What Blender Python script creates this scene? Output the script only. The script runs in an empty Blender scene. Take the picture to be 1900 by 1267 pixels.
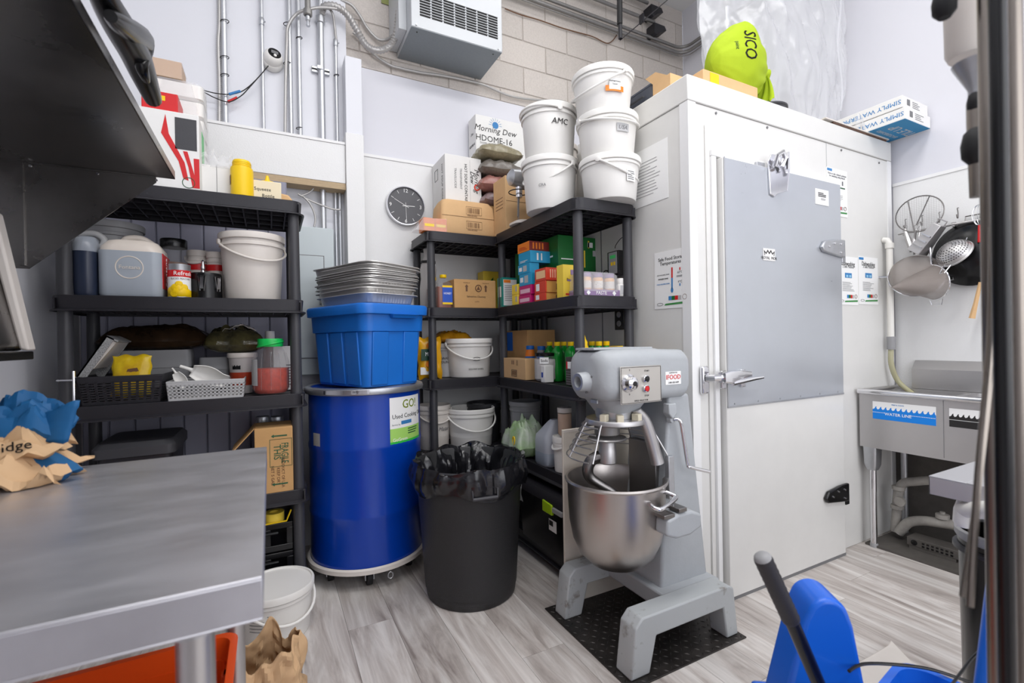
import bpy, bmesh, math, random
from mathutils import Vector, Matrix, noise
from mathutils.bvhtree import BVHTree

random.seed(7)
PI = math.pi
SC = bpy.context.scene
COL = SC.collection

# ---------------------------------------------------------------- camera
H = 1.2
FOC = 869.5
YAW, PITCH, ROLL = math.radians(27.31), math.radians(-0.14), math.radians(1.04)
_F = Vector((math.sin(YAW)*math.cos(PITCH), math.cos(YAW)*math.cos(PITCH), math.sin(PITCH)))
_R = Vector((math.cos(YAW), -math.sin(YAW), 0))
_D = _F.cross(_R)
RIGHT = _R*math.cos(ROLL) + _D*math.sin(ROLL)
DOWN = -_R*math.sin(ROLL) + _D*math.cos(ROLL)
cam_data = bpy.data.cameras.new('camera')
cam = bpy.data.objects.new('camera', cam_data)
COL.objects.link(cam)
m = Matrix((RIGHT, -DOWN, -_F)).transposed().to_4x4()
m.translation = Vector((0, 0, H))
cam.matrix_world = m
cam_data.sensor_width = 36
cam_data.lens = FOC/1900*36
cam_data.clip_start = 0.02
cam_data.dof.use_dof = True
cam_data.dof.focus_distance = 2.3
cam_data.dof.aperture_fstop = 3.5
SC.camera = cam

# ---------------------------------------------------------------- world, lights, exposure
SC.view_settings.view_transform = 'Standard'
SC.view_settings.look = 'None'
SC.view_settings.gamma = 1
SC.view_settings.exposure = 0.8
SC.view_settings.use_curve_mapping = False
w = bpy.data.worlds.new('world'); SC.world = w; w.use_nodes = True
w.node_tree.nodes['Background'].inputs[0].default_value = (0.8, 0.85, 1, 1)
w.node_tree.nodes['Background'].inputs[1].default_value = 0.3

def area(name, loc, rot, sx, sy, power, color=(1, 1, 1)):
    l = bpy.data.lights.new(name, 'AREA'); l.shape = 'RECTANGLE'; l.size = sx; l.size_y = sy
    l.energy = power; l.color = color
    o = bpy.data.objects.new(name, l); COL.objects.link(o); o.location = loc; o.rotation_euler = rot
    return o
for lx, ly, lp_ in ((0.3, 0.7, 15), (1.7, 0.7, 14), (0.3, -1.1, 13), (1.9, -1.1, 13), (1.7, 2.1, 4.5)):  # last, weakest one added to brighten the block wall
    area('ceiling_light', (lx, ly, 4.1), (0, 0, 0), 1.2, 0.6, lp_, (1, .99, .98))
# added soft fill from behind the camera, not an actual window
area('front_fill_light', (1.5, -2.65, 2.1), (math.radians(90), 0, 0), 3.6, 2.8, 40, (.95, .97, 1))

# ---------------------------------------------------------------- helpers
CAMP = Vector((0, 0, H))
def at(px, py, X=None, Y=None, Z=None):
    """the point of a real plane (X, Y or Z = const) seen at a pixel of the photograph"""
    v = RIGHT*((px-950)/FOC) + DOWN*((py-633.5)/FOC) + _F
    if X is not None: t = X/v.x
    elif Y is not None: t = Y/v.y
    else: t = (Z-H)/v.z
    return CAMP + v*t

def lin(c):
    c = c/255
    return c/12.92 if c <= .04045 else ((c+.055)/1.055)**2.4
def rgb(r, g, b): return (lin(r), lin(g), lin(b), 1)

def mat(name, col, rough=.5, metal=0, bump=0, bscale=60, vary=0, vscale=8, trans=0, ior=1.45, alpha=1,
        coat=0, spec=.5, aniso=None, stretch=(1, 1, 1), col2=None, randv=0, sss=0, rvary=0):
    m = bpy.data.materials.new(name); m.use_nodes = True
    nt = m.node_tree; b = nt.nodes['Principled BSDF']; L = nt.links
    b.inputs['Base Color'].default_value = col
    b.inputs['Roughness'].default_value = rough
    b.inputs['Metallic'].default_value = metal
    b.inputs['IOR'].default_value = ior
    b.inputs['Specular IOR Level'].default_value = spec
    if trans: b.inputs['Transmission Weight'].default_value = trans
    if alpha < 1: b.inputs['Alpha'].default_value = alpha
    if coat: b.inputs['Coat Weight'].default_value = coat; b.inputs['Coat Roughness'].default_value = .08
    if sss:
        b.inputs['Subsurface Weight'].default_value = sss; b.inputs['Subsurface Radius'].default_value = (.05, .05, .05)
    if bump or vary or rvary:
        tc = nt.nodes.new('ShaderNodeTexCoord'); mp = nt.nodes.new('ShaderNodeMapping')
        mp.inputs['Scale'].default_value = stretch
        L.new(tc.outputs['Object'], mp.inputs['Vector'])
        if randv:
            oi = nt.nodes.new('ShaderNodeObjectInfo'); vm = nt.nodes.new('ShaderNodeVectorMath'); vm.operation = 'MULTIPLY_ADD'
            L.new(oi.outputs['Random'], vm.inputs[0]); vm.inputs[1].default_value = (31, 17, 11); L.new(tc.outputs['Object'], vm.inputs[2])
            L.new(vm.outputs[0], mp.inputs['Vector'])
    if vary or rvary:
        n = nt.nodes.new('ShaderNodeTexNoise'); n.inputs['Scale'].default_value = vscale; n.inputs['Detail'].default_value = 6
        n.inputs['Roughness'].default_value = .65
        L.new(mp.outputs[0], n.inputs['Vector'])
    if vary:
        r = nt.nodes.new('ShaderNodeValToRGB'); r.color_ramp.elements[0].position = .3; r.color_ramp.elements[1].position = .7
        c2 = col2 or tuple(c*(1-vary) for c in col[:3])+(1,)
        r.color_ramp.elements[0].color = c2; r.color_ramp.elements[1].color = col
        L.new(n.outputs['Fac'], r.inputs['Fac'])
        src = r.outputs[0]
        if randv:
            hs = nt.nodes.new('ShaderNodeHueSaturation'); mr = nt.nodes.new('ShaderNodeMapRange')
            L.new(oi.outputs['Random'], mr.inputs[0]); mr.inputs[3].default_value = 1-randv; mr.inputs[4].default_value = 1+randv
            L.new(mr.outputs[0], hs.inputs['Value']); L.new(src, hs.inputs['Color']); src = hs.outputs[0]
        L.new(src, b.inputs['Base Color'])
    if rvary:
        mr2 = nt.nodes.new('ShaderNodeMapRange'); L.new(n.outputs['Fac'], mr2.inputs[0]); mr2.inputs[1].default_value = .3; mr2.inputs[2].default_value = .7
        mr2.inputs[3].default_value = max(0, rough-rvary); mr2.inputs[4].default_value = min(1, rough+rvary)
        L.new(mr2.outputs[0], b.inputs['Roughness'])
    if bump:
        n2 = nt.nodes.new('ShaderNodeTexNoise'); n2.inputs['Scale'].default_value = bscale; n2.inputs['Detail'].default_value = 4
        L.new(mp.outputs[0], n2.inputs['Vector'])
        bp = nt.nodes.new('ShaderNodeBump'); bp.inputs['Strength'].default_value = bump; bp.inputs['Distance'].default_value = .004
        L.new(n2.outputs['Fac'], bp.inputs['Height']); L.new(bp.outputs[0], b.inputs['Normal'])
    return m

class MB:
    """collects shapes and links them as ONE mesh object"""
    def __init__(s): s.v = []; s.f = []
    def add(s, vs, fs, M=None):
        o = len(s.v)
        s.v += [tuple(M @ Vector(p)) if M else tuple(p) for p in vs]
        s.f += [tuple(i+o for i in f) for f in fs]; return s
    def box(s, x0, x1, y0, y1, z0, z1, M=None):
        v = [(x, y, z) for z in (z0, z1) for y in (y0, y1) for x in (x0, x1)]
        return s.add(v, [(0, 2, 3, 1), (4, 5, 7, 6), (0, 1, 5, 4), (2, 6, 7, 3), (0, 4, 6, 2), (1, 3, 7, 5)], M)
    def hexa(s, v8, M=None):
        return s.add(v8, [(0, 3, 2, 1), (4, 5, 6, 7), (0, 1, 5, 4), (1, 2, 6, 5), (2, 3, 7, 6), (3, 0, 4, 7)], M)
    def rings(s, rs, closed_u=True, cap0=False, cap1=False, M=None):
        n = len(rs[0]); vs = [p for r in rs for p in r]; fs = []
        for i in range(len(rs)-1):
            for j in range(n if closed_u else n-1):
                k = (j+1) % n
                fs.append((i*n+j, i*n+k, (i+1)*n+k, (i+1)*n+j))
        if cap0: fs.append(tuple(range(n-1, -1, -1)))
        if cap1: fs.append(tuple((len(rs)-1)*n+j for j in range(n)))
        return s.add(vs, fs, M)
    def lathe(s, prof, n=32, cx=0, cy=0, M=None, cap0=True, cap1=True, wob=None):
        rs = []
        for r, z in prof:
            rs.append([(cx+r*math.cos(2*PI*j/n)*(1+(wob(2*PI*j/n, z) if wob else 0)), cy+r*math.sin(2*PI*j/n)*(1+(wob(2*PI*j/n, z) if wob else 0)), z) for j in range(n)])
        return s.rings(rs, True, cap0, cap1, M)
    def loft(s, secs, k=5, cap0=True, cap1=True, M=None):
        """rounded-rectangle sections (z, half_x, half_y, corner_radius[, cx, cy])"""
        rs = []
        for q in secs:
            z, hx, hy, r = q[:4]; cx, cy = (q[4], q[5]) if len(q) > 4 else (0, 0)
            r = max(min(r, hx*.999, hy*.999), 1e-4); ring = []
            for sx, sy, a0 in ((1, 1, 0), (-1, 1, 90), (-1, -1, 180), (1, -1, 270)):
                for i in range(k+1):
                    a = math.radians(a0+90*i/k)
                    ring.append((cx+sx*(hx-r)+r*math.cos(a), cy+sy*(hy-r)+r*math.sin(a), z))
            rs.append(ring)
        return s.rings(rs, True, cap0, cap1, M)
    def tube(s, pts, r, n=10, cap=True, closed=False, M=None):
        pts = [Vector(p) for p in pts]; rs = []; N = len(pts); up = None
        for i, p in enumerate(pts):
            if closed: t = pts[(i+1) % N]-pts[i-1]
            else: t = pts[min(i+1, N-1)]-pts[max(i-1, 0)]
            t = t.normalized() if t.length > 1e-9 else Vector((0, 0, 1))
            if up is None:
                up = t.orthogonal().normalized()
            else:
                up = (up-t*up.dot(t)); up = up.normalized() if up.length > 1e-6 else t.orthogonal().normalized()
            q = t.cross(up); rr = r[i] if isinstance(r, (list, tuple)) else r
            rs.append([tuple(p+up*(rr*math.cos(2*PI*j/n))+q*(rr*math.sin(2*PI*j/n))) for j in range(n)])
        if closed: rs.append(rs[0]); cap = False
        return s.rings(rs, True, cap, cap, M)
    def prism(s, poly, d0, d1, axis='Y', M=None):
        """extrude a 2D outline: axis Y -> poly is (x,z); X -> (y,z); Z -> (x,y)"""
        def p3(a, b, d): return (a, d, b) if axis == 'Y' else (d, a, b) if axis == 'X' else (a, b, d)
        n = len(poly)
        vs = [p3(a, b, d0) for a, b in poly]+[p3(a, b, d1) for a, b in poly]
        fs = [tuple(range(n)), tuple(range(2*n-1, n-1, -1))]+[(i, (i+1) % n, n+(i+1) % n, n+i) for i in range(n)]
        return s.add(vs, fs, M)
    def grid(s, fn, nu, nv, cu=False, M=None):
        vs = [fn(i/(nu if cu else nu-1), j/(nv-1)) for j in range(nv) for i in range(nu)]; fs = []
        for j in range(nv-1):
            for i in range(nu if cu else nu-1):
                k = (i+1) % nu
                fs.append((j*nu+i, j*nu+k, (j+1)*nu+k, (j+1)*nu+i))
        return s.add(vs, fs, M)
    def build(s, name, m, parent=None, loc=None, rz=0, bevel=0, bseg=2, ang=40, solid=0, sub=0, kind=None):
        me = bpy.data.meshes.new(name); me.from_pydata(s.v, [], s.f); me.update()
        bm = bmesh.new(); bm.from_mesh(me); bmesh.ops.recalc_face_normals(bm, faces=bm.faces); bm.to_mesh(me); bm.free()
        me.shade_smooth(); me.set_sharp_from_angle(angle=math.radians(ang))
        if isinstance(m, (list, tuple)):
            for q in m: me.materials.append(q)
        else: me.materials.append(m)
        o = bpy.data.objects.new(name, me); COL.objects.link(o)
        if parent: o.parent = parent
        if loc is not None: o.location = loc
        o.rotation_euler = (0, 0, rz) if not isinstance(rz, tuple) else rz
        if sub:
            x = o.modifiers.new('s', 'SUBSURF'); x.levels = sub; x.render_levels = sub
        if solid:
            x = o.modifiers.new('t', 'SOLIDIFY'); x.thickness = solid; x.offset = -1
        if bevel:
            x = o.modifiers.new('b', 'BEVEL'); x.width = bevel; x.segments = bseg; x.limit_method = 'ANGLE'; x.angle_limit = math.radians(35)
        if kind: o['kind'] = kind
        return o

def tag(o, label, cat, group=None):
    o['label'] = label; o['category'] = cat
    if group: o['group'] = group
    return o
def thing(name, label, cat, loc=(0, 0, 0), rz=0, group=None):
    o = bpy.data.objects.new(name, None); COL.objects.link(o); o.empty_display_size = .05
    o.location = loc; o.rotation_euler = (0, 0, rz) if not isinstance(rz, tuple) else rz
    return tag(o, label, cat, group)
def struct(name, mb, m, parent=None, **k):
    o = mb.build(name, m, parent, **k)
    if parent is None: o['kind'] = 'structure'
    return o
def copy_tree(o, parent=None):
    c = o.copy(); COL.objects.link(c)
    if parent: c.parent = parent
    for ch in list(o.children): copy_tree(ch, c)
    return c
def ts_inv(*a): return Matrix.Translation(a)
def Bx(*a, M=None): return MB().box(*a, M=M)

def frame(o, right, up):
    """4x4 with origin o, local x = right, local y = up (flat print lies in its xy plane)"""
    r = Vector(right).normalized(); u = Vector(up).normalized(); n = r.cross(u)
    M = Matrix((r, u, n)).transposed().to_4x4(); M.translation = Vector(o); return M
FY = lambda x, y, z: frame((x, y, z), (1, 0, 0), (0, 0, 1))     # print on a face looking to -Y
FX = lambda x, y, z: frame((x, y, z), (0, -1, 0), (0, 0, 1))    # print on a face looking to -X
def text(s, size, m, parent, M, align='CENTER', bold=0, shear=0, name='lettering', sx=1, wrap=None, ext=.0004, bvh=None):
    c = bpy.data.curves.new('t', 'FONT'); c.body = s; c.size = size; c.align_x = align; c.align_y = 'CENTER'
    c.offset = 0 if 'M' in s else min(bold, size*.006); c.shear = shear; c.extrude = ext; c.resolution_u = 2
    t = bpy.data.objects.new('t', c); COL.objects.link(t)
    bpy.context.view_layer.update()
    me = bpy.data.meshes.new_from_object(t.evaluated_get(bpy.context.evaluated_depsgraph_get()))
    bpy.data.objects.remove(t); bpy.data.curves.remove(c)
    me.transform(Matrix.Diagonal((sx, 1, 1, 1)))
    if wrap:  # bend onto a vertical cylinder of radius wrap (local frame: x along the circle)
        for v in me.vertices:
            a = v.co.x/wrap; d = v.co.z
            v.co.x = math.sin(a)*(wrap+d); v.co.z = math.cos(a)*(wrap+d)-wrap
    me.transform(M)
    if bvh:   # print that follows a crumpled surface
        bm = bmesh.new(); bm.from_mesh(me); bmesh.ops.triangulate(bm, faces=bm.faces)
        for _ in range(3):
            e = [q for q in bm.edges if q.calc_length() > size*.12]
            if e: bmesh.ops.subdivide_edges(bm, edges=e, cuts=1)
            bmesh.ops.triangulate(bm, faces=bm.faces)
        n = M.to_3x3() @ Vector((0, 0, 1))
        for v in bm.verts:
            h = bvh.ray_cast(v.co+n*.12, -n)
            if h[0]: v.co = h[0]+n*.0016
        bm.to_mesh(me); bm.free()
    me.materials.clear(); me.materials.append(m)
    o = bpy.data.objects.new(name, me); COL.objects.link(o); o.parent = parent
    return o
def WT(r, dx, dy, dz=.001):
    return Matrix.Translation((0, 0, -r)) @ Matrix.Rotation(dx/r, 4, 'Y') @ Matrix.Translation((0, dy, r+dz))
def flat(parent, M, rects, m, name='print', wrap=None, t=.0006):
    """thin printed patches: rects (x0,x1,y0,y1) in the frame M"""
    mb = MB()
    for x0, x1, y0, y1 in rects:
        n = 1 if not wrap else max(1, int(abs(x1-x0)/.01))
        for i in range(n):
            a, b = x0+(x1-x0)*i/n, x0+(x1-x0)*(i+1)/n
            vs = [(a, y0), (b, y0), (b, y1), (a, y1)]
            def c(x, y, z):
                if wrap: return (math.sin(x/wrap)*(wrap+z), y, math.cos(x/wrap)*(wrap+z)-wrap)
                return (x, y, z)
            if wrap:
                mb.add([c(x, y, t) for x, y in vs], [(0, 1, 2, 3)], M)
            else:
                mb.hexa([c(x, y, 0) for x, y in vs]+[c(x, y, t) for x, y in vs], M)
    return mb.build(name, m, parent)
def lines(x0, x1, y0, y1, n, rnd=random, fill=.45):
    h = (y1-y0)/n
    return [(x0, x0+(x1-x0)*rnd.uniform(.6, 1), y0+h*i+h*(1-fill)/2, y0+h*i+h*(1+fill)/2) for i in range(n)]

# ---------------------------------------------------------------- materials
M_ = {}
M_['paint'] = mat('white_paint', rgb(226, 227, 233), .45, bump=.05, bscale=120)
M_['paint2'] = mat('lavender_white_paint', rgb(222, 222, 229), .5, bump=.05, bscale=120)
M_['frp'] = mat('white_panel', rgb(232, 232, 232), .35, bump=.25, bscale=160)
M_['cooler'] = mat('cooler_white', rgb(226, 225, 222), .3, vary=.05, vscale=5, bump=.02, bscale=9)
M_['trim'] = mat('white_trim', rgb(238, 238, 238), .35)
M_['wood'] = mat('raw_wood', rgb(196, 172, 138), .6, vary=.25, vscale=14, stretch=(1, 8, 8), bump=.1)
M_['block'] = mat('concrete_block', rgb(214, 206, 199), .9, bump=.7, bscale=140, vary=.16, vscale=90, randv=.05)
M_['mortar'] = mat('mortar', rgb(188, 180, 173), .95, bump=.4, bscale=150)
M_['black_pl'] = mat('black_plastic', rgb(42, 41, 46), .42, bump=.12, bscale=300)
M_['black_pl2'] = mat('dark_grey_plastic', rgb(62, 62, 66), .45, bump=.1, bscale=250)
M_['black'] = mat('black_gloss', rgb(16, 16, 18), .25)
M_['rubber'] = mat('black_rubber', rgb(24, 24, 26), .6)
M_['bin'] = mat('bin_black', rgb(46, 46, 48), .5, bump=.25, bscale=220, vary=.12, vscale=60)
M_['blue'] = mat('drum_blue', rgb(0, 62, 172), .28, vary=.12, vscale=3, bump=.03, bscale=14, coat=.3)
M_['tote'] = mat('tote_blue', rgb(26, 112, 206), .38, vary=.08, vscale=4, bump=.1, bscale=200)
M_['galv'] = mat('galvanised', rgb(196, 198, 202), .38, metal=.85, vary=.12, vscale=25)
M_['galv_door'] = mat('door_sheet', rgb(196, 200, 206), .33, metal=.55, vary=.08, vscale=2.2, rvary=.08, bump=.04, bscale=5)
M_['steel'] = mat('stainless', rgb(196, 194, 194), .38, metal=.9, vary=.05, vscale=5)
M_['steel_top'] = mat('worktop_steel', rgb(204, 204, 210), .36, metal=.74, vary=.16, vscale=4, stretch=(1.1, 3.5, 1), rvary=.08, bump=.02, bscale=30)
M_['steel_dark'] = mat('dark_steel', rgb(150, 147, 145), .3, metal=1, vary=.3, vscale=2.5, rvary=.12)
M_['bowl'] = mat('bowl_steel', rgb(186, 180, 176), .33, metal=1)
M_['chrome'] = mat('chrome', rgb(225, 225, 228), .12, metal=1)
M_['alu'] = mat('aluminium_foil', rgb(214, 212, 210), .36, metal=.62, bump=.15, bscale=60)
M_['white_pl'] = mat('white_plastic', rgb(240, 238, 234), .4, sss=.15)
M_['white_pl2'] = mat('off_white_plastic', rgb(226, 219, 212), .4, sss=.1, vary=.06, vscale=9)
M_['grey_pl'] = mat('grey_plastic', rgb(150, 150, 152), .45)
M_['grey_pl2'] = mat('light_grey_plastic', rgb(185, 185, 186), .45)
M_['mixer'] = mat('mixer_grey', rgb(176, 180, 184), .42, vary=.06, vscale=20, bump=.12, bscale=90)
M_['panelgrey'] = mat('panel_grey', rgb(196, 205, 208), .45)
M_['heater'] = mat('heater_grey', rgb(200, 203, 206), .42, metal=.15)
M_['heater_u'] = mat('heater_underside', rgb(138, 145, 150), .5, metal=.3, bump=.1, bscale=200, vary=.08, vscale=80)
M_['card'] = mat('cardboard', rgb(205, 160, 106), .8, vary=.1, vscale=12, bump=.08, bscale=40)
M_['card2'] = mat('light_cardboard', rgb(222, 182, 134), .8, vary=.08, vscale=12, bump=.08, bscale=40)
M_['kraft'] = mat('kraft_paper', rgb(208, 172, 132), .8, vary=.12, vscale=9, bump=.15, bscale=25)
M_['white_card'] = mat('white_carton', rgb(236, 235, 233), .6, vary=.04, vscale=8)
M_['ink'] = mat('black_ink', rgb(34, 32, 32), .6)
M_['ink_g'] = mat('grey_ink', rgb(120, 120, 122), .6)
M_['ink_gr'] = mat('green_ink', rgb(44, 92, 62), .6)
M_['ink_b'] = mat('blue_ink', rgb(60, 130, 190), .5)
M_['paper'] = mat('paper', rgb(244, 244, 243), .5)
M_['red'] = mat('red_print', rgb(208, 30, 34), .4)
M_['orange'] = mat('orange_print', rgb(238, 130, 36), .45)
M_['orange_pl'] = mat('orange_plastic', rgb(238, 84, 22), .35)
M_['darkred'] = mat('dark_red_plastic', rgb(118, 14, 16), .4)
M_['yellow'] = mat('yellow_plastic', rgb(246, 204, 10), .38)
M_['yellow_c'] = mat('yellow_carton', rgb(246, 214, 74), .45)
M_['cyan'] = mat('cyan_carton', rgb(38, 158, 204), .4)
M_['magenta'] = mat('magenta_carton', rgb(196, 24, 110), .4)
M_['redc'] = mat('red_carton', rgb(216, 66, 44), .4)
M_['green'] = mat('green_carton', rgb(24, 112, 48), .4, vary=.15, vscale=20)
M_['teal'] = mat('teal_carton', rgb(20, 134, 124), .4)
M_['limey'] = mat('lime_cloth', rgb(170, 194, 22), .75, vary=.12, vscale=6, bump=.15, bscale=90)
M_['bright_green'] = mat('green_lid', rgb(24, 186, 84), .35)
M_['brown'] = mat('brown_print', rgb(110, 76, 52), .5)
M_['purple'] = mat('purple_carton', rgb(146, 122, 160), .5)
M_['glassy'] = mat('clear_plastic', (.5, .5, .52, 1), .06, alpha=.13, spec=1)
M_['film'] = mat('clear_film', (.9, .9, .92, 1), .15, alpha=.28, bump=.5, bscale=30)
M_['sheet'] = mat('plastic_sheet', (.80, .81, .84, 1), .14, alpha=.36, bump=.5, bscale=20, spec=1)
M_['bag'] = mat('black_bag', rgb(26, 26, 30), .22, bump=.5, bscale=22, spec=.7)
M_['pvc'] = mat('white_pipe', rgb(232, 230, 224), .35)
M_['pvc_d'] = mat('dirty_pipe', rgb(170, 166, 160), .5, vary=.35, vscale=14)
M_['mottled_grey'] = mat('mottled_dark_grey', rgb(92, 88, 84), .7, vary=.35, vscale=9)  # mottled dark grey for the surfaces under the sink
M_['flexg'] = mat('flex_conduit', rgb(186, 184, 182), .4, metal=.5)
M_['emt'] = mat('steel_conduit', rgb(206, 208, 212), .32, metal=.75)
M_['emt_d'] = mat('old_steel_conduit', rgb(150, 148, 146), .4, metal=.6, vary=.15, vscale=20)
M_['screen_g'] = mat('display_green', rgb(90, 220, 120), .4)
# ================================================================ THE SETTING
XL, XR, YB, YF, ZC = -.84, 3.43, 3.1, -2.8, 4.2
# floor: vinyl planks running away from the camera
plank_m = mat('vinyl_plank', rgb(196, 190, 186), .42, bump=.12, bscale=30)
nt = plank_m.node_tree; b = nt.nodes['Principled BSDF']; L = nt.links
tc = nt.nodes.new('ShaderNodeTexCoord'); oi = nt.nodes.new('ShaderNodeObjectInfo')
vm = nt.nodes.new('ShaderNodeVectorMath'); vm.operation = 'MULTIPLY_ADD'; vm.inputs[1].default_value = (37, 53, 19)
L.new(oi.outputs['Random'], vm.inputs[0]); L.new(tc.outputs['Object'], vm.inputs[2])
mp = nt.nodes.new('ShaderNodeMapping'); mp.inputs['Scale'].default_value = (9, 1.1, 1); L.new(vm.outputs[0], mp.inputs[0])
n1 = nt.nodes.new('ShaderNodeTexNoise'); n1.inputs['Scale'].default_value = 1.6; n1.inputs['Detail'].default_value = 9; n1.inputs['Roughness'].default_value = .62; n1.inputs['Distortion'].default_value = .9
L.new(mp.outputs[0], n1.inputs['Vector'])
rp = nt.nodes.new('ShaderNodeValToRGB')
for i, (p, c) in enumerate(((.28, rgb(136, 126, 121)), (.44, rgb(182, 174, 169)), (.6, rgb(208, 203, 199)), (.8, rgb(222, 218, 215)))):
    e = rp.color_ramp.elements[i] if i < 2 else rp.color_ramp.elements.new(p)
    e.position = p; e.color = c
L.new(n1.outputs['Fac'], rp.inputs[0])
mp2 = nt.nodes.new('ShaderNodeMapping'); mp2.inputs['Scale'].default_value = (90, 3, 1); L.new(vm.outputs[0], mp2.inputs[0])
n2 = nt.nodes.new('ShaderNodeTexNoise'); n2.inputs['Scale'].default_value = 1; n2.inputs['Detail'].default_value = 3; L.new(mp2.outputs[0], n2.inputs['Vector'])
mx = nt.nodes.new('ShaderNodeMix'); mx.data_type = 'RGBA'; mx.blend_type = 'MULTIPLY'; mx.inputs[0].default_value = .3
L.new(rp.outputs[0], mx.inputs[6]); L.new(n2.outputs['Fac'], mx.inputs[7])
hs = nt.nodes.new('ShaderNodeHueSaturation'); mr = nt.nodes.new('ShaderNodeMapRange'); L.new(oi.outputs['Random'], mr.inputs[0])
mr.inputs[3].default_value = 1.14; mr.inputs[4].default_value = 1.36
L.new(mx.outputs[2], hs.inputs['Color']); L.new(mr.outputs[0], hs.inputs['Value']); L.new(hs.outputs[0], b.inputs['Base Color'])

floor = struct('floor', Bx(XL-.1, XR+.1, YF-.1, YB+.1, -.1, -.004), mat('plank_joint', rgb(120, 114, 110), .7))
PW, PL = .185, 1.22
pm = None; k = 0
nx = int((XR-XL)/PW)+1
for i in range(nx):
    off = (i*.47 % 1)*PL
    y = -.6-off
    while y < YB:
        x0 = XL+i*PW; x1 = min(x0+PW-.0012, XR); y0 = max(y, -.6); y1 = min(y+PL-.0012, YB)
        if y1-y0 > .02:
            Bx(-(x1-x0)/2, (x1-x0)/2, -(y1-y0)/2, (y1-y0)/2, -.006, 0).build('plank', plank_m, floor, loc=((x0+x1)/2, (y0+y1)/2, 0))
        y += PL
Bx(XL, XR, YF, -.602, -.006, 0).build('plank_area', plank_m, floor)

struct('ceiling', Bx(XL-.1, XR+.1, YF-.1, YB+.1, ZC, ZC+.1), mat('ceiling_white', rgb(228, 228, 228), .7))
struct('wall_left', Bx(XL-.1, XL, YF, YB, 0, ZC), M_['paint'])
struct('wall_front', Bx(XL, XR, YF-.1, YF, 0, ZC), M_['paint'])
struct('wall_shade_blocker', Bx(XL, .15, -.62, -.52, 0, 2.5), M_['paint'])  # unseen wall added behind the camera to shade the table's front edge
# right wall: upper paint, lower panel with a trim strip
wr = struct('wall_right', Bx(XR, XR+.1, YF, YB, 0, ZC), M_['paint2'])
Bx(XR-.006, XR, YF, 1.482, .12, 2.106).build('wall_panel', M_['frp'], wr)
Bx(XR-.012, XR, YF, 1.482, 2.1, 2.118).build('trim_strip', M_['trim'], wr)
Bx(XR-.03, XR, .3, 1.482, 0, .62).build('lower_panel', M_['mottled_grey'], wr)

# back wall: painted block below, bare block above
wb = struct('wall_back', Bx(XL, XR, YB+.006, YB+.12, 0, ZC), M_['mortar'])
Bx(.40, 1.76, YB, YB+.006, 0, 2.966).build('painted_face', M_['paint2'], wb)
Bx(1.76, XR, YB, YB+.006, 0, 2.985).build('painted_face', M_['paint2'], wb)
zz = 2.865; row = 0
while zz < ZC:
    x = .05+(.2 if row % 2 else 0)+.29
    x -= .8
    while x < XR:
        x0 = max(x+.004, .40); x1 = min(x+.396, XR); z0 = max(zz+.004, 2.97 if x < 1.7 else 2.988); z1 = min(zz+.196, ZC)
        if x1-x0 > .03 and z1-z0 > .02:
            dx, dz = (x1-x0)/2, (z1-z0)/2
            Bx(-dx, dx, 0, .02, -dz, dz).build('block', M_['block'], wb, loc=((x0+x1)/2, YB+random.uniform(-.001, .001), (z0+z1)/2), bevel=.003, bseg=1)
        x += .4
    zz += .2; row += 1
Bx(.54, 1.66, YB-.006, YB, 0, 2.40).build('wall_panel', M_['frp'], wb)
Bx(.54, 1.66, YB-.012, YB, 2.396, 2.414).build('trim_strip', M_['trim'], wb)

# plasterboard wall with the conduits, left of the column
wc = struct('wall_recess', Bx(XL, .452, 3.05, YB+.006, 0, ZC), M_['paint'])

# column and header beam in front of the recess
tr = struct('trim_1', Bx(.426, .522, 2.93, 3.049, 0, 2.92), M_['paint'], bevel=.004)
Bx(.420, .524, 2.918, 3.049, 0, 2.455).build('casing', M_['frp'], tr, bevel=.003)
tr = struct('trim_2', Bx(XL, .419, 2.94, 3.04, 2.155, 2.385), M_['frp'], bevel=.002)
Bx(XL, .419, 2.935, 3.042, 2.385, 2.40).build('top_cap', M_['trim'], tr)
Bx(XL, .419, 2.942, 3.038, 2.118, 2.154).build('raw_lumber', M_['wood'], tr)

# folding door behind the left rack
dr = thing('folding_door', 'dim grey folding door of narrow upright panels behind the left rack', 'door', (0, 0, 0))
dr['kind'] = 'structure'; dr.name = 'door_1'
del dr['category']
dm = mat('folding_door_grey', rgb(150, 150, 166), .5)
x = -.80
while x < .0:
    a = x; bb = x+.098
    MB().prism([(a, 2.925), (a+.006, 2.918), (bb-.006, 2.918), (bb, 2.925), (bb, 2.935), (a, 2.935)], .02, 2.11, 'Z').build('door_panel', dm, dr)
    x += .1
# skirting seen below the electrical recess
struct('baseboard_back', Bx(.53, 1.66, 3.075, 3.094, 0, .1), M_['trim'])

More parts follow.
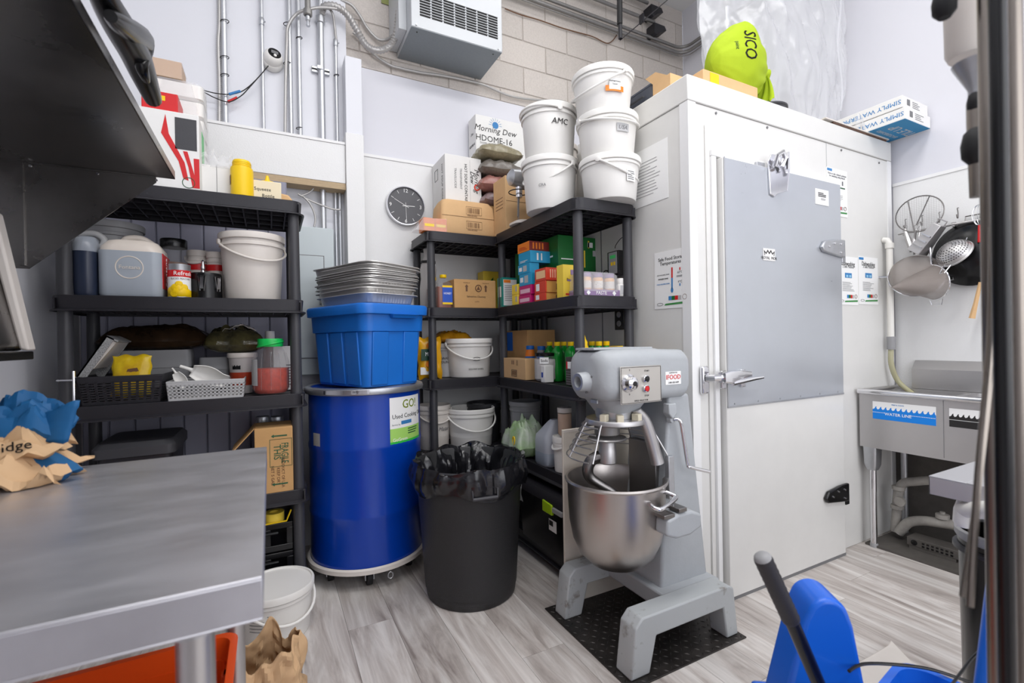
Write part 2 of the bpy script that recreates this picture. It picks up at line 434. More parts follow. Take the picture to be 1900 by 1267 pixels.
# ================================================================ ELECTRICAL RECESS
def conduit(name, label, pts, r, m, group=None, cat='pipe', n=10, corr=0):
    t = MB()
    if corr:   # corrugated
        P = [Vector(p) for p in pts]; Q = [P[0]]; step = corr/2; left = step
        for i in range(len(P)-1):
            a, b_ = P[i], P[i+1]; d = (b_-a).length; pos = left
            while pos <= d: Q.append(a.lerp(b_, pos/d)); pos += step
            left = pos-d
        t.tube(Q, [r*(1.06 if i % 2 else .80) for i in range(len(Q))], n)
    else: t.tube(pts, r, n)
    o = t.build(name, m, ang=60)
    return tag(o, label, cat, group)
def spline(P, k=6):
    P = [Vector(p) for p in P]; Q = []
    for i in range(len(P)-1):
        a, b_, c, d = P[max(i-1, 0)], P[i], P[i+1], P[min(i+2, len(P)-1)]
        for j in range(k):
            t = j/k
            Q.append(.5*((2*b_)+(-a+c)*t+(2*a-5*b_+4*c-d)*t*t+(-a+3*b_-3*c+d)*t**3))
    Q.append(P[-1]); return Q
YC = 3.025
def vpipe(px, py, r, z0, z1, name, label, m=M_['emt'], Y=YC, couplings=()):
    x = at(px, py, Y=Y).x
    t = thing(name, label, 'pipe', (x, Y, z0))
    MB().tube([(0, 0, 0), (0, 0, z1-z0)], r, 12).build('pipe_run', m, t)
    for z in couplings:
        MB().lathe([(r*1.25, z-z0-.02), (r*1.35, z-z0-.018), (r*1.35, z-z0+.018), (r*1.25, z-z0+.02)], 14).build('coupling', M_['galv'], t)
        MB().tube([(r*1.3, -.004, z-z0), (r*1.9, -.008, z-z0)], .004, 6).build('screw', M_['galv'], t)
    return t
zt = 4.19
vpipe(417, 120, .014, 2.40, zt, 'conduit', 'leftmost straight steel conduit above the beam, flex conduit tied to it', couplings=())
conduit('flexible_conduit', 'grey corrugated flexible conduit beside the leftmost steel conduit', spline([at(407, 232, Y=3.03), at(407, 150, Y=3.03), at(405, 80, Y=3.03), at(407, 30, Y=3.03), at(405, -120, Y=3.03)]), .010, M_['flexg'], corr=.012)
vpipe(487, 120, .010, 2.40, zt, 'conduit', 'thin steel conduit just left of the white dome camera', couplings=(at(485, 40, Y=YC).z,))
vpipe(538, 120, .0125, 2.40, zt, 'conduit', 'steel conduit just right of the white dome camera')
conduit('flexible_conduit', 'armoured flexible conduit curving down beside the dome camera', spline([at(529, 250, Y=3.0), at(530, 150, Y=3.0), at(532, 80, Y=3.0), at(534, 50, Y=3.0), at(548, 28, Y=2.99), at(566, 19, Y=2.97), at(600, 14, Y=2.97), at(640, 22, Y=2.97), at(655, 50, Y=2.99)]), .009, M_['flexg'], corr=.010)
vpipe(555, 120, .0125, 2.40, zt, 'conduit', 'steel conduit in the middle of the group of pipes, black tie near its foot')
vpipe(596, 120, .019, 2.40, 3.39, 'conduit', 'thick steel conduit held by a strut channel, large flex conduit on top', couplings=(at(596, 38, Y=YC).z,))
vpipe(624, 150, .010, 2.40, at(624, 75, Y=YC).z, 'conduit', 'thin steel conduit at the right edge of the white wall', couplings=(at(624, 80, Y=YC).z,))
conduit('flexible_conduit', 'short armoured flex above the thin right-hand conduit', spline([at(624, 78, Y=YC), at(621, 50, Y=YC), at(617, 25, Y=3.0), at(607, 12, Y=3.0)]), .008, M_['flexg'], corr=.009)
# stub pipe with a sprinkler-like nipple
x = at(571, 20, Y=2.93); z0 = at(571, 30, Y=2.93).z
t = thing('sprinkler_drop', 'dark pipe stub ending in a small nipple above the conduits', 'pipe', (x.x, 2.93, z0))
MB().tube([(0, 0, 0), (0, 0, zt-z0)], .016, 12).build('pipe_run', M_['emt_d'], t)
MB().lathe([(.018, -.0), (.024, .005), (.024, .035), (.018, .04)], 14).build('socket', M_['emt_d'], t)
MB().lathe([(.006, -.05), (.008, -.03), (.013, -.025), (.013, 0)], 12).build('nozzle', M_['galv'], t)
MB().lathe([(.010, -.058), (.012, -.052), (.004, -.05)], 12).build('deflector', M_['galv'], t)
# strut channel behind the thick conduit
a = at(578, 128, Y=3.04); bb = at(611, 132, Y=3.04)
t = thing('strut_channel', 'short galvanised strut channel holding the thick conduit', 'bracket', (a.x, 3.03, a.z))
Bx(0, bb.x-a.x, 0, .02, -.018, .018).build('channel', M_['galv'], t, bevel=.002)
Bx(0, bb.x-a.x, -.003, 0, -.004, .004).build('slot', M_['ink'], t)
Bx(.03, .06, -.03, 0, -.006, .012).build('clamp', M_['galv'], t)
# big corrugated conduit to the heater
P = [at(597, 28, Y=YC), at(600, 14, Y=3.0), at(612, 10, Y=2.98), at(628, 14, Y=2.97), at(645, 28, Y=2.97), at(660, 52, Y=2.98), at(678, 82, Y=3.0), at(697, 93, Y=3.0), at(716, 90, Y=2.99), at(730, 76, Y=2.97), at(737, 50, Y=2.93), at(740, 22, Y=2.9), at(745, 8, Y=2.88), at(752, 2, Y=2.87)]
conduit('heater_conduit', 'large ribbed flexible conduit looping to the grey heater', spline(P, 8), .021, M_['flexg'], corr=.018, n=14)
conduit('flexible_conduit', 'medium flexible conduit strapped to the bare block wall', spline([at(628, 0, Y=3.06), at(640, 3, Y=3.05), at(655, 12, Y=3.05), at(670, 33, Y=3.07), at(682, 53, Y=3.07), at(700, 72, Y=3.07), at(716, 74, Y=3.05), at(728, 66, Y=3.0)]), .010, M_['flexg'], corr=.011)
cab = [(655, 60), (678, 82), (694, 101), (722, 120), (745, 127), (782, 135), (818, 140), (860, 148), (899, 158), (947, 178), (1002, 186), (1040, 187), (1062, 198), (1078, 222), (1090, 260)]
conduit('wall_cable', 'thin grey cable sagging along the wall below the heater', spline([at(x, y, Y=3.075) for x, y in cab]), .008, M_['flexg'], cat='cable')
conduit('wall_cable', 'thin brown cable stapled across the bare blocks right of the heater', spline([at(x, y, Y=3.085) for x, y in [(937, 16), (965, 27), (1000, 37), (1040, 51), (1068, 59), (1100, 68), (1125, 80), (1137, 75), (1146, 62)]]), .004, M_['brown'], cat='cable')

# dome camera with its two-wire pigtail
c = at(506, 118, Y=3.05)
t = thing('security_camera', 'white dome security camera with black lens on the white wall', 'camera', tuple(c))
Mx = Matrix.Rotation(math.radians(90), 4, 'X')
MB().lathe([(.034, 0), (.052, .002), (.055, .01), (.053, .03), (.046, .04)], 28, M=Mx).build('housing', M_['white_pl'], t)
Mt = Matrix.Translation((0.004, -.05, .012)) @ Matrix.Rotation(math.radians(70), 4, 'X') @ Matrix.Rotation(math.radians(12), 4, 'Y')
MB().lathe([(.044, -.03), (.05, -.012), (.047, .012), (.036, .026), (.034, .027)], 28, M=Mt).build('ball', M_['white_pl'], t)
MB().lathe([(.0, .030), (.034, .029), (.034, .022)], 28, M=Mt, cap0=False).build('face_plate', M_['black'], t)
Bx(-.018, .018, -.008, .014, .030, .033, M=Mt).build('lens_window', M_['ink_g'], t, bevel=.004)
MB().lathe([(.0, .034), (.008, .034), (.008, .028)], 14, cx=.002, cy=-.019, M=Mt, cap0=False).build('sensor', M_['white_pl'], t)
conduit('camera_cable', 'black camera lead with a blue connector', spline([at(x, y, Y=3.0) for x, y in [(498, 122), (478, 145), (460, 162), (445, 171), (425, 175), (400, 173), (375, 167), (360, 165)]]), .0028, M_['ink'], cat='cable')
conduit('camera_cable', 'black camera lead with a red connector', spline([at(x, y, Y=2.995) for x, y in [(478, 145), (462, 163), (447, 178), (425, 189), (400, 182), (378, 171), (362, 166)]]), .0028, M_['ink'], cat='cable')
for (x0, y0, x1, y1, mm, lb) in ((425, 175, 446, 169, 'ink_b', 'blue and black cable connector under the dome camera'), (423, 189, 440, 181, 'red', 'red cable connector under the dome camera')):
    tag(MB().tube([at(x0, y0, Y=3.0), at(x1, y1, Y=3.0)], .007, 10).build('cable_connector', M_[mm]), lb, 'connector')
# black ties on conduits
TW = iter(['black tie high on the leftmost steel conduit', 'black tie halfway down the leftmost steel conduit', 'black tie low on the leftmost steel conduit', 'black tie high on the armoured flex left of the dome camera pipes', 'black tie on the middle steel conduit', 'black tie just right of the dome camera', 'black tie near the foot of the middle steel conduit', 'small black tie on the thin right-hand conduit'])
for x, y, w_ in ((417, 40, .02), (417, 107, .02), (417, 140, .02), (533, 45, .02), (555, 71, .016), (533, 118, .02), (555, 238, .016), (624, 140, .014)):
    c = at(x, y, Y=YC)
    tag(MB().tube([(c.x+w_*math.cos(a), YC-.002+w_*.95*math.sin(a), c.z+.004*math.cos(a)) for a in [2*PI*i/16 for i in range(16)]], .0022, 6, closed=True).build('cable_tie', M_['ink']), next(TW), 'cable tie', 'cable ties on the conduits')

# electrical panel
a = at(560, 419, Y=2.955); bR = at(619, 424, Y=2.955)
t = thing('electrical_panel', 'pale grey electrical panel cabinet behind the right end of the left rack', 'panel', (a.x-.12, 2.957, 1.02))
Wd = bR.x-(a.x-.12)
Bx(0, Wd, 0, .088, 0, a.z-1.02).build('cabinet', M_['panelgrey'], t, bevel=.006)
hh = a.z-1.02
Bx(.03, Wd-.06, -.006, 0, .10, hh-.17).build('door', M_['panelgrey'], t, bevel=.004)
Bx(.025, Wd-.055, -.002, 0, .095, hh-.165).build('door_gap', M_['ink_g'], t)
Bx(Wd-.085, Wd-.075, -.012, -.004, hh*.48, hh*.56).build('latch', M_['grey_pl'], t)
# pipes that come down behind the beam to the panel
for px, r, z0, lb in ((600, .017, 1.81, 'thick conduit entering the top of the grey electrical panel'), (623, .009, .6, 'thin conduit running down right of the grey electrical panel'), (631, .011, .6, 'conduit running down tight against the white column')):
    vpipe(px, 400, r, z0, 2.12, 'conduit', lb, Y=3.03 if px > 610 else 3.0)
conduit('flexible_conduit', 'armoured cable arching under the beam to the column', spline([at(x, y, Y=2.985) for x, y in [(553, 360), (575, 372), (600, 382), (618, 388), (633, 389)]]), .006, M_['flexg'], corr=.007)
conduit('flexible_conduit', 'armoured cable dropping into the top of the electrical panel', spline([at(x, y, Y=2.98) for x, y in [(562, 364), (575, 378), (583, 395), (585, 408), (583, 421)]]), .006, M_['flexg'], corr=.007)
conduit('flexible_conduit', 'armoured cable curling up behind the beam', spline([at(x, y, Y=2.99) for x, y in [(558, 364), (572, 358), (581, 350), (584, 338)]]), .006, M_['flexg'], corr=.007)

# ================================================================ HEATER
t = thing('unit_heater', 'grey louvred electric heater high on the block wall', 'heater', (.78, 2.742, 3.085))
hw, hd, hz = .605, .355, 1.1
Bx(0, hw, 0, hd, 0, hz).build('casing', M_['heater'], t, bevel=.004)
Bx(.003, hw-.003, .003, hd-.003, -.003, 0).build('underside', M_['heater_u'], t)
pth = []
def front(px, py): p = at(px, py, Y=2.742); return p.x-.78, p.z-3.085
g0x, g0z = front(779, 25); g1x, g1z = front(926, 66)
sl = MB(); cw = (g1x-g0x)/7
for i in range(7):
    for j in range(9):
        x0 = g0x+i*cw; zz = .075+j*.0165
        sl.box(x0, x0+cw*.86, -.0015, .001, zz, zz+.0085)
sl.build('louver_slots', M_['black'], t, kind='stuff')
fl = MB()
for j in range(9): fl.box(g0x, g1x-.01, -.006, -.001, .075+j*.0165+.0085, .075+j*.0165+.0105)
fl.build('louver_lips', M_['heater'], t, kind='stuff')
flat(t, FY(.42, -.001, .42), [(-.06, .06, -.05, .05)], M_['paper'], 'rating_label')
Bx(-.05, 0, .10, .35, .03, .5).build('side_bracket', M_['heater'], t, bevel=.003)
for x, z in ((.03, .012), (hw-.03, .012)):
    MB().lathe([(.005, 0), (.005, .004)], 10, M=Matrix.Translation((x, -.003, z)) @ Mx).build('screw', M_['galv'], t)
for x, y in ((.045, .04), (hw-.05, .04)):
    MB().lathe([(.005, -.0045), (.005, -.002)], 10, cx=x, cy=y).build('screw', M_['ink'], t)
tag(Bx(-.05, .05, -.003, .0, -.04, .04).build('wall_sign', mat('olive_sign', rgb(150, 156, 96), .5), loc=(at(722, -2, Y=3.09).x, 3.094, at(722, -2, Y=3.09).z)), 'olive green sign plate left of the heater, mostly out of view', 'sign')

# ================================================================ CONDUITS ON THE BLOCK WALL AND RIGHT WALL
def hpipe(px, py, r, lb, Yw=3.05, x0=1.4, cl=True, dz=0, y_end=0.2):
    z = at(px, py, Y=Yw).z
    R = .10
    pts = [(x0, Yw, z), (XR-.05-R, Yw, z)]
    for i in range(1, 7):
        a = PI/2*i/6
        pts.append((XR-.05-R+R*math.sin(a), Yw-R+R*math.cos(a), z))
    pts.append((XR-.05, y_end, z))
    t = thing('wall_conduit', lb, 'pipe', (0, 0, 0))
    MB().tube(pts, r, 12).build('pipe_run', M_['emt_d'], t)
    for Y_ in (2.2, 1.2):
        MB().tube([(XR-.05, Y_-.04, z), (XR-.05, Y_+.04, z)], r*1.3, 12).build('coupling', M_['emt_d'], t)
    return t
hpipe(1161, 52, .013, 'upper steel conduit of the pair rounding the corner above the cooler')
hpipe(1161, 63, .015, 'lower steel conduit of the pair rounding the corner above the cooler')
hpipe(1161, 69, .005, 'thin black cable under the lower conduit rounding the corner', Yw=3.04)
for px, py, r, lb, x1 in ((1160, 20, .014, 'steel conduit ending at the lower pipe clamp near the corner', 3.02), (1160, -12, .014, 'steel conduit ending at the upper pipe clamp near the corner', 2.95)):
    z = at(px, py, Y=3.04).z
    tag(MB().tube([(1.4, 3.04, z), (x1, 3.04, z)], r, 12).build('wall_conduit', M_['emt_d']), lb, 'pipe')
# black hanger bracket (tube down, strut up to the wall clamps)
YBk = 2.55
p0 = at(1148, -60, Y=YBk); p1 = at(1151, 72, Y=YBk)
t = thing('pipe_hanger', 'black steel angle hanger sticking out in front of the block wall', 'bracket', tuple(p1))
MB().tube([(p0.x-p1.x, 0, 4.19-p1.z), (0, 0, 0)], .014, 8).build('drop_rod', M_['black_pl'], t)
MB().tube([(p0.x-p1.x, 0, .10), (-.0, 0, .30)], .019, 8).build('sleeve', M_['rubber'], t)
q = at(1243, -6, Y=2.95)-p1
MB().hexa([(0, -.012, -.014), (0, .012, -.014), (.02, .012, .014), (.02, -.012, .014), tuple(q+Vector((0, -.012, -.014))), tuple(q+Vector((0, .012, -.014))), tuple(q+Vector((.02, .012, .014))), tuple(q+Vector((.02, -.012, .014)))]).build('diagonal_strut', M_['black_pl'], t)
s = q*.38
Bx(s.x-.008, s.x+.008, s.y-.02, s.y+.02, s.z-.02, s.z+.045).build('clip', M_['black_pl'], t)
for px, py, lb in ((1222, 52, 'lower black pipe clamp on the block wall near the corner'), (1216, 18, 'upper black pipe clamp on the block wall near the corner')):
    c = at(px, py, Y=3.0)
    o = MB().prism([(-.05, .035), (.07, .035), (.09, 0), (.02, -.03), (-.02, -.065), (-.05, -.05)], 0, .1, 'Y').build('pipe_clamp', M_['black_pl'], loc=(c.x, 2.995, c.z), bevel=.004)
    tag(o, lb, 'clamp')
# ================================================================ WALK-IN COOLER
CX, CY, CZ = 1.663, 1.482, 2.364
t = thing('walk_in_cooler', 'white walk-in cooler with a metal-sheeted door in the corner', 'cooler', (CX, CY, 0))
cw, cd = XR-.033-CX, YB-.03-CY
cb = Bx(0, cw, 0, cd, .0, CZ-.115).build('body', M_['cooler'], t, bevel=.003)
Bx(-.006, cw, -.006, cd, CZ-.113, CZ).build('top_fascia', M_['cooler'], t, bevel=.004)
MB().box(-.004, .045, -.004, 0, .02, CZ-.115).box(-.004, 0, 0, .045, .02, CZ-.115).build('corner_trim', M_['trim'], t)
Bx(-.003, 0, .62, .626, .02, CZ-.115).build('panel_seam', M_['ink_g'], t)
MB().box(cw-.68+.0, cw-.676, -.0015, 0, .02, CZ-.115).build('panel_seam', M_['grey_pl2'], t)
MB().box(cw-.045, cw, -.004, 0, .02, CZ-.115).build('corner_trim', M_['trim'], t)
for x, z in ((.18, CZ-.135), (.55, CZ-.13), (1.2, CZ-.132), (1.60, CZ-.14)):
    MB().lathe([(.006, 0), (.006, .004)], 10, M=Matrix.Translation((x, 0, z)) @ Mx).build('rivet', M_['ink_g'], t)
# jamb
jx = 1.79-CX
MB().box(jx, jx+.028, -.02, 0, 0, 2.02).box(jx, 2.80-CX, -.02, 0, 2.021, 2.05).build('door_jamb', M_['trim'], t, bevel=.003)
MB().box(.10, jx, -.008, 0, 0, 2.16).build('jamb_panel', M_['cooler'], t, bevel=.003)
# the door
d0, d1, dz = 1.828-CX, 2.762-CX, 2.012
dr = Bx(d0, d1, -.045, -.004, .012, dz).build('door', M_['cooler'], t, bevel=.004)
Bx(d0+.008, d1-.004, -.0475, -.045, .88, dz-.004).build('door_sheet', M_['galv_door'], dr)
MB().box(d0+.003, d0+.011, -.049, -.0475, .88, dz).box(d0+.003, d1, -.0485, -.0475, .876, .884).build('sheet_edge', M_['galv'], dr)
for i in range(6):
    MB().lathe([(.004, 0), (.004, .002)], 8, M=Matrix.Translation((d0+.05+i*.165, -.0485, .893)) @ Mx).build('rivet', M_['galv'], dr)
Bx(d0, d1, -.045, -.02, .0, .014).build('sweep_gasket', M_['ink_g'], dr)
# badge
c = at(1427, 472, Y=CY-.049)
bd = Bx(-.045, .045, -.002, 0, -.03, .028).build('badge', M_['white_card'], dr, loc=(c.x-CX, -.048, c.z))
text('ROYAL  MOR', .019, M_['ink'], bd, FY(0, -.0025, -.018))
MB().prism([(-.036, -.006), (-.04, .018), (-.024, .006), (-.012, .022), (0, .008), (.012, .022), (.024, .006), (.04, .018), (.036, -.006), (.033, -.006), (.036, .010), (.024, 0), (.012, .014), (0, .001), (-.012, .014), (-.024, 0), (-.036, .010), (-.033, -.006)], -.003, -.0022, 'Y').build('crown', M_['ink'], bd)
# latch: strike post on the jamb, handle on the door
c = at(1318, 706, Y=CY-.05)
lt = Bx(c.x-CX-.022, c.x-CX+.022, -.03, -.008, c.z-.062, c.z+.062).build('latch_plate', M_['chrome'], t, bevel=.008)
MB().tube([(c.x-CX, -.03, c.z+.01), (c.x-CX+.01, -.06, c.z+.01), (c.x-CX+.06, -.075, c.z+.012)], [.016, .018, .014], 10).build('strike', M_['chrome'], lt)
h0, h1 = at(1345, 705, Y=CY-.09), at(1393, 698, Y=CY-.09)
hn = MB().loft([(0, .022, .02, .008), (.04, .03, .026, .01), (.12, .028, .02, .01), (.185, .02, .014, .008)], 4, M=Matrix.Translation((h0.x-CX, -.075, c.z+.012)) @ Matrix.Rotation(math.radians(90), 4, 'Y')).build('latch_handle', M_['chrome'], dr)
MB().tube([(h0.x-CX+.05, -.09, c.z-.015), (h0.x-CX+.17, -.105, c.z+.0), (h0.x-CX+.23, -.11, c.z+.004)], [.012, .01, .007], 8).build('lever', M_['chrome'], hn)
for dx in (.02, .15): Bx(h0.x-CX+dx, h0.x-CX+dx+.03, -.06, -.046, c.z-.04, c.z+.04).build('fixing_plate', M_['chrome'], hn, bevel=.003)
# hinges
def hinge(z, m, lab):
    s = d1-.02
    h = MB().prism([(s-.19, z-.004), (s-.16, z+.03), (s-.05, z+.045), (s+.025, z+.048), (s+.025, z-.048), (s-.02, z-.045), (s-.17, z-.028)], -.066, -.047, 'Y').build('hinge', m, dr, bevel=.006)
    if lab: h['label'] = lab
    Bx(s+.02, s+.055, -.05, 0, z-.075, z-.02).build('hinge_knuckle', m, h, bevel=.004)
    for x, zz in ((s-.13, z), (s-.08, z+.02), (s-.02, z+.02), (s-.02, z-.025)):
        MB().lathe([(.006, 0), (.006, .004), (.003, .005)], 10, M=Matrix.Translation((x, -.066, zz)) @ Mx).build('screw', M_['ink'] if m is M_['chrome'] else M_['chrome'], h)
hinge(at(1530, 458, Y=CY-.05).z, M_['galv'], 'galvanised upper strap hinge')
hinge(at(1538, 921, Y=CY-.05).z, M_['black'], 'black lower strap hinge')
# door closer hook at the top
c = at(1445, 322, Y=CY-.07)
x, z = c.x-CX, c.z
cl = MB().prism([(x-.055, z+.06), (x-.03, z+.095), (x+.03, z+.10), (x+.035, z+.02), (x+.02, z-.085), (x-.01, z-.11), (x-.045, z-.10), (x-.05, z-.02)], -.056, -.047, 'Y').build('door_closer', M_['chrome'], dr, bevel=.003)
MB().prism([(x+.03, z+.10), (x+.038, z+.10), (x+.04, z+.01), (x+.02, z-.09), (x+.012, z-.09), (x+.032, z+.01)], -.10, -.055, 'Y').build('side_flange', M_['chrome'], cl)
MB().tube([(x-.03, -.07, z+.03), (x-.035, -.09, z+.075), (x-.005, -.095, z+.095), (x+.02, -.09, z+.07), (x+.01, -.08, z+.03)], .011, 8).build('hook', M_['chrome'], cl)
Bx(x-.11, x-.05, -.035, -.02, z+.03, z+.055).build('strike_arm', M_['galv'], cl, bevel=.003)

# ---------------------------------------------------------------- notices on the cooler
def sheet(name, label, M, w_, h_, cat='notice', thick=.002):
    t = thing(name, label, cat, (0, 0, 0)); t.matrix_world = M
    Bx(-w_/2, w_/2, -h_/2, h_/2, 0, thick).build('sheet', M_['paper'], t); return t
I = lambda z=.0026: Matrix.Translation((0, 0, z))
def footer(t, w_, h_, s=1, tmb=True):
    """coloured squares, stamp and green band at the foot of the health notices"""
    x = -w_*.08
    for k, c in enumerate(('ink_b', 'green', 'red', 'grey_pl2')):
        flat(t, I(), [(x+k*w_*.09, x+(k+1)*w_*.09-.001, -h_*.36, -h_*.29)], M_[c], 'colour_square')
    MB().tube([(w_*.37+w_*.055*math.cos(a), -h_*.32+w_*.055*math.sin(a), .003) for a in [2*PI*i/16 for i in range(16)]], .0012, 5, closed=True).build('stamp', M_['brown'], t)
    MB().prism([(-w_*.2, -h_*.445), (w_*.46, -h_*.43), (w_*.46, -h_*.395), (-w_*.17, -h_*.415)], .0026, .0032, 'Z').build('green_band', mat('band_green', rgb(60, 140, 70), .5), t)
    MB().tube([(-w_*.33+w_*.09*math.cos(a), -h_*.42+w_*.03*math.sin(a), .003) for a in [2*PI*i/14 for i in range(14)]], .0009, 4, closed=True).build('logo', M_['ink_g'], t)
# thermometer poster on the left face
A = at(1213, 472, X=CX-.004); B_ = at(1278, 455, X=CX-.004); C_ = at(1216, 576, X=CX-.004); D_ = at(1280, 567, X=CX-.004)
ctr = (A+B_+C_+D_)/4
w_, h_ = abs(A.y-B_.y), (abs(A.z-C_.z)+abs(B_.z-D_.z))/2
t = sheet('food_temperature_poster', 'white laminated food temperature poster with a red and blue thermometer on the cooler side', FX(CX-.0005, ctr.y, ctr.z) @ Matrix.Rotation(math.radians(-1), 4, 'Z'), w_, h_, 'poster')
text('Safe Food Storage', w_*.105, M_['ink'], t, I() @ Matrix.Translation((-w_*.0, h_*.36, 0)))
text('Temperatures', w_*.105, M_['ink'], t, I() @ Matrix.Translation((-w_*.03, h_*.285, 0)))
th = MB()
th.prism([(.0+w_*.035*math.cos(a)*1+w_*.02, -h_*.19+w_*.035*2*math.sin(a)*.8) for a in [2*PI*i/18 for i in range(18)]], .0026, .0032, 'Z')
th.build('thermometer_bulb', M_['ink_b'], t)
flat(t, I(), [(w_*.0, w_*.04, -h_*.16, .02*h_)], M_['ink_b'], 'thermometer_column')
flat(t, I(), [(w_*.0, w_*.04, .02*h_, h_*.2)], M_['red'], 'thermometer_column')
text('60°C', w_*.07, M_['ink_g'], t, I() @ Matrix.Translation((w_*.24, h_*.1, 0)))
text('4°C', w_*.07, M_['ink_g'], t, I() @ Matrix.Translation((w_*.24, -h_*.06, 0)))
flat(t, I(), [(w_*.225, w_*.255, h_*.135, h_*.18)], M_['red'], 'arrow'); flat(t, I(), [(w_*.225, w_*.255, -h_*.13, -h_*.09)], M_['ink_b'], 'arrow')
text('DANGER ZONE', w_*.042, M_['ink'], t, I() @ Matrix.Translation((-w_*.24, h_*.02, 0)), bold=.0004)
text('HOT HOLDING ZONE', w_*.036, M_['ink_g'], t, I() @ Matrix.Translation((-w_*.24, h_*.09, 0)))
text('COLD HOLDING ZONE', w_*.036, M_['ink_b'], t, I() @ Matrix.Translation((-w_*.24, -h_*.07, 0)))
flat(t, I(), lines(w_*.15, w_*.34, h_*.02, h_*.055, 2), M_['ink_g'], 'small_print')
footer(t, w_, h_)
# plain sheet taped high on the side, behind the buckets
A = at(1196, 276, X=CX-.003); B_ = at(1238, 268, X=CX-.003); C_ = at(1196, 382, X=CX-.003)
t = sheet('paper_notice', 'white typed sheet taped high on the cooler side behind the tall bucket stack', FX(CX-.0005, (A.y+B_.y)/2+.05, (A.z+C_.z)/2), abs(A.y-B_.y)+.1, abs(A.z-C_.z))
flat(t, I(), lines(-.1, .08, -.1, .08, 12, fill=.16), M_['grey_pl'], 'typed_lines')
# front notices
def fposter(px0, px1, py0, py1, label, Y=CY, name='hygiene_notice', dY=.0005):
    a = at(px0, py0, Y=Y-dY); d = at(px1, py1, Y=Y-dY)
    a2 = at(px0, py1, Y=Y-dY)
    w_ = d.x-a.x; h_ = a.z-a2.z
    return sheet(name, label, FY((a.x+d.x)/2, Y-dY, (a.z+a2.z)/2), w_, h_), w_, h_
for (x0, x1, y0, y1, tl, s2, lb) in ((1554, 1592, 474, 565, 'Dishwashing', '2 Sink Method', 'left dishwashing notice with blue sink drawing beside the upper hinge'), (1592, 1629, 475, 564, 'Dishwashing', '3 Sink Method', 'right dishwashing notice with blue three-sink drawing')):
    t, w_, h_ = fposter(x0, x1, y0, y1, lb)
    text(tl, w_*.17, M_['ink'], t, I() @ Matrix.Translation((0, h_*.35, 0)), sx=.8)
    text(s2, w_*.12, M_['ink_g'], t, I() @ Matrix.Translation((0, h_*.29, 0)), sx=.8)
    flat(t, I(), [(-w_*.48, -w_*.25, h_*.43, h_*.48)], M_['ink_b'], 'corner_tag')
    flat(t, I(), [(-w_*.17, w_*.17, h_*.06, h_*.16)], M_['ink_b'], 'sink_drawing')
    flat(t, I(.0034), [(-w_*.12, -w_*.02, h_*.07, h_*.12), (w_*.03, w_*.13, h_*.07, h_*.12)], mat('pale_blue', rgb(150, 200, 230), .5), 'sink_basin')
    flat(t, I(), lines(-w_*.3, w_*.3, -h_*.22, -h_*.02, 8, fill=.25), M_['ink_g'], 'small_print')
    footer(t, w_, h_)
t, w_, h_ = fposter(1533, 1572, 309, 397, 'tall sanitizing instructions notice above the upper hinge, right of the door top', dY=.0007)
flat(t, I(), [(-w_*.48, -w_*.25, h_*.43, h_*.48)], M_['ink_b'], 'corner_tag')
text('How to mix a bleach solution', w_*.075, M_['ink_g'], t, I() @ Matrix.Translation((0, h_*.38, 0)))
text('for sanitizing using bleach', w_*.075, M_['ink_g'], t, I() @ Matrix.Translation((0, h_*.33, 0)))
for dx in (-.28, 0, .26): flat(t, I(), [(w_*dx-.006, w_*dx+.006, h_*.17, h_*.26)], M_['ink_g'], 'pictogram')
flat(t, I(), [(-w_*.38, w_*.38, h_*.1, h_*.125)], M_['ink_gr'], 'green_rule')
flat(t, I(), lines(-w_*.4, w_*.3, -h_*.2, h_*.06, 8, fill=.2), M_['ink_g'], 'small_print')
footer(t, w_, h_)
t, w_, h_ = fposter(1512, 1537, 349, 378, 'small white notice stuck at the top right corner of the cooler door', Y=CY-.0475)
flat(t, I(), lines(-w_*.3, w_*.3, .0, h_*.3, 3, fill=.5), M_['ink'], 'bold_lines')
flat(t, I(), lines(-w_*.1, w_*.4, -h_*.2, -h_*.05, 2, fill=.3), M_['ink_g'], 'small_print')

# white drain pipe by the corner with a clear hose
c = at(1652, 445, Y=1.44)
t = thing('drain_pipe', 'white plastic drain pipe with grey coupling and clear hose beside the sink', 'pipe', (c.x, 1.445, 0))
z1 = c.z; z2 = at(1655, 628, Y=1.44).z; z3 = at(1658, 645, Y=1.44).z
MB().tube([(0, 0, z2), (0, 0, z1-.02), (0, .01, z1), (0, .032, z1+.006)], .017, 12).build('pipe_run', M_['pvc'], t)
MB().lathe([(.02, z1-.05), (.022, z1-.05), (.022, z1-.02), (.02, z1-.02)], 14).build('elbow_collar', M_['pvc'], t)
MB().lathe([(.021, z3-.01), (.022, z3), (.022, z2+.01), (.019, z2+.012)], 14).build('coupling', M_['grey_pl'], t)
hz = mat('hose_amber', rgb(190, 186, 150), .25, alpha=.75)
MB().tube(spline([(0, 0, z3), (.0, -.0, z3-.10), (.03, -.02, z3-.2), (.05, -.08, z3-.27)]), .014, 10).build('hose', hz, t)

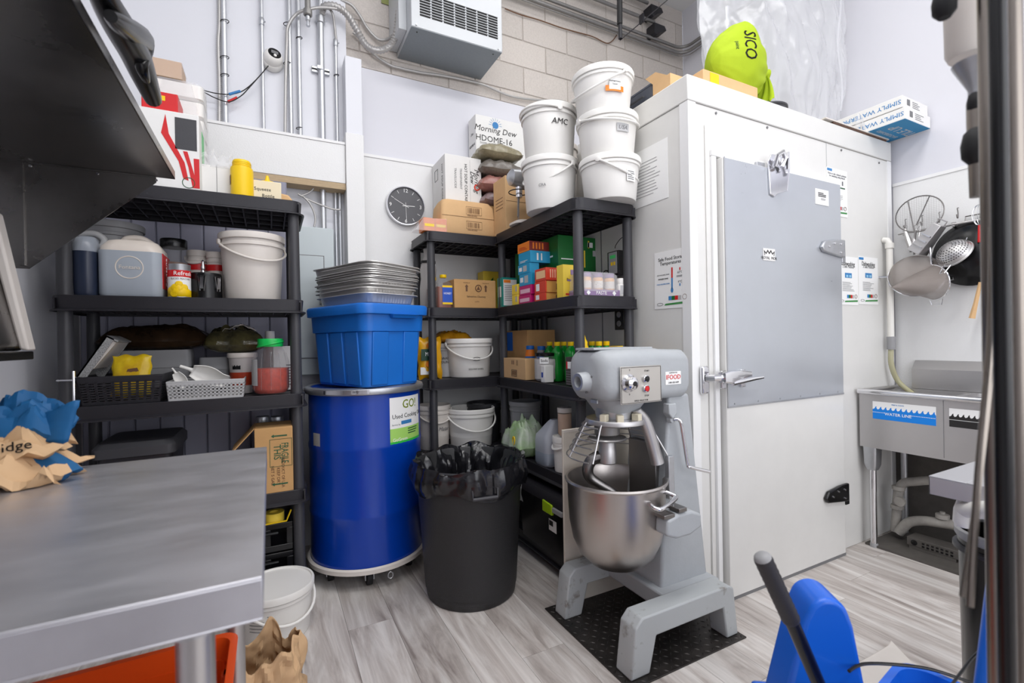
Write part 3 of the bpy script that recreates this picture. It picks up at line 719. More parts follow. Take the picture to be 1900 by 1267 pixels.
# ================================================================ RACKS
def rack(name, label, x0, x1, y0, y1, levels, long='X'):
    t = thing(name, label, 'shelving', ((x0+x1)/2, (y0+y1)/2, 0))
    hx, hy = (x1-x0)/2, (y1-y0)/2
    top = levels[0]
    for z in levels:
        sh = MB()
        sh.loft([(z-.05, hx-.012, hy-.012, .05), (z-.057, hx+.002, hy+.002, .055), (z-.062, hx+.002, hy+.002, .055), (z-.062, hx-.006, hy-.006, .05)][::-1] + [(z-.002, hx-.008, hy-.008, .05), (z, hx-.010, hy-.010, .048), (z, hx-.018, hy-.018, .042), (z-.060, hx-.018, hy-.018, .042)], 6, cap0=False, cap1=False)
        s = sh.build('shelf', M_['black_pl'], t)
        dk = MB(); n = int(2*(hy if long == 'X' else hx)/.045)
        for i in range(n):
            if long == 'X':
                a = -hy+.02+(2*hy-.04)*i/n; dk.box(-hx+.016, hx-.016, a, a+(2*hy-.04)/n-.008, z-.012, z-.004)
            else:
                a = -hx+.02+(2*hx-.04)*i/n; dk.box(a, a+(2*hx-.04)/n-.008, -hy+.016, hy-.016, z-.012, z-.004)
        mrib = int(2*(hx if long == 'X' else hy)/.06)
        for i in range(mrib+1):
            if long == 'X':
                a = -hx+.02+(2*hx-.04)*i/mrib; dk.box(a-.003, a+.003, -hy+.016, hy-.016, z-.055, z-.012)
            else:
                a = -hy+.02+(2*hy-.04)*i/mrib; dk.box(-hx+.016, hx-.016, a-.003, a+.003, z-.055, z-.012)
        for i in range(1, 4):
            if long == 'X': a = -hy+2*hy*i/4; dk.box(-hx+.016, hx-.016, a-.003, a+.003, z-.055, z-.012)
            else: a = -hx+2*hx*i/4; dk.box(a-.003, a+.003, -hy+.016, hy-.016, z-.055, z-.012)
        dk.build('deck_ribs', M_['black_pl'], s)
    for sx in (-1, 1):
        for sy in (-1, 1):
            p = MB()
            zs = sorted(levels)
            prof = [(.026, 0), (.026, .02), (.023, .03)]
            for a, b_ in zip(zs[:-1], zs[1:]): prof += [(.0265, a+.002), (.0245, a+.05), (.0235, b_-.07), (.022, b_-.06)]
            p.lathe(prof, 18, cx=sx*(hx-.045), cy=sy*(hy-.045))
            p.build('post', M_['black_pl2'], t)
    return t
LV = [1.865, 1.407, .972, .528, .11]
rack('storage_rack', 'black plastic five-shelf rack in front of the dim folding door', -.752, .152, 2.375, 2.79, LV)
rack('storage_rack', 'black plastic five-shelf rack against the clock wall, partly behind the drum', .83, 1.64, 2.70, 3.09, LV)
rack('storage_rack', 'black plastic five-shelf rack standing against the cooler side', 1.262, 1.655, 1.785, 2.695, LV, long='Y')

# ================================================================ THREE-COMPARTMENT SINK
SX0, SX1, SY0, SY1 = 2.955, 3.39, .30, 1.465
t = thing('compartment_sink', 'stainless steel multi-compartment sink against the right wall', 'sink', (SX0, SY1, 0))
zr, zb = .885, .565
D = SX1-SX0; Ln = SY1-SY0
def tub(y0, y1):
    mb = MB(); hx, hy = D/2-.035, (y1-y0)/2; cy = (y0+y1)/2
    mb.loft([(zr-.012, hx+.03, hy, .01, D/2, cy), (zr-.012, hx, hy-.012, .05, D/2, cy), (zb+.03, hx-.01, hy-.02, .05, D/2, cy), (zb+.008, hx-.05, hy-.06, .03, D/2, cy)], 5, cap0=False)
    return mb
yy = [0, -.375, -.75, -Ln]
for i in range(3): tub(yy[i+1], yy[i]).build('basin', M_['steel'], t)
Bx(.02, D, -Ln, 0, zb, zb+.006).build('bottom', M_['steel'], t)
Bx(.018, .022, -Ln, 0, zb, zr-.005).build('front_apron', M_['steel'], t)
MB().box(.02, D, -.004, 0, zb, zr).build('end_panel', M_['steel'], t)
MB().tube([(.01, -Ln, zr-.008), (.01, 0, zr-.008)], .015, 12).build('front_rim', M_['chrome'], t)
MB().tube([(.01, -.008, zr-.008), (D, -.008, zr-.008)], .012, 10).build('side_rim', M_['steel'], t)
zt_ = at(1700, 668, X=XR-.02).z
MB().prism([(D-.02, zr-.01), (D-.02, zt_-.05), (D+.025, zt_), (D+.03, zt_), (D+.03, zr-.01)], -Ln, -.085, 'Y').build('backsplash', M_['steel'], t)
Bx(.0165, .018, -.376, -.374, zb+.01, zr-.02).build('weld_seam', M_['ink_g'], t)
for y in (-.045, -.74):
    lg = MB().tube([(.055, y, .02), (.055, y, zb)], .0165, 14).build('leg', M_['chrome'], t)
    MB().loft([(zb-.13, .022, .022, .01, .055, y), (zb-.10, .034, .03, .01, .055, y), (zb, .038, .033, .01, .055, y)], 3).build('leg_socket', M_['galv'], lg)
    MB().lathe([(.02, .0), (.02, .015), (.012, .03)], 14, cx=.055, cy=y).build('foot', M_['grey_pl'], lg)
for y in (-.045, -.74): MB().tube([(D-.03, y, .0), (D-.03, y, zb)], .0165, 10).build('leg', M_['galv'], t)
# stickers
def wsticker(px0, px1, pyt, pyb, label, col, txt):
    a = at(px0, pyt, X=SX0+.017); d = at(px1, pyb, X=SX0+.017); w_ = a.y-d.y
    a2 = at(px0, pyb-(6 if px0 < 1700 else 3), X=SX0+.017)
    h_ = a.z-a2.z
    s = thing('water_line_sticker', label, 'sticker', (0, 0, 0)); s.matrix_world = FX(SX0+.0175, (a.y+d.y)/2, (a.z+a2.z)/2)
    Bx(-w_/2, w_/2, -h_/2, h_/2, 0, .0006).build('sheet', M_['paper'], s)
    n = 12 if txt else 8; wl = []
    for i in range(n):
        x = -w_/2+w_*i/n; q = w_/n
        wl += [(x, h_*.05), (x+q*.35, h_*.08), (x+q*.62, h_*.2), (x+q*.8, h_*.22), (x+q*.78, h_*.14), (x+q*.9, h_*.08)]
    MB().prism([(-w_/2, -h_/2)]+wl+[(w_/2, h_*.05), (w_/2, -h_/2)], .0006, .0010, 'Z').build('wave_print', col, s)
    dsh = [(-w_/2+w_*i/40, -w_/2+w_*(i+.6)/40, -h_*.13, -h_*.10) for i in range(40) if not (txt and 8 < i < 24)]
    flat(s, I(.0010), dsh, M_['paper'], 'dotted_line')
    if txt: text(txt, h_*.22, M_['paper'], s, I(.0014) @ Matrix.Translation((-w_*.08, -h_*.17, 0)), bold=.001)
    if txt: text('PREP & CLEAN', h_*.09, M_['ink_b'], s, I(.0010) @ Matrix.Translation((-w_*.08, h_*.38, 0)))
wsticker(1619, 1737, 744, 782, 'blue wave-edged WATER LINE sticker on the sink front', mat('sticker_blue', rgb(10, 130, 226), .45), 'WATER LINE')
wsticker(1761, 1845, 757, 794, 'black wave-edged sticker on the sink front, right of the blue one', M_['ink'], None)

# plumbing under the sink
def P2(px, py, X): return at(px, py, X=X)
XP = 3.22
t = thing('waste_pipe', 'dirty white waste pipe with a trap in the dark under the sink', 'pipe', (0, 0, 0))
pts = spline([P2(1745, 890, XP), P2(1700, 893, XP), P2(1676, 897, XP), P2(1667, 915, XP), P2(1664, 950, XP), P2(1661, 985, XP)])
MB().tube(pts, .024, 12).build('pipe_run', M_['pvc_d'], t)
pts = spline([P2(1668, 988, XP-.02), P2(1685, 970, XP-.02), P2(1710, 966, XP-.02), P2(1745, 970, XP-.02), P2(1775, 975, XP-.02), P2(1820, 985, XP-.02)])
MB().tube(pts, .026, 12).build('trap_bend', M_['pvc_d'], t)
c = P2(1672, 930, XP-.045)
MB().lathe([(.0, 0), (.026, 0), (.026, .02)], 16, M=Matrix.Translation(c) @ Matrix.Rotation(math.radians(-90), 4, 'Y')).build('cleanout_cap', M_['pvc_d'], t)
for px, py in ((1667, 905), (1665, 940), (1710, 966), (1745, 970)):
    c = P2(px, py, XP-.01); MB().lathe([(.029, -.012), (.031, -.01), (.031, .01), (.029, .012)], 16, M=Matrix.Translation(c)).build('collar', M_['pvc_d'], t)
c = P2(1749, 958, XP-.02); MB().lathe([(.03, -.01), (.03, .012), (.012, .014), (.012, .025)], 14, M=Matrix.Translation(c)).build('union_nut', M_['pvc_d'], t)
c = P2(1728, 1000, 3.12)
t = thing('floor_drain_box', 'perforated grey drain box on the floor under the sink', 'drain box', (3.12, c.y, .0))
Bx(0, .10, -.11, .11, .03, .075).build('body', M_['mottled_grey'], t, bevel=.003)
Bx(.002, .008, -.10, .10, .0, .03).build('foot', M_['mottled_grey'], t)
MB().lathe([(0, 0), (.014, 0), (.014, .004)], 14, M=Matrix.Translation((-.001, .075, .052)) @ Matrix.Rotation(math.radians(-90), 4, 'Y')).build('outlet', M_['black'], t)
hl = MB()
for i in range(7):
    for j in range(2): hl.box(-.0015, .001, -.09+i*.02, -.079+i*.02, .038+j*.016, .047+j*.016)
hl.build('perforations', M_['black'], t)
tag(Bx(2.98+.02, 3.42, .35, 1.46, 0, .012).build('floor_tray', M_['mottled_grey']), 'mottled dark grey floor strip under the sink', 'floor edge')
# ================================================================ BUILDERS FOR CONTAINERS
def FB(x0, x1, yt, yb, Y):
    m_ = (yt+yb)/2
    return at(x0, m_, Y=Y).x, at(x1, m_, Y=Y).x, at((x0+x1)/2, yb, Y=Y).z, at((x0+x1)/2, yt, Y=Y).z
def RB(xf, xn, xr, yt, yb, Xp=1.285):
    m_ = (yt+yb)/2; Yn = at(xn, m_, X=Xp).y
    return Xp, at(xr, m_, Y=Yn).x, Yn, at(xf, m_, X=Xp).y, at(xn, yb, X=Xp).z, at(xn, yt, X=Xp).z
def bucket(label, c, z, rt, rb, h, m='white_pl', lid=True, bail=(0, -60), group=None, name='plastic_bucket', cat='bucket', n=40, windows=False, handle=True, open_in=None):
    t = thing(name, label, cat, (c[0], c[1], z), 0, group)
    M = M_[m]; zr = h*.87
    pr = [(rb*.97, 0), (rb, .006), (rt*.955, zr-.02), (rt*1.0, zr-.018), (rt*1.0, zr-.006), (rt*.965, zr-.004), (rt*.97, h-.028)]
    if not lid: pr += [(rt*1.02, h-.026), (rt*1.02, h-.004), (rt*.99, h), (rt*.96, h-.004), (rt*.9, h*.3), (0, h*.3)]
    MB().lathe(pr, n, cap1=not lid and False).build('body', M, t)
    if lid:
        l = MB().lathe([(rt*.99, h-.030), (rt*1.035, h-.028), (rt*1.04, h-.006), (rt*1.02, h), (rt*.97, h), (rt*.96, h-.006), (0, h-.006)], n, cap0=False, cap1=False).build('lid', M, t)
    if handle:
        az, el = math.radians(bail[0]), math.radians(bail[1]); R = rt*1.05; pz = zr-.002
        pts = []
        for i in range(19):
            a = PI*i/18; u = R*math.cos(a); v = R*1.0*math.sin(a)
            d = Vector((math.cos(az), math.sin(az), 0)); s = Vector((-math.sin(az), math.cos(az), 0))
            pts.append(s*u+d*(v*math.cos(el))+Vector((0, 0, pz+v*math.sin(el))))
            if el < -.7: # hangs outside the wall
                rr = rt*1.04; q = Vector((pts[-1].x, pts[-1].y, 0)); need = math.sqrt(max(rr*rr-u*u, 0))
                pts[-1] = s*u+d*max(v*math.cos(el), need*.99)+Vector((0, 0, pz-v*.62))
        MB().tube(pts, .0055, 8).build('bail_handle', M, t)
        for sg in (-1, 1):
            p = Vector((-math.sin(az), math.cos(az), 0))*sg*(rt*1.01)
            MB().lathe([(.012, 0), (.013, .003), (.013, .010), (.008, .012)], 14, M=Matrix.Translation((p.x, p.y, pz)) @ Matrix.Rotation(az+sg*PI/2, 4, 'Z') @ Matrix.Rotation(PI/2, 4, 'Y')).build('handle_ear', M, t)
    return t
def wrapM(t, az, r, z):
    """print frame on a vertical cylinder, facing azimuth az (degrees, 270 = towards -Y)"""
    a = math.radians(az); nrm = Vector((math.cos(a), math.sin(a), 0)); right = Vector((-math.sin(a), math.cos(a), 0))
    return frame(nrm*r+Vector((0, 0, z)), right, (0, 0, 1))
def carton(label, x0, x1, y0, y1, z0, z1, m='card', group=None, cat='box', name='cardboard_box', rz=0, bev=.003, seam=True, open_top=False):
    t = thing(name, label, cat, ((x0+x1)/2, (y0+y1)/2, z0), rz, group)
    hx, hy, hz = (x1-x0)/2, (y1-y0)/2, z1-z0
    M = M_[m] if isinstance(m, str) else m
    if open_top:
        w_ = .005
        MB().box(-hx, hx, -hy, -hy+w_, 0, hz).box(-hx, hx, hy-w_, hy, 0, hz).box(-hx, -hx+w_, -hy+w_, hy-w_, 0, hz).box(hx-w_, hx, -hy+w_, hy-w_, 0, hz).box(-hx, hx, -hy, hy, 0, w_).build('body', M, t)
    else:
        Bx(-hx, hx, -hy, hy, 0, hz).build('body', M, t, bevel=bev)
        if seam: Bx(-hx+.002, hx-.002, -.0012, .0012, hz-.001, hz+.0006).build('top_seam', M_['brown'] if m in ('card', 'card2') else M_['ink_g'], t)
    t['_h'] = (hx, hy, hz); return t, hx, hy, hz
def jar(label, c, z, r, h, body, lidm, fill=None, fillh=.6, neck=.8, group=None, name='jar', cat='jar', shoulder=.78, lidh=.12, rect=None, base=.9):
    t = thing(name, label, cat, (c[0], c[1], z), 0, group)
    lh = h*lidh; hb = h-lh
    pr = [(r*base*.9, 0), (r*base, .006), (r, h*.1), (r, hb*shoulder), (r*(1+neck)/2*1.02, hb*(shoulder+1)/2), (r*neck, hb*.97), (r*neck, hb)]
    MB().lathe(pr, 28, cap1=False).build('body', M_[body], t)
    if fill:
        MB().lathe([(r*base*.86, .004), (r*base*.96, .01), (r*.965, h*.1), (r*.965, h*fillh), (0, h*fillh+.002)], 28, cap1=False).build('contents', fill if not isinstance(fill, str) else M_[fill], t)
    MB().lathe([(r*neck*1.06, hb-.004), (r*neck*1.08, hb), (r*neck*1.08, h-.003), (r*neck*1.03, h), (0, h)], 28, cap0=False, cap1=False).build('lid', M_[lidm], t)
    return t
def pillow(hx, hy, hz, n=26, m_=16, seed=0, crump=.2, pinch=.12, flat_base=True):
    """a filled, sealed bag: thick middle, flat seams"""
    mb = MB(); off = Vector((seed*7.3, seed*3.1, 0))
    def f(sgn):
        def g(u, v):
            x, y = (u-.5)*2, (v-.5)*2
            t = max(0, (1-abs(x)**3.2))*max(0, (1-abs(y)**3.2)); t = t**.55
            nz = noise.noise(Vector((x*3, y*3, sgn*2))+off)*crump+noise.noise(Vector((x*8, y*8, sgn))+off)*crump*.4
            k = 1+pinch*.35*math.sin(9*y+seed)*(abs(x)**4)
            z = (hz*t*(1+nz)) if sgn > 0 else -hz*.5*t*(1+nz*.3)
            return (x*hx*k, y*hy*(1+.05*math.sin(7*x+seed)), z+hz*.5)
        return g
    mb.grid(f(1), n, m_); mb.grid(f(-1), n, m_)
    return mb
rz_ = random.Random(3)

# ================================================================ DRUM, TOTE, FOIL PANS
DX, DY = .455, 2.617
t = thing('oil_drum', 'tall blue used-cooking-oil drum on a round dolly', 'drum', (DX, DY, 0))
R0 = .286
MB().lathe([(R0*.97, .105), (R0, .112), (R0, .33), (R0+.003, .345), (R0+.003, .36), (R0, .375), (R0, .66), (R0+.003, .675), (R0+.003, .69), (R0, .705), (R0, .96), (R0*.9, .962), (0, .962)], 64, cap1=False).build('drum_body', M_['blue'], t)
MB().lathe([(R0*1.0, .945), (R0+.016, .95), (R0+.02, .965), (R0+.016, .978), (R0, .984), (R0-.012, .98), (R0-.014, .962)], 64, cap0=False, cap1=False).build('locking_ring', M_['galv'], t)
MB().lathe([(R0-.012, .978), (R0-.02, .970), (0, .972)], 48, cap0=False, cap1=False).build('drum_lid', M_['blue'], t)
az = 252
Mw = wrapM(t, az, R0+.021, .966)
flat(t, Mw, [(-.16, .06, -.010, .009)], M_['chrome'], 'closing_lever', wrap=R0+.02, t=.006)
text('08/27', .014, M_['ink'], t, Mw @ WT(R0, .0, 0, .007), wrap=R0+.02)
# dolly: ring, plate and castors
MB().lathe([(R0+.006, .085), (R0+.018, .088), (R0+.018, .108), (R0+.010, .116), (R0+.002, .112), (R0+.002, .085)], 64, cap0=False, cap1=False).build('dolly_ring', M_['white_pl2'], t)
MB().lathe([(0, .088), (R0, .088), (R0, .104), (0, .104)], 48, cap0=False, cap1=False).build('dolly_plate', M_['galv'], t)
for a in (-100, -30, 60, 130, 200):
    a = math.radians(a); cx, cy = .215*math.cos(a), .215*math.sin(a)
    c = Bx(cx-.03, cx+.03, cy-.025, cy+.025, .080, .088).build('castor', M_['galv'], t)
    MB().lathe([(.0, -.014), (.034, -.014), (.036, -.010), (.036, .010), (.034, .014), (0, .014)], 20, cap0=False, cap1=False, M=Matrix.Translation((cx, cy, .036)) @ Matrix.Rotation(PI/2, 4, 'Y')).build('wheel', M_['rubber'], c)
    MB().box(cx-.022, cx-.018, cy-.02, cy+.02, .03, .08).box(cx+.018, cx+.022, cy-.02, cy+.02, .03, .08).build('fork', M_['galv'], c)
MB().tube([(.05+.012*math.cos(a), -R0-.012, .062+.016*math.sin(a)) for a in [2*PI*i/12 for i in range(12)]], .003, 6, closed=True).build('split_pin', M_['galv'], t)
# the oil label wraps round the right side of the drum
cpx = at(765, 760, Y=DY-.2); 
Ml = wrapM(t, 308, R0+.001, .0)
lab_az = 305
Mw = wrapM(t, lab_az, R0+.0008, .80)
lb = flat(t, Mw, [(-.11, .12, -.115, .125)], M_['paper'], 'oil_label', wrap=R0)
flat(t, Mw, [(-.11, .12, -.114, -.095)], mat('label_green', rgb(50, 190, 70), .5), 'label_band', wrap=R0, t=.0012)
flat(t, Mw, [(-.11, .12, -.095, -.03)], mat('label_lime', rgb(170, 220, 110), .5), 'label_band', wrap=R0, t=.0010)
text('GO!', .062, mat('go_green', rgb(120, 140, 20), .5), t, Mw @ WT(R0, .02, .085, .001), wrap=R0, bold=.0015, align='CENTER')
text('Used Cooking Oil', .031, M_['ink'], t, Mw @ WT(R0, .015, .028, .001), wrap=R0)
flat(t, Mw, [(-.045, .03, -.014, .004)], M_['ink_b'], 'blue_stroke', wrap=R0, t=.0012)
text('Service by', .012, M_['ink_g'], t, Mw @ WT(R0, -.075, -.012, .001), wrap=R0)
flat(t, Mw, lines(.0, .1, -.07, -.035, 3), M_['ink_gr'], 'small_print', wrap=R0, t=.0014)
text('GoGreen', .024, M_['paper'], t, Mw @ WT(R0, -.05, -.088, .0014), wrap=R0)
Mw = wrapM(t, 205, R0+.0008, .72)
flat(t, Mw, [(-.03, .03, -.03, .04)], M_['grey_pl2'], 'small_label', wrap=R0)

# blue tote
TR = math.radians(22.9)
t = thing('storage_tote', 'blue plastic storage tote standing on the oil drum', 'tote', (.46, 2.575, .985), TR)
hx, hy, hh = .195, .275, .405
tb = MB().loft([(0, hx*.80, hy*.84, .05), (.004, hx*.82, hy*.86, .05), (.27, hx*.90, hy*.92, .05), (.272, hx*.955, hy*.955, .055), (.36, hx*.975, hy*.97, .055)], 6, cap1=False)
tb.build('body', M_['tote'], t)
rb_ = MB()
for k in range(3):   # raised panels on the long and short sides
    yc = (-.5+.5*k)*hy*1.0
    for sx in (-1, 1): rb_.hexa([(sx*hx*.80, yc-.055, .01), (sx*hx*.85, yc-.055, .01), (sx*hx*.85, yc+.055, .01), (sx*hx*.80, yc+.055, .01), (sx*hx*.88, yc-.055, .27), (sx*hx*.935, yc-.055, .27), (sx*hx*.935, yc+.055, .27), (sx*hx*.88, yc+.055, .27)])
for sy in (-1, 1):
    for xc in (-.09, .09): rb_.hexa([(xc-.045, sy*hy*.84, .01), (xc+.045, sy*hy*.84, .01), (xc+.045, sy*hy*.885, .01), (xc-.045, sy*hy*.885, .01), (xc-.045, sy*hy*.9, .27), (xc+.045, sy*hy*.9, .27), (xc+.045, sy*hy*.945, .27), (xc-.045, sy*hy*.945, .27)])
rb_.build('raised_panels', M_['tote'], t, bevel=.004)
MB().loft([(.352, hx*.99, hy*.99, .06), (.355, hx*1.06, hy*1.04, .065), (.392, hx*1.07, hy*1.05, .065), (.402, hx*1.04, hy*1.03, .06), (.405, hx*1.0, hy*1.0, .055), (.40, hx*.9, hy*.94, .05)], 7, cap0=False).build('lid', M_['tote'], t)
MB().loft([(.335, .07, .018, .01, .03, -hy*1.0), (.348, .075, .024, .01, .03, -hy*1.0), (.354, .08, .028, .01, .03, -hy*1.02)], 3).build('handle', M_['tote'], t, bevel=.003)
# foil pans, nested in a stack
def foil_pan(hx, hy, dep):
    mb = MB(); k = 120; rs = []
    def ring(z, ax, ay, r, flute):
        out = []
        for i in range(k):
            a = 2*PI*i/k; c_, s_ = math.cos(a), math.sin(a)
            n_ = 7
            q = (abs(c_)**n_+abs(s_)**n_)**(-1/n_)
            f_ = 1+(flute if i % 2 else -flute)
            out.append((c_*q*ax*f_, s_*q*ay*f_, z))
        return out
    rs = [ring(0, hx*.80, hy*.86, .05, 0), ring(.006, hx*.84, hy*.885, .05, .005), ring(dep-.006, hx*.90, hy*.93, .05, .005), ring(dep-.002, hx*.915, hy*.94, .05, 0), ring(dep, hx, hy, .06, 0), ring(dep-.004, hx*1.01, hy*1.006, .06, 0)]
    mb.rings(rs, True, True, False); return mb
proto = foil_pan(.168, .262, .05); base = None
zz = 1.392; zs = [0, .026, .042, .058, .066, .076, .084, .094, .104, .114, .136, .150]
for i, dz in enumerate(zs):
    lbs = {0: 'foil roasting pan at the bottom of the stack on the blue tote', 11: 'foil roasting pan on top of the tall stack on the blue tote', 10: 'foil roasting pan second from the top of the stack, raised clear of those below'}
    lb = lbs.get(i, 'foil roasting pan nested in the stack on the blue tote, '+['', 'second', 'third', 'fourth', 'fifth', 'sixth', 'seventh', 'eighth', 'ninth', 'tenth', '', ''][i]+' rim from the bottom')
    if base is None:
        base = proto.build('foil_pan', M_['alu'], ang=25); o = base
    else:
        o = base.copy(); COL.objects.link(o)
    rr = TR+rz_.uniform(-.025, .025)
    o.location = (.46+rz_.uniform(-.006, .006), 2.572+rz_.uniform(-.006, .006), zz+dz); o.rotation_euler = (rz_.uniform(-.01, .01), rz_.uniform(-.012, .012)+(.03 if i > 9 else 0), rr)
    if i > 9: o.location.x += .01
    tag(o, lb, 'foil pan', 'foil pans stacked on the tote')
o = foil_pan(.085, .13, .04).build('foil_pan', M_['alu'], ang=25, loc=(.34, 2.69, 1.56), rz=TR+.1)
tag(o, 'small foil pan at the back left of the foil stack on the tote', 'foil pan')

# ================================================================ BLACK BIN WITH LINER
TX, TY = .85, 2.122
t = thing('waste_bin', 'tall round black waste bin with two lug handles on the floor', 'bin', (TX, TY, 0))
MB().lathe([(.205, 0), (.212, .008), (.215, .03), (.243, .50), (.252, .502), (.256, .53), (.256, .56), (.268, .60), (.27, .625), (.262, .63), (.255, .62), (.22, .05), (0, .05)], 48, cap1=False).build('bin_body', M_['bin'], t)
for a in (262, 82):
    Mw = wrapM(t, a, .252, .545)
    MB().tube([Mw @ Vector(p) for p in ((-.055, .012, -.01), (-.055, .012, .022), (-.055, -.022, .026), (.055, -.022, .026), (.055, .012, .022), (.055, .012, -.01))], .008, 8).build('lug_handle', M_['black_pl2'], t)
t = thing('bin_liner', 'glossy black plastic liner draped over the rim of the waste bin', 'liner', (TX, TY, .52))
def lw(a, z):
    return noise.noise(Vector((math.cos(a)*2.2, math.sin(a)*2.2, z*6)))*.10+noise.noise(Vector((math.cos(a)*7, math.sin(a)*7, z*5)))*.055
def liner(u, v):
    a = 2*PI*u
    # v 0 = outer hem, .55 = rim, 1 = deep inside
    if v < .5:
        s = v/.5; r = .268+.014*math.sin(s*PI); z = .03*noise.noise(Vector((math.cos(a)*1.5, math.sin(a)*1.5, 1)))+.0+s*.125
        z = z*1+(1-s)*(.02*math.sin(a*5))
    else:
        s = (v-.5)/.5; r = .268-.055*s-.02*math.sin(s*PI); z = .125+.012*math.sin(s*PI)*0+.02*(1-s)*math.sin(s*3.1)-s*.30
    w_ = noise.noise(Vector((math.cos(a)*5, math.sin(a)*5, z*9)))*.035+noise.noise(Vector((math.cos(a)*14, math.sin(a)*14, z*14)))*.018
    amp = 1 if v > .06 else .5
    dr = w_*(1.0 if v > .5 else .45)
    r2 = r+dr*amp; 
    if v <= .5: r2 = max(r2, .2725)
    zt = z+noise.noise(Vector((math.cos(a)*4, math.sin(a)*4, v*3)))*.022*(1 if v > .3 else .5)
    return (r2*math.cos(a), r2*math.sin(a), zt)
MB().grid(liner, 150, 34, cu=True).build('liner_film', M_['bag'], t, ang=30)
MB().lathe([(.2, -.2), (.0, -.2)], 30, cap0=False, cap1=False, wob=lambda a, z: .03*math.sin(5*a)).build('liner_bottom', M_['bag'], t)

# ================================================================ LEFT RACK CONTENTS
YL = 2.40
Z1, Z2, Z3, Z4, Z5 = LV
# -- top shelf
x0, x1, zb_, zt_ = FB(255, 370, 205, 357, 2.40)
t, hx, hy, hz = carton('white and red window carton on the left rack top, half behind the bracket', x0, x1, 2.40, 2.62, Z1, zt_+.0, 'white_card', name='window_carton', seam=False)
Fm = lambda x, z: FY(x, -hy-.0006, z)
flat(t, Fm(0, 0), [(hx*.2, hx*.92, hz*.52, hz*.93)], M_['black_pl2'], 'window_print')
MB().prism([(hx*.45, hz*.5), (hx*.62, hz*.3), (hx*.75, 0.01), (hx*.99, .01), (hx*.99, hz*.42), (hx*.8, hz*.42), (hx*.82, hz*.2), (hx*.6, hz*.5)], -hy-.0012, -hy-.0004, 'Y').build('red_swoosh', M_['red'], t)
MB().prism([(-hx*.1, hz*.95), (.0, hz*.7), (hx*.5, hz*.35), (hx*.62, hz*.12), (hx*.45, hz*.14), (hx*.3, hz*.36), (-hx*.25, hz*.7)], -hy-.0012, -hy-.0004, 'Y').build('red_swoosh', M_['red'], t)
MB().tube([(hx*.62+.022*math.cos(a), -hy-.001, .03+.022*math.sin(a)) for a in [2*PI*i/18 for i in range(18)]], .0015, 5, closed=True).build('green_seal', M_['ink_gr'], t)
Bx(hx, hx+.0008, -hy*.2, hy*.5, hz*.35, hz*.9).build('green_label', M_['bright_green'], t)
zc = zt_
t, hx, hy, hz = carton('small red carton lying on the window carton', at(262, 190, Y=2.42).x, at(330, 190, Y=2.42).x, 2.42, 2.56, zc+.001, at(300, 170, Y=2.42).z, 'red', name='red_carton', seam=False)
flat(t, FY(0, -hy-.0006, 0), [(-hx*.1, hx*.3, hz*.55, hz*.8)], M_['yellow'], 'print')
# stacked foam lids in film
t = thing('foam_box_pack', 'film-wrapped pack of white foam takeout boxes behind the red carton', 'foam boxes', (at(332, 200, Y=2.66).x, 2.70, Z1))
zt2 = at(330, 148, Y=2.62).z-Z1
for k in range(7):
    z0 = zt2*k/7
    MB().loft([(z0, .085, .07, .02), (z0+.01, .1, .08, .02), (z0+zt2/7-.01, .1, .08, .02), (z0+zt2/7-.001, .075, .06, .03)], 4).build('foam_box', M_['white_pl'], t)
MB().loft([(.0, .104, .084, .03), (zt2*.5, .108, .087, .04), (zt2, .104, .08, .05), (zt2+.012, .08, .05, .03)], 5, cap0=False).build('film_wrap', M_['film'], t)
x0, x1, zb_, z_ = FB(272, 344, 118, 150, 2.68)
t, hx, hy, hz = carton('brown cardboard box wrapped in clear film, behind the black mitts', x0-.02, x1-.01, 2.64, 2.775, Z1+zt2+.014, z_, 'card')
Bx(-hx-.003, hx+.003, -hy-.003, hy+.003, -.001, hz*.98).build('film_wrap', M_['film'], t)
# white sleeve box with torn film
x0, x1, zb_, z_ = FB(374, 430, 307, 360, 2.47)
t, hx, hy, hz = carton('white cup carton in torn clear film between red carton and yellow jar', x0, x1, 2.47, 2.66, Z1, z_, 'white_card', seam=False)
Bx(-.001, .001, -hy-.001, -hy, 0, hz).build('corner_crease', M_['ink_g'], t)
def crown(u, v):
    a = 2*PI*u; r = 1+.08*noise.noise(Vector((math.cos(a)*3, math.sin(a)*3, v*4)))
    x = max(-hx, min(hx, 1.35*hx*math.cos(a))); y = max(-hy, min(hy, 1.35*hy*math.sin(a)))
    return (x*r*(1+.05*v), y*r*(1+.05*v), hz-.01+v*.065*(1+.7*noise.noise(Vector((math.cos(a)*4, math.sin(a)*4, 3)))))
MB().grid(crown, 60, 7, cu=True).build('torn_film', M_['film'], t, ang=20)
# yellow jar
c = at(449, 340, Y=2.43)
t = thing('yellow_squeeze_jar', 'bright yellow screw-top bottle on the left rack top', 'bottle', (c.x, 2.44, Z1))
hj = at(449, 297, Y=2.42).z-Z1
MB().lathe([(.042, 0), (.046, .004), (.046, hj*.74), (.044, hj*.80), (.036, hj*.82)], 28).build('body', M_['yellow'], t)
MB().lathe([(.037, hj*.82), (.037, hj*.97), (.034, hj), (0, hj)], 28, cap0=False, cap1=False).build('neck', M_['yellow'], t)
for k in range(3): MB().tube([(.0372*math.cos(a), .0372*math.sin(a), hj*(.85+.04*k)) for a in [2*PI*i/24 for i in range(24)]], .0013, 5, closed=True).build('thread', M_['yellow'], t)
MB().prism([(-.012, -.02), (.012, -.02), (.012, .02), (-.012, .02)], 0, .001, 'Z', M=wrapM(t, 190, .046, hj*.45)).build('brown_label', M_['brown'], t)
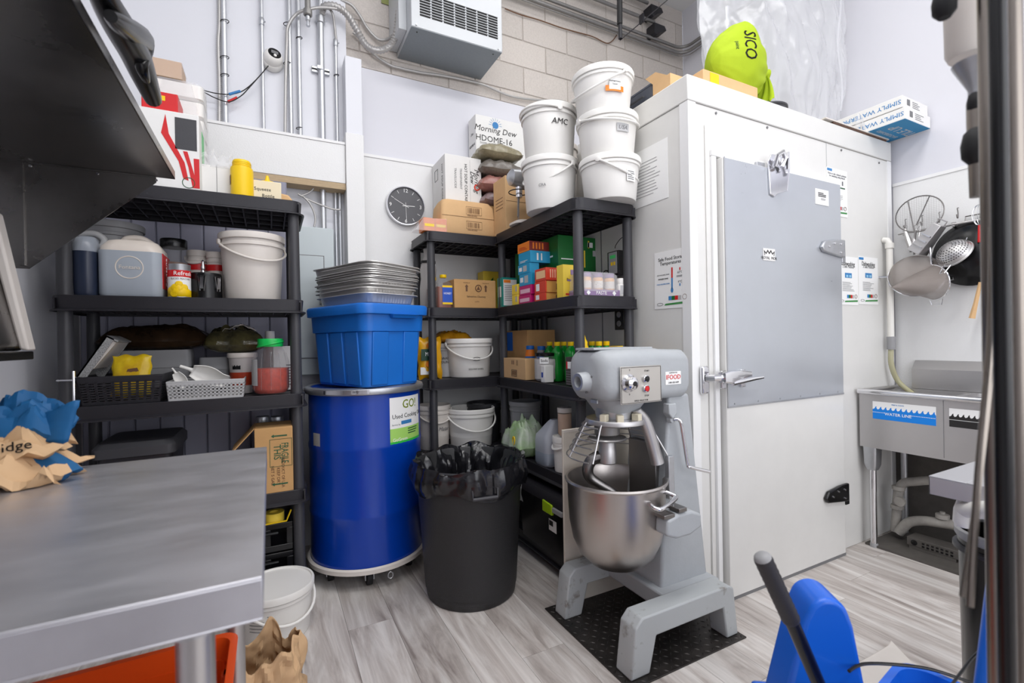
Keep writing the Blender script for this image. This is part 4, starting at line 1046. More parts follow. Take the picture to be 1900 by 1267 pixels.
# squeeze bottle box with film
x0, x1, zb_, z_ = FB(470, 522, 340, 365, 2.43)
t, hx, hy, hz = carton('cream Squeeze Bottle carton at the right end of the left rack top', x0, x1, 2.43, 2.6, Z1, z_+.01, mat('cream_carton', rgb(236, 222, 190), .6), seam=False)
text('Squeeze', .021, M_['ink'], t, FY(-hx*.35, -hy-.0006, hz*.55)); text('Bottle', .021, M_['ink'], t, FY(hx*.05, -hy-.0006, hz*.22))
zc = Z1+hz
t2 = thing('yellow_bottle_caps', 'yellow nozzle caps heaped on the Squeeze Bottle carton', 'caps', ((x0+x1)/2, 2.50, zc+.001))
MB().lathe([(.04, 0), (.038, .012), (.012, .018), (.006, .045), (.0, .046)], 18, cap1=False).build('cap', M_['yellow'], t2)
MB().lathe([(.03, 0), (.028, .012), (.010, .016), (.0, .02)], 18, cx=-.045, cap1=False).build('cap', M_['yellow'], t2)
t2 = tag(MB().prism([(-.05, 0), (.05, 0), (.012, .05), (-.03, .055)], -.04, .04, 'Y').build('paper_packet', M_['card2'], loc=(at(535, 360, Y=2.5).x-.012, 2.52, Z1+.001), bevel=.008), 'crumpled beige packet at the far right end of the left rack top', 'packet')

# -- second shelf
def jug(label, x0, x1, yc, z0, h, dy, m, fillm, fillh, group=None, name='jug'):
    t = thing(name, label, 'jug', ((x0+x1)/2, yc, z0))
    hx = (x1-x0)/2; mm = m
    MB().loft([(0, hx*.94, dy*.94, .03), (.012, hx, dy, .035), (h*.66, hx, dy, .035), (h*.80, hx*.97, dy*.95, .05), (h*.90, hx*.80, dy*.75, .05), (h*.93, hx*.62, dy*.5, .04)], 6).build('body', mm, t)
    if fillm: MB().loft([(.001, hx*.95, dy*.95, .03), (.012, hx*1.004, dy*1.006, .035), (fillh*h, hx*1.004, dy*1.006, .035)], 6, cap1=False).build('liquid_band', fillm, t)
    return t, hx, dy
x0, x1, zb_, z_ = FB(178, 299, 432, 550, 2.42)
hJ = z_-Z2
milk = mat('jug_milky', rgb(226, 216, 206), .35, sss=.1); liqd = mat('jug_liquid_grey', rgb(176, 184, 194), .3, vary=.08, vscale=5)
t, hx, dy = jug('large milky jug of grey liquid with round embossed emblem', x0, x1, 2.42+.105, Z2, hJ, .105, milk, liqd, .72)
Mf = FY(.0, -dy-.001, hJ*.46)
for r_ in (.046, .044): MB().tube([Mf @ Vector((r_*math.cos(a), r_*math.sin(a), 0)) for a in [2*PI*i/40 for i in range(40)]], .0012, 5, closed=True).build('embossed_ring', milk, t)
text('Fontana', .022, milk, t, Mf, ext=.0012)
Bx(hx-.0005, hx+.0015, -dy*.75, dy*.75, hJ*.15, hJ*.72).build('red_label', M_['red'], t)
text('Fontana', .04, M_['paper'], t, frame((hx+.0018, 0, hJ*.45), (0, 0, 1), (0, -1, 0)))
MB().tube(spline([(-.04, 0, hJ*.86), (-.03, 0, hJ*.97), (.02, 0, hJ*.99), (.06, 0, hJ*.9)]), .014, 10).build('handle', milk, t)
x0, x1, zb_, z_ = FB(128, 176, 425, 545, 2.42)
t, hx, dy = jug('dark blue jug left of the milky jug, partly behind the bracket', x0, x1, 2.42+.085, Z2, z_-Z2, .085, mat('jug_clear_dark', rgb(150, 156, 166), .3), mat('liquid_navy', rgb(44, 52, 72), .3), .68)
MB().tube(spline([(.03, 0, (z_-Z2)*.72), (.05, 0, (z_-Z2)*.9), (.02, 0, (z_-Z2)*1.0), (-.03, 0, (z_-Z2)*.98)]), .013, 10).build('handle', M_['grey_pl2'], t)
# container lid showing behind the jug
c = at(222, 500, Y=2.69)
zt_ = at(222, 411, Y=2.58).z
t = bucket('grey lidded round tub behind the milky jug', (c.x-.02, 2.665), Z2, .115, .10, zt_-Z2, 'grey_pl', handle=False, name='round_tub', cat='tub')
# black-lid jar
c = at(322, 500, Y=2.60); zt_ = at(322, 442, Y=2.58).z
jar('clear jar with black screw lid and brown powder behind the fruit tin', (c.x, 2.62), Z2, .052, zt_-Z2, 'glassy', 'black', mat('brown_powder', rgb(120, 88, 70), .8), .62, neck=.93, shoulder=.85)
# fruit tin
x0, x1, zb_, z_ = FB(307, 352, 489, 552, 2.42); rT = (x1-x0)/2
t = thing('fruit_tin', 'tin can with red and white Refresh label and yellow fruit picture', 'tin', ((x0+x1)/2, 2.42+rT, Z2))
hT = z_-Z2
MB().lathe([(rT*.96, 0), (rT, .002), (rT*.985, .005), (rT*.98, hT*.2), (rT*.98, hT-.004), (rT, hT-.002), (rT, hT), (rT*.94, hT), (rT*.93, hT-.004), (0, hT-.004)], 36, cap1=False).build('tin', M_['galv'], t)
MB().lathe([(rT*.99, .006), (rT*.99, hT*.62)], 36, cap0=False, cap1=False).build('paper_label', M_['paper'], t)
MB().lathe([(rT*.995, hT*.62), (rT*.995, hT*.82)], 36, cap0=False, cap1=False).build('red_band', M_['red'], t)
text('Refresh', hT*.17, M_['paper'], t, wrapM(t, 300, rT*.998, hT*.72), wrap=rT, bold=.0006)
text('SLICED PEACHES', hT*.07, M_['ink_g'], t, wrapM(t, 285, rT*.998, hT*.56), wrap=rT)
for k, (a, z, s) in enumerate(((262, .28, 1), (285, .18, 1.1), (300, .30, .8), (240, .20, 1), (275, .40, .7), (318, .16, .9), (250, .12, .8))):
    Mw = wrapM(t, a, rT*.965, hT*z)
    MB().lathe([(0, .005), (.016*s, .004), (.021*s, 0)], 12, cap0=False, cap1=False, M=Mw).build('fruit_print', M_['yellow'], t)
MB().lathe([(rT*.993, .006), (rT*.993, hT*.24)], 36, cap0=False, cap1=False).build('yellow_print', M_['yellow'], t)
# clip-top black canister
c = at(382, 530, Y=2.50); zt_ = at(382, 505, Y=2.45).z; rC = .062; hC = zt_-Z2
t = thing('clip_canister', 'black clip-top canister with bright metal clasps', 'canister', (c.x, 2.51, Z2))
MB().lathe([(rC, 0), (rC, hC*.9), (rC*.95, hC), (0, hC+.004)], 32, cap1=False).build('body', M_['black'], t)
for a in (262, 318):
    Mw = wrapM(t, a, rC+.003, hC*.55)
    MB().tube([Mw @ Vector(p) for p in ((-.014, .035, 0), (.014, .035, 0), (.007, -.03, .004), (-.007, -.03, .004))], .0022, 6, closed=True).build('clasp', M_['chrome'], t)
    flat(t, Mw, [(-.006, .006, -.02, .03)], M_['chrome'], 'clasp_plate', t=.006)
MB().lathe([(.009, hC), (.009, hC+.012), (.006, hC+.015), (.010, hC+.025), (.006, hC+.05), (.008, hC+.055), (0, hC+.062)], 14, cx=-.01, cy=-.01, cap1=False).build('valve_knob', M_['chrome'], t)
# two small pails behind
for x0, x1, yt, lb, tx, Yp in ((343, 388, 463, 'small white pail with red band behind the fruit tin', None, 2.70), (380, 420, 466, 'white dahi pail with dark lettering beside the big bucket', 'dahi', 2.64)):
    a, b_, q, z_ = FB(x0, x1, yt, 550, Yp-.05); r_ = (b_-a)/2
    t = bucket(lb, ((a+b_)/2, Yp+.0), Z2, r_*.95, r_*.85, z_-Z2, 'white_pl2', bail=(250, -50), handle=tx is None, name='small_pail', cat='pail')
    h_ = z_-Z2
    MB().lathe([(r_*.93, h_*.62), (r_*.945, h_*.74)], 36, cap0=False, cap1=False).build('red_band', M_['red'], t)
    if tx:
        text(tx, .034, M_['ink'], t, wrapM(t, 262, r_*.95, h_*.30), wrap=r_, bold=.0008); text('natural', .018, M_['ink_g'], t, wrapM(t, 262, r_*.95, h_*.48), wrap=r_)
# big bucket
c, d = None, None
x0, x1 = 403, 533
a, b_, q, z_ = FB(x0, x1, 441, 552, 2.53); r_ = (b_-a)/2
t = bucket('big off-white lidded bucket at the right end of the second shelf, left rack', ((a+b_)/2-.002, 2.375+r_+.01), Z2, r_*.93, r_*.80, z_-Z2+.004, 'white_pl2', bail=(290, -44))
# -- third shelf
def basket(label, x0, x1, y0, y1, z0, h, m, holes, name='basket', taper=.9):
    t = thing(name, label, 'basket', ((x0+x1)/2, (y0+y1)/2, z0))
    hx, hy = (x1-x0)/2, (y1-y0)/2
    nx, nz, kind = holes
    mb = MB()
    def wall(p0, p1, q0, q1, nh):  # bottom edge p0->p1, top edge q0->q1, made of bars that leave holes
        p0, p1, q0, q1 = map(Vector, (p0, p1, q0, q1))
        def pt(u, v): return (p0.lerp(p1, u)).lerp(q0.lerp(q1, u), v)
        nrm = (p1-p0).cross(q0-p0).normalized()*.003
        def quad(u0, u1, v0, v1):
            A = [pt(u0, v0), pt(u1, v0), pt(u1, v1), pt(u0, v1)]
            mb.hexa([tuple(k) for k in A]+[tuple(k+nrm) for k in A])
        v0, v1 = .12, .84; fx = .42 if kind == 'slot' else .5; fz = .5
        quad(0, 1, 0, v0); quad(0, 1, v1, 1)
        for j in range(nz):
            a = v0+(v1-v0)*j/nz; b2 = a+(v1-v0)/nz
            if kind == 'slot': quad(0, 1, a+(b2-a)*.45, b2)
            else: quad(0, 1, a+(b2-a)*.55, b2)
        for i in range(nh+1):
            u = i/nh; w2 = (.36 if kind == 'slot' else .45)/nh/2*1.0
            quad(max(0, u-w2), min(1, u+w2), v0, v1)
    bx, by = hx*taper, hy*taper
    wall((-bx, -by, 0), (bx, -by, 0), (-hx, -hy, h), (hx, -hy, h), nx)
    wall((bx, by, 0), (-bx, by, 0), (hx, hy, h), (-hx, hy, h), nx)
    ns = max(3, int(nx*hy/hx))
    wall((bx, -by, 0), (bx, by, 0), (hx, -hy, h), (hx, hy, h), ns); wall((-bx, by, 0), (-bx, -by, 0), (-hx, hy, h), (-hx, -hy, h), ns)
    mb.build('woven_sides', m, t)
    Bx(-bx, bx, -by, by, 0, .003).build('bottom', m, t)
    MB().tube([(-hx, -hy, h), (hx, -hy, h), (hx, hy, h), (-hx, hy, h)], .0045, 8, closed=True).build('rim', m, t)
    return t, hx, hy
x0, x1, q, z_ = FB(137, 296, 697, 757, 2.30)
Yb0 = 2.40
x0, x1 = at(142, 700, Y=Yb0).x, at(301, 700, Y=Yb0).x
hB = at(220, 699, Y=Yb0).z-Z3
t, hx, hy = basket('black slotted basket at the left end of the third shelf', x0, x1, Yb0, Yb0+.26, Z3, hB, M_['black_pl'], (10, 8, 'slot'))
bc = Vector((0, 0, 0))
xh = at(141, 705, Y=2.385).x-(x0+x1)/2
MB().tube([(xh-.005, -.15, -.03), (xh-.005, -.15, hB+.03)], .005, 8).build('handle_bar', M_['chrome'], t)
MB().tube([(xh-.06, -.13, hB-.005), (xh-.005, -.15, hB-.005)], .004, 8).build('handle_arm', M_['chrome'], t)
MB().tube([(xh-.03, -.13, .01), (xh-.005, -.15, .01)], .004, 8).build('handle_arm', M_['chrome'], t)
# speckled tray tilted in the basket
p0, p1 = at(141, 699, Y=Yb0+.03), at(197, 622, Y=Yb0+.03)
L_ = (p1-p0).length; ang_ = math.atan2(p1.z-p0.z, p1.x-p0.x)
t = thing('serving_tray', 'pale tray with speckled rim tilted inside the black basket', 'tray', (p0.x, Yb0+.03, p0.z-.0))
Mt = Matrix.Rotation(-ang_, 4, 'Y')
MB().box(-.03, L_, 0, .2, -.006, 0, M=Mt).build('tray_base', M_['grey_pl2'], t)
spk = mat('speckle', rgb(205, 205, 205), .5, vary=.9, vscale=260)
MB().box(L_-.006, L_, 0, .2, -.045, 0, M=Mt).box(0, L_, 0, .004, -.03, 0, M=Mt).box(0, L_, .196, .2, -.04, 0, M=Mt).build('speckled_rim', spk, t)
p2 = at(238, 668, Y=Yb0+.05)
MB().hexa([(L_*.0+.05, .012, -.03), (L_-.01, .012, -.04), (L_-.01, .19, -.04), (.05, .19, -.03), (.05, .01, -.006), (L_-.008, .01, -.006), (L_-.008, .192, -.006), (.05, .192, -.006)], M=Mt).build('tray_well', M_['white_pl2'], t)
# yellow snack packet
x0, x1, q, z_ = FB(205, 279, 668, 704, Yb0+.05)
t = thing('snack_packet', 'yellow printed packet standing in the black basket', 'packet', ((x0+x1)/2, Yb0+.075, Z3+.02))
Mr = Matrix.Rotation(math.radians(78), 4, 'X')
ph = (z_-Z3-.0)/2
pk = pillow((x1-x0)/2, ph, .018, seed=4); pk.v = [tuple(Mr @ Vector(p)+Vector((0, 0, ph))) for p in pk.v]
pk.build('packet_body', mat('packet_yellow', rgb(232, 204, 26), .3, bump=.5, bscale=40, vary=.35, vscale=12, col2=rgb(196, 150, 30)), t, ang=60)
MB().prism([(-.025, ph*.9), (-.01, ph*1.35), (.02, ph*1.4), (.04, ph*.9)], -.024, -.018, 'Y').build('brown_print', M_['brown'], t)
# grey bins behind, pouches on them
x0, x1, q, z_ = FB(208, 352, 650, 720, 2.60)
t = thing('grey_bin', 'large grey lidded bin behind the black basket on the third shelf', 'bin', ((x0+x1)/2, 2.715, Z3)); hz = z_-Z3; hx = (x1-x0)/2
MB().loft([(0, hx*.86, .06, .02), (hz*.62, hx*.95, .068, .02)], 4).build('body', M_['grey_pl'], t)
MB().loft([(hz*.62, hx*1.0, .072, .02), (hz*.9, hx, .072, .02), (hz, hx*.97, .07, .02)], 4).build('lid', M_['grey_pl'], t)
zc = Z3+hz
t = thing('brown_pouch', 'dark brown foil pouch lying on the large grey bin', 'pouch', ((x0+x1)/2+.01, 2.705, zc+.002))
pillow(.21, .075, .075, seed=2, crump=.25).build('pouch_body', mat('pouch_brown', rgb(58, 42, 28), .18, bump=.6, bscale=18, vary=.6, vscale=9, col2=rgb(24, 18, 14)), t, ang=60)
x0, x1, q, z_ = FB(366, 428, 663, 720, 2.62)
t = thing('grey_bin', 'low grey lidded container between the scoops and the soup tub', 'bin', ((x0+x1)/2, 2.72, Z3)); hz = z_-Z3; hx = (x1-x0)/2
MB().loft([(0, hx*.9, .06, .02), (hz*.66, hx*.95, .065, .02)], 4).build('body', M_['grey_pl'], t)
MB().loft([(hz*.66, hx, .07, .02), (hz, hx*.95, .066, .02)], 4).build('lid', M_['grey_pl'], t)
# grey low basket and scoops
x0, x1 = at(309, 728, Y=2.385).x, at(453, 728, Y=2.385).x; hG = at(380, 707, Y=2.385).z-Z3
t, hx, hy = basket('low pale grey basket with round holes holding white scoops', x0, x1, 2.39, 2.59, Z3, hG, M_['grey_pl2'], (18, 4, 'hole'), taper=.95)
def scoop(label, px, py, s, Yq, rz, tilt, mm='white_pl'):
    c = at(px, py, Y=Yq)
    t = thing('plastic_scoop', label, 'scoop', (c.x, Yq, c.z-.02))
    M = Matrix.Rotation(rz, 4, 'Z') @ Matrix.Rotation(tilt, 4, 'Y') @ Matrix.Rotation(math.radians(100), 4, 'X')
    def f(u, v):
        a = PI*(u)*1.0; r = s*(.30+.20*math.sin(PI*min(v, .8)/.8*.9)); x = (v-.5)*s*1.7
        return M @ Vector((x, r*math.cos(a), -r*math.sin(a)*.9))
    MB().grid(f, 18, 12).build('bowl', M_[mm], t, solid=.003, ang=60)
    MB().tube([M @ Vector(p) for p in ((-s*.8, 0, -s*.1), (-s*1.0, 0, -s*.15), (-s*1.4, 0, -s*.12))], [s*.12, s*.09, s*.08], 10).build('handle', M_[mm], t)
    return t
scoop('large white plastic scoop lying in the pale grey basket', 388, 690, .085, 2.47, 0, math.radians(24))
scoop('small white plastic scoop at the left end of the pale grey basket', 336, 697, .045, 2.46, .3, math.radians(60))
# soup tub with herb bag
x0, x1, q, z_ = FB(414, 472, 655, 735, 2.48); r_ = (x1-x0)/2; hz = z_-Z3
t = thing('soup_tub', 'white-lidded clear tub of red sauce behind the green-lidded jar', 'tub', ((x0+x1)/2+.01, 2.60, Z3))
MB().lathe([(r_*.75, 0), (r_*.78, .004), (r_*.95, hz*.9)], 30, cap1=False).build('body', mat('cloudy_tub', rgb(186, 180, 178), .35), t)
MB().lathe([(r_*.775, .006), (r_*.89, hz*.52)], 30, cap0=False, cap1=False).build('sauce_band', mat('red_sauce', rgb(176, 58, 26), .5, vary=.3, vscale=40), t)
MB().lathe([(r_*1.0, hz*.88), (r_*1.03, hz*.9), (r_*1.03, hz*.98), (r_, hz), (0, hz)], 30, cap0=False, cap1=False).build('lid', M_['white_pl2'], t)
flat(t, wrapM(t, 245, r_*.9, hz*.7), [(-.02, .018, -.02, .022)], M_['black'], 'label', wrap=r_*.9)
t2 = thing('herb_bag', 'shiny dark bag of dried herbs lying on the soup tub', 'bag', ((x0+x1)/2-.02, 2.62, Z3+hz+.001))
pillow(.125, .08, .075, seed=6, crump=.5).build('bag_body', mat('herb_bag', rgb(86, 80, 50), .12, bump=.7, bscale=20, vary=.7, vscale=14, col2=rgb(30, 30, 26)), t2, ang=60)
MB().grid(lambda u, v: ((u-.5)*.14+.02, -.05+v*.07, .10+.03*math.sin(u*3)+.015*noise.noise(Vector((u*6, v*6, 0)))), 14, 6).build('folded_flap', M_['white_pl2'], t2, ang=60, solid=.001)
# jar with green lid
x0, x1, q, z_ = FB(466, 538, 628, 738, 2.40); r_ = (x1-x0)/2; hz = z_-Z3
t = jar('big faceted jar of red paste with a bright green lid', ((x0+x1)/2, 2.40+r_*.95), Z3, r_, hz, 'glassy', 'bright_green', mat('chilli_paste', rgb(206, 58, 22), .45, vary=.45, vscale=60), .46, neck=.64, shoulder=.66, lidh=.13)
MB().tube([(r_*.70*math.cos(a), r_*.70*math.sin(a), hz*.90+.012*math.cos(a)) for a in [2*PI*i/30 for i in range(30)]], .004, 6, closed=True).build('lid_tab', M_['bright_green'], t)
for k in range(12):
    a = 2*PI*k/12; c_, s_ = math.cos(a), math.sin(a)
    MB().tube([(c_*r_*1.0, s_*r_*1.0, hz*.08), (c_*r_*1.003, s_*r_*1.003, hz*.55), (c_*r_*.84, s_*r_*.84, hz*.74)], .0012, 5).build('facet_rib', M_['glassy'], t)
flat(t, wrapM(t, 205, r_*1.005, hz*.4), [(-.03, .03, -.06, .06)], M_['grey_pl2'], 'label', wrap=r_)
c = at(497, 640, Y=2.70)
t = jar('dark red sauce bottle with white cap behind the green-lidded jar', (c.x+.01, 2.70), Z3, .034, at(496, 614, Y=2.67).z-Z3, 'darkred', 'white_pl', neck=.6, shoulder=.72, name='sauce_bottle', cat='bottle')
c = at(514, 640, Y=2.72)
x0, x1, q, z_ = FB(524, 541, 642, 725, 2.60)
t, hx, hy, hz = carton('white printed carton behind the post, right of the green-lidded jar', x0-.04, x1, 2.60, 2.72, Z3, z_, 'white_card', seam=False)
flat(t, FY(hx*.4, -hy-.0006, 0), lines(0, .03, hz*.1, hz*.6, 8), M_['ink_g'], 'small_print')

# -- fourth shelf
x0, x1, q, z_ = FB(165, 325, 822, 900, 2.40)
t = thing('black_tote', 'long black lidded tote on the fourth shelf behind the table', 'tote', ((x0+x1)/2, 2.585, Z4)); hz = z_-Z4; hx = (x1-x0)/2
MB().loft([(0, hx*.85, .15, .03), (hz*.8, hx*.92, .165, .03)], 4).build('body', M_['black_pl'], t)
MB().loft([(hz*.8, hx, .18, .03), (hz*.93, hx, .18, .03), (hz, hx*.9, .16, .03)], 4).build('lid', M_['black_pl2'], t)
# cardboard fragile box standing on end at the front edge
x0, x1, q, z_ = FB(473, 544, 793, 935, 2.392)
t, hx, hy, hz = carton('narrow cardboard box stamped FRAGILE on the fourth shelf', x0, x1, 2.385, 2.58, Z4, z_, 'card')
Mv = lambda x, z: frame((x, -hy-.0006, z), (0, 0, 1), (-1, 0, 0)) if False else frame((x, -hy-.0006, z), (0, 0, -1), (1, 0, 0))
text('FRAGILE', .042, M_['ink_gr'], t, Mv(hx*.55, hz*.60), sx=.6, bold=.001)
text('THIS', .042, M_['ink_gr'], t, Mv(hx*.15, hz*.62), sx=.8, bold=.001)
MB().tube([Mv(hx*.36, hz*.61) @ Vector(p) for p in ((-.062, -.045, 0), (.062, -.045, 0), (.062, .045, 0), (-.062, .045, 0))], .0014, 4, closed=True).build('stamp_frame', M_['ink_gr'], t)
for z in (hz*.87, hz*.13):
    MB().prism([(-hx*.15, z), (hx*.0, z-.008), (hx*.0, z-.003), (hx*.7, z-.003), (hx*.7, z+.003), (hx*.0, z+.003), (hx*.0, z+.008)], -hy-.0012, -hy-.0003, 'Y').build('green_arrow', M_['ink_gr'], t)
text('PRODUCT OF USA', .018, M_['brown'], t, Mv(hx*.45, hz*.3), sx=.9); text('KEEP DRY', .018, M_['brown'], t, Mv(hx*.2, hz*.25)); text('NET 5 GAL', .018, M_['brown'], t, Mv(-.1*hx, hz*.27))
flap = MB().hexa([(-hx, -hy, hz), (-hx, hy, hz), (-hx-.09, hy, hz-.10), (-hx-.09, -hy, hz-.10), (-hx, -hy, hz+.004), (-hx, hy, hz+.004), (-hx-.09, hy, hz-.094), (-hx-.09, -hy, hz-.094)]).build('open_flap', M_['card'], t)
for k, px in enumerate((488, 514)):
    c = at(px, 790, Y=2.66)
    jar('dark bottle with metal cap behind the FRAGILE box, '+('left' if k == 0 else 'right')+' one', (c.x, 2.67), Z4, .035, at(px, 772, Y=2.67).z-Z4, 'black', 'galv', neck=.8, shoulder=.8, lidh=.08, name='dark_bottle', cat='bottle')
# -- bottom shelf: black crates
x0, x1, q, z_ = FB(440, 545, 985, 1060, 2.42)
for k in range(2):
    z0 = Z5+k*(.135)
    t = thing('milk_crate', ('upper' if k else 'lower')+' black plastic crate of the two on the bottom shelf of the left rack', 'crate', ((x0+x1)/2, 2.56, z0)); hx = (x1-x0)/2
    mb = MB(); hh = .13
    for y_ in (-.14, .135): mb.box(-hx, hx, y_, y_+.006, 0, .03).box(-hx, hx, y_, y_+.006, .105, hh).box(-hx, -hx*.75, y_, y_+.006, .03, .105).box(hx*.75, hx, y_, y_+.006, .03, .105).box(-.02, .02, y_, y_+.006, .03, .105)
    for x_ in (-hx, hx-.006): mb.box(x_, x_+.006, -.14, .14, 0, .03).box(x_, x_+.006, -.14, .14, .105, hh).box(x_, x_+.006, -.14, -.1, .03, .105).box(x_, x_+.006, .1, .14, .03, .105).box(x_, x_+.006, -.02, .02, .03, .105)
    mb.box(-hx, hx, -.14, .14, 0, .006)
    mb.build('crate_body', M_['black'], t, bevel=.002)
    MB().tube([(-.05, -.146, .09), (.05, -.146, .09)], .006, 8).build('grip', M_['black'], t)
c = at(518, 952, Y=2.45)
t = thing('yellow_strap_roll', 'yellow and white tape roll with straps on the upper black crate', 'tape roll', (c.x-.02, 2.47, Z5+.267))
MB().lathe([(.042, 0), (.042, .04), (.02, .04), (.02, 0)], 24, cap0=False, cap1=False).build('roll', M_['yellow_c'], t)
MB().tube([(-.05, -.045, .001), (.05, -.045, .003), (.07, -.04, .05)], .004, 6).build('strap', M_['yellow'], t)
# ================================================================ CLOCK
c = at(752, 383, Y=3.08)
t = thing('wall_clock', 'round wall clock with dark face and silver rim', 'clock', (c.x, 3.09, c.z), (PI/2, 0, 0))
R = .128
MB().lathe([(R*.97, 0), (R, .004), (R, .030), (R*.985, .034), (R*.95, .034), (R*.94, .024)], 56, cap0=True, cap1=False).build('rim', M_['chrome'], t)
MB().lathe([(0, .022), (R*.955, .022)], 56, cap0=False, cap1=False).build('face', mat('clock_face', rgb(92, 92, 96), .5, vary=.1, vscale=12), t)
for k in range(12):
    a = PI/2-2*PI*k/12; d = Vector((math.cos(a), math.sin(a), 0))
    if k % 3 == 0: text(str(k or 12), .034, M_['paper'], t, Matrix.Translation(d*R*.78+Vector((0, 0, .0225))), name='numeral')
    else:
        n = Vector((-d.y, d.x, 0))*.0013
        p, q = d*R*.70, d*R*.86; z = Vector((0, 0, .0228))
        MB().add([p-n+z, q-n+z, q+n+z, p+n+z], [(0, 1, 2, 3)]).build('hour_mark', M_['paper'], t)
for (ang, ln, w_) in ((88, .06, .002), (298, .085, .0014), (178, .105, .0010)):
    a = PI/2-math.radians(ang); d = Vector((math.cos(a), math.sin(a), 0)); n = Vector((-d.y, d.x, 0))*w_; z = Vector((0, 0, .025))
    p, q = -d*.022, d*ln
    MB().add([p-n+z, q-n+z, q+n+z, p+n+z], [(0, 1, 2, 3)]).build('hand', M_['paper'], t)
MB().lathe([(0, .027), (.004, .026), (.004, .022)], 12, cap0=False, cap1=False).build('hub', M_['paper'], t)

# ================================================================ MIDDLE RACK, TOP
YM = 2.715
x0, x1, q, z_ = FB(786, 829, 405, 437, YM)
t, hx, hy, hz = carton('small orange cartons in clear film at the left of the middle rack top', x0, x1, YM, YM+.10, Z1, z_, 'orange', name='orange_carton', seam=False)
for dx in (-.5, .5): flat(t, FY(dx*hx, -hy-.0006, hz*.42), [(-hx*.4, hx*.4, -.006, .010)], M_['yellow_c'], 'cloud_print')
Bx(-.001, .001, -hy-.001, -hy, 0, hz).build('seam', M_['brown'], t)
MB().hexa([(-hx-.05, -hy, 0), (hx, -hy-.002, 0), (hx, hy, 0), (-hx-.05, hy, 0), (-hx, -hy-.002, hz*.95), (hx, -hy-.002, hz+.002), (hx, hy, hz+.002), (-hx, hy, hz*.95)]).build('film_wrap', M_['film'], t)
x0, x1, q, z_ = FB(820, 921, 371, 440, YM)
t = thing('paper_package', 'brown paper parcel with two printed barcodes on the middle rack top', 'parcel', ((x0+x1)/2, YM+.105, Z1)); hx = (x1-x0)/2; hz = z_-Z1
MB().loft([(0, hx*.95, .095, .02), (.01, hx, .1, .02), (hz*.45, hx*1.01, .1, .022), (hz*.85, hx*.97, .095, .03), (hz, hx*.88, .075, .04)], 5).build('paper_wrap', M_['card2'], t)
for zc in (.28, .70):
    Mf = FY(hx*.15, -.1012, hz*zc)
    MB().tube([Mf @ Vector(p) for p in ((-.05, -.024, 0), (.055, -.024, 0), (.055, .024, 0), (-.05, .024, 0))], .0010, 4, closed=True).build('label_frame', M_['brown'], t)
    flat(t, Mf, [(-.04+i*.0075, -.04+i*.0075+rz_.uniform(.001, .004), -.016, .016) for i in range(11)], M_['brown'], 'barcode', t=.001)
    text('DISH-BOWLS', .011, M_['brown'], t, FY(hx*.1, -.1012, hz*zc-.032))
Bx(-hx*.99, hx*.99, -.1015, -.1, hz*.50, hz*.508).build('fold_line', M_['brown'], t)
# white soup-container carton
x0 = at(826, 330, Y=2.83).x
zt_ = at(826, 284, Y=2.83).z
x1 = at(893, 330, Y=2.83).x
t, hx, hy, hz = carton('tall white carton of hot soup containers, printed sideways, behind the parcel', x0, x1, 2.83, 3.085, Z1, zt_, 'white_card', seam=True)
Vd = lambda x, z: frame((x, -hy-.0006, z), (0, 0, -1), (1, 0, 0))
text('HOT SOUP CONTAINER LID', .026, M_['ink'], t, Vd(hx*.12, hz*.60), bold=.0006); text('500 PCS', .034, M_['ink'], t, Vd(-hx*.22, hz*.32), bold=.001)
text('TRANSPARENT', .020, M_['ink_g'], t, Vd(-hx*.15, hz*.72)); text('TRANSLUCIDE', .020, M_['ink_g'], t, Vd(-hx*.45, hz*.72))
text('Morning', .046, M_['ink'], t, Vd(hx*.72, hz*.72), shear=.3, bold=.001); text('Dew', .04, M_['ink'], t, Vd(hx*.48, hz*.76), shear=.3, bold=.001)
MB().lathe([(.012, 0), (.022, 0)], 16, cap0=False, cap1=False, M=FY(hx*.74, -hy-.0012, hz*.64)).build('sun_logo', M_['redc'], t)
text('16L', .072, M_['ink'], t, Vd(hx*.62, hz*.30), bold=.002)
Bx(hx*.36, hx*.366, -hy-.0008, -hy, hz*.1, hz*.97).build('tape_edge', M_['ink_g'], t)
Vl = lambda y, z: frame((-hx-.0006, y, z), (0, 0, -1), (0, -1, 0))
text('HOT SOUP CONTAINER', .03, M_['ink_g'], t, Vl(-hy*.55, hz*.6), bold=.0005)
for r_ in (.022, .034, .046, .056): MB().tube([FX(-hx-.001, hy*.1, hz*.36) @ Vector((r_*math.cos(a), r_*math.sin(a)*1.1, 0)) for a in [2*PI*i/28 for i in range(28)]], .0009, 4, closed=True).build('cup_drawing', M_['ink_g'], t)
MB().tube([FX(-hx-.001, hy*.35, hz*.83) @ Vector(p) for p in ((-.03, -.035, 0), (.03, -.035, 0), (.03, .035, 0), (-.03, .035, 0))], .002, 4, closed=True).build('logo_frame', M_['ink_g'], t)
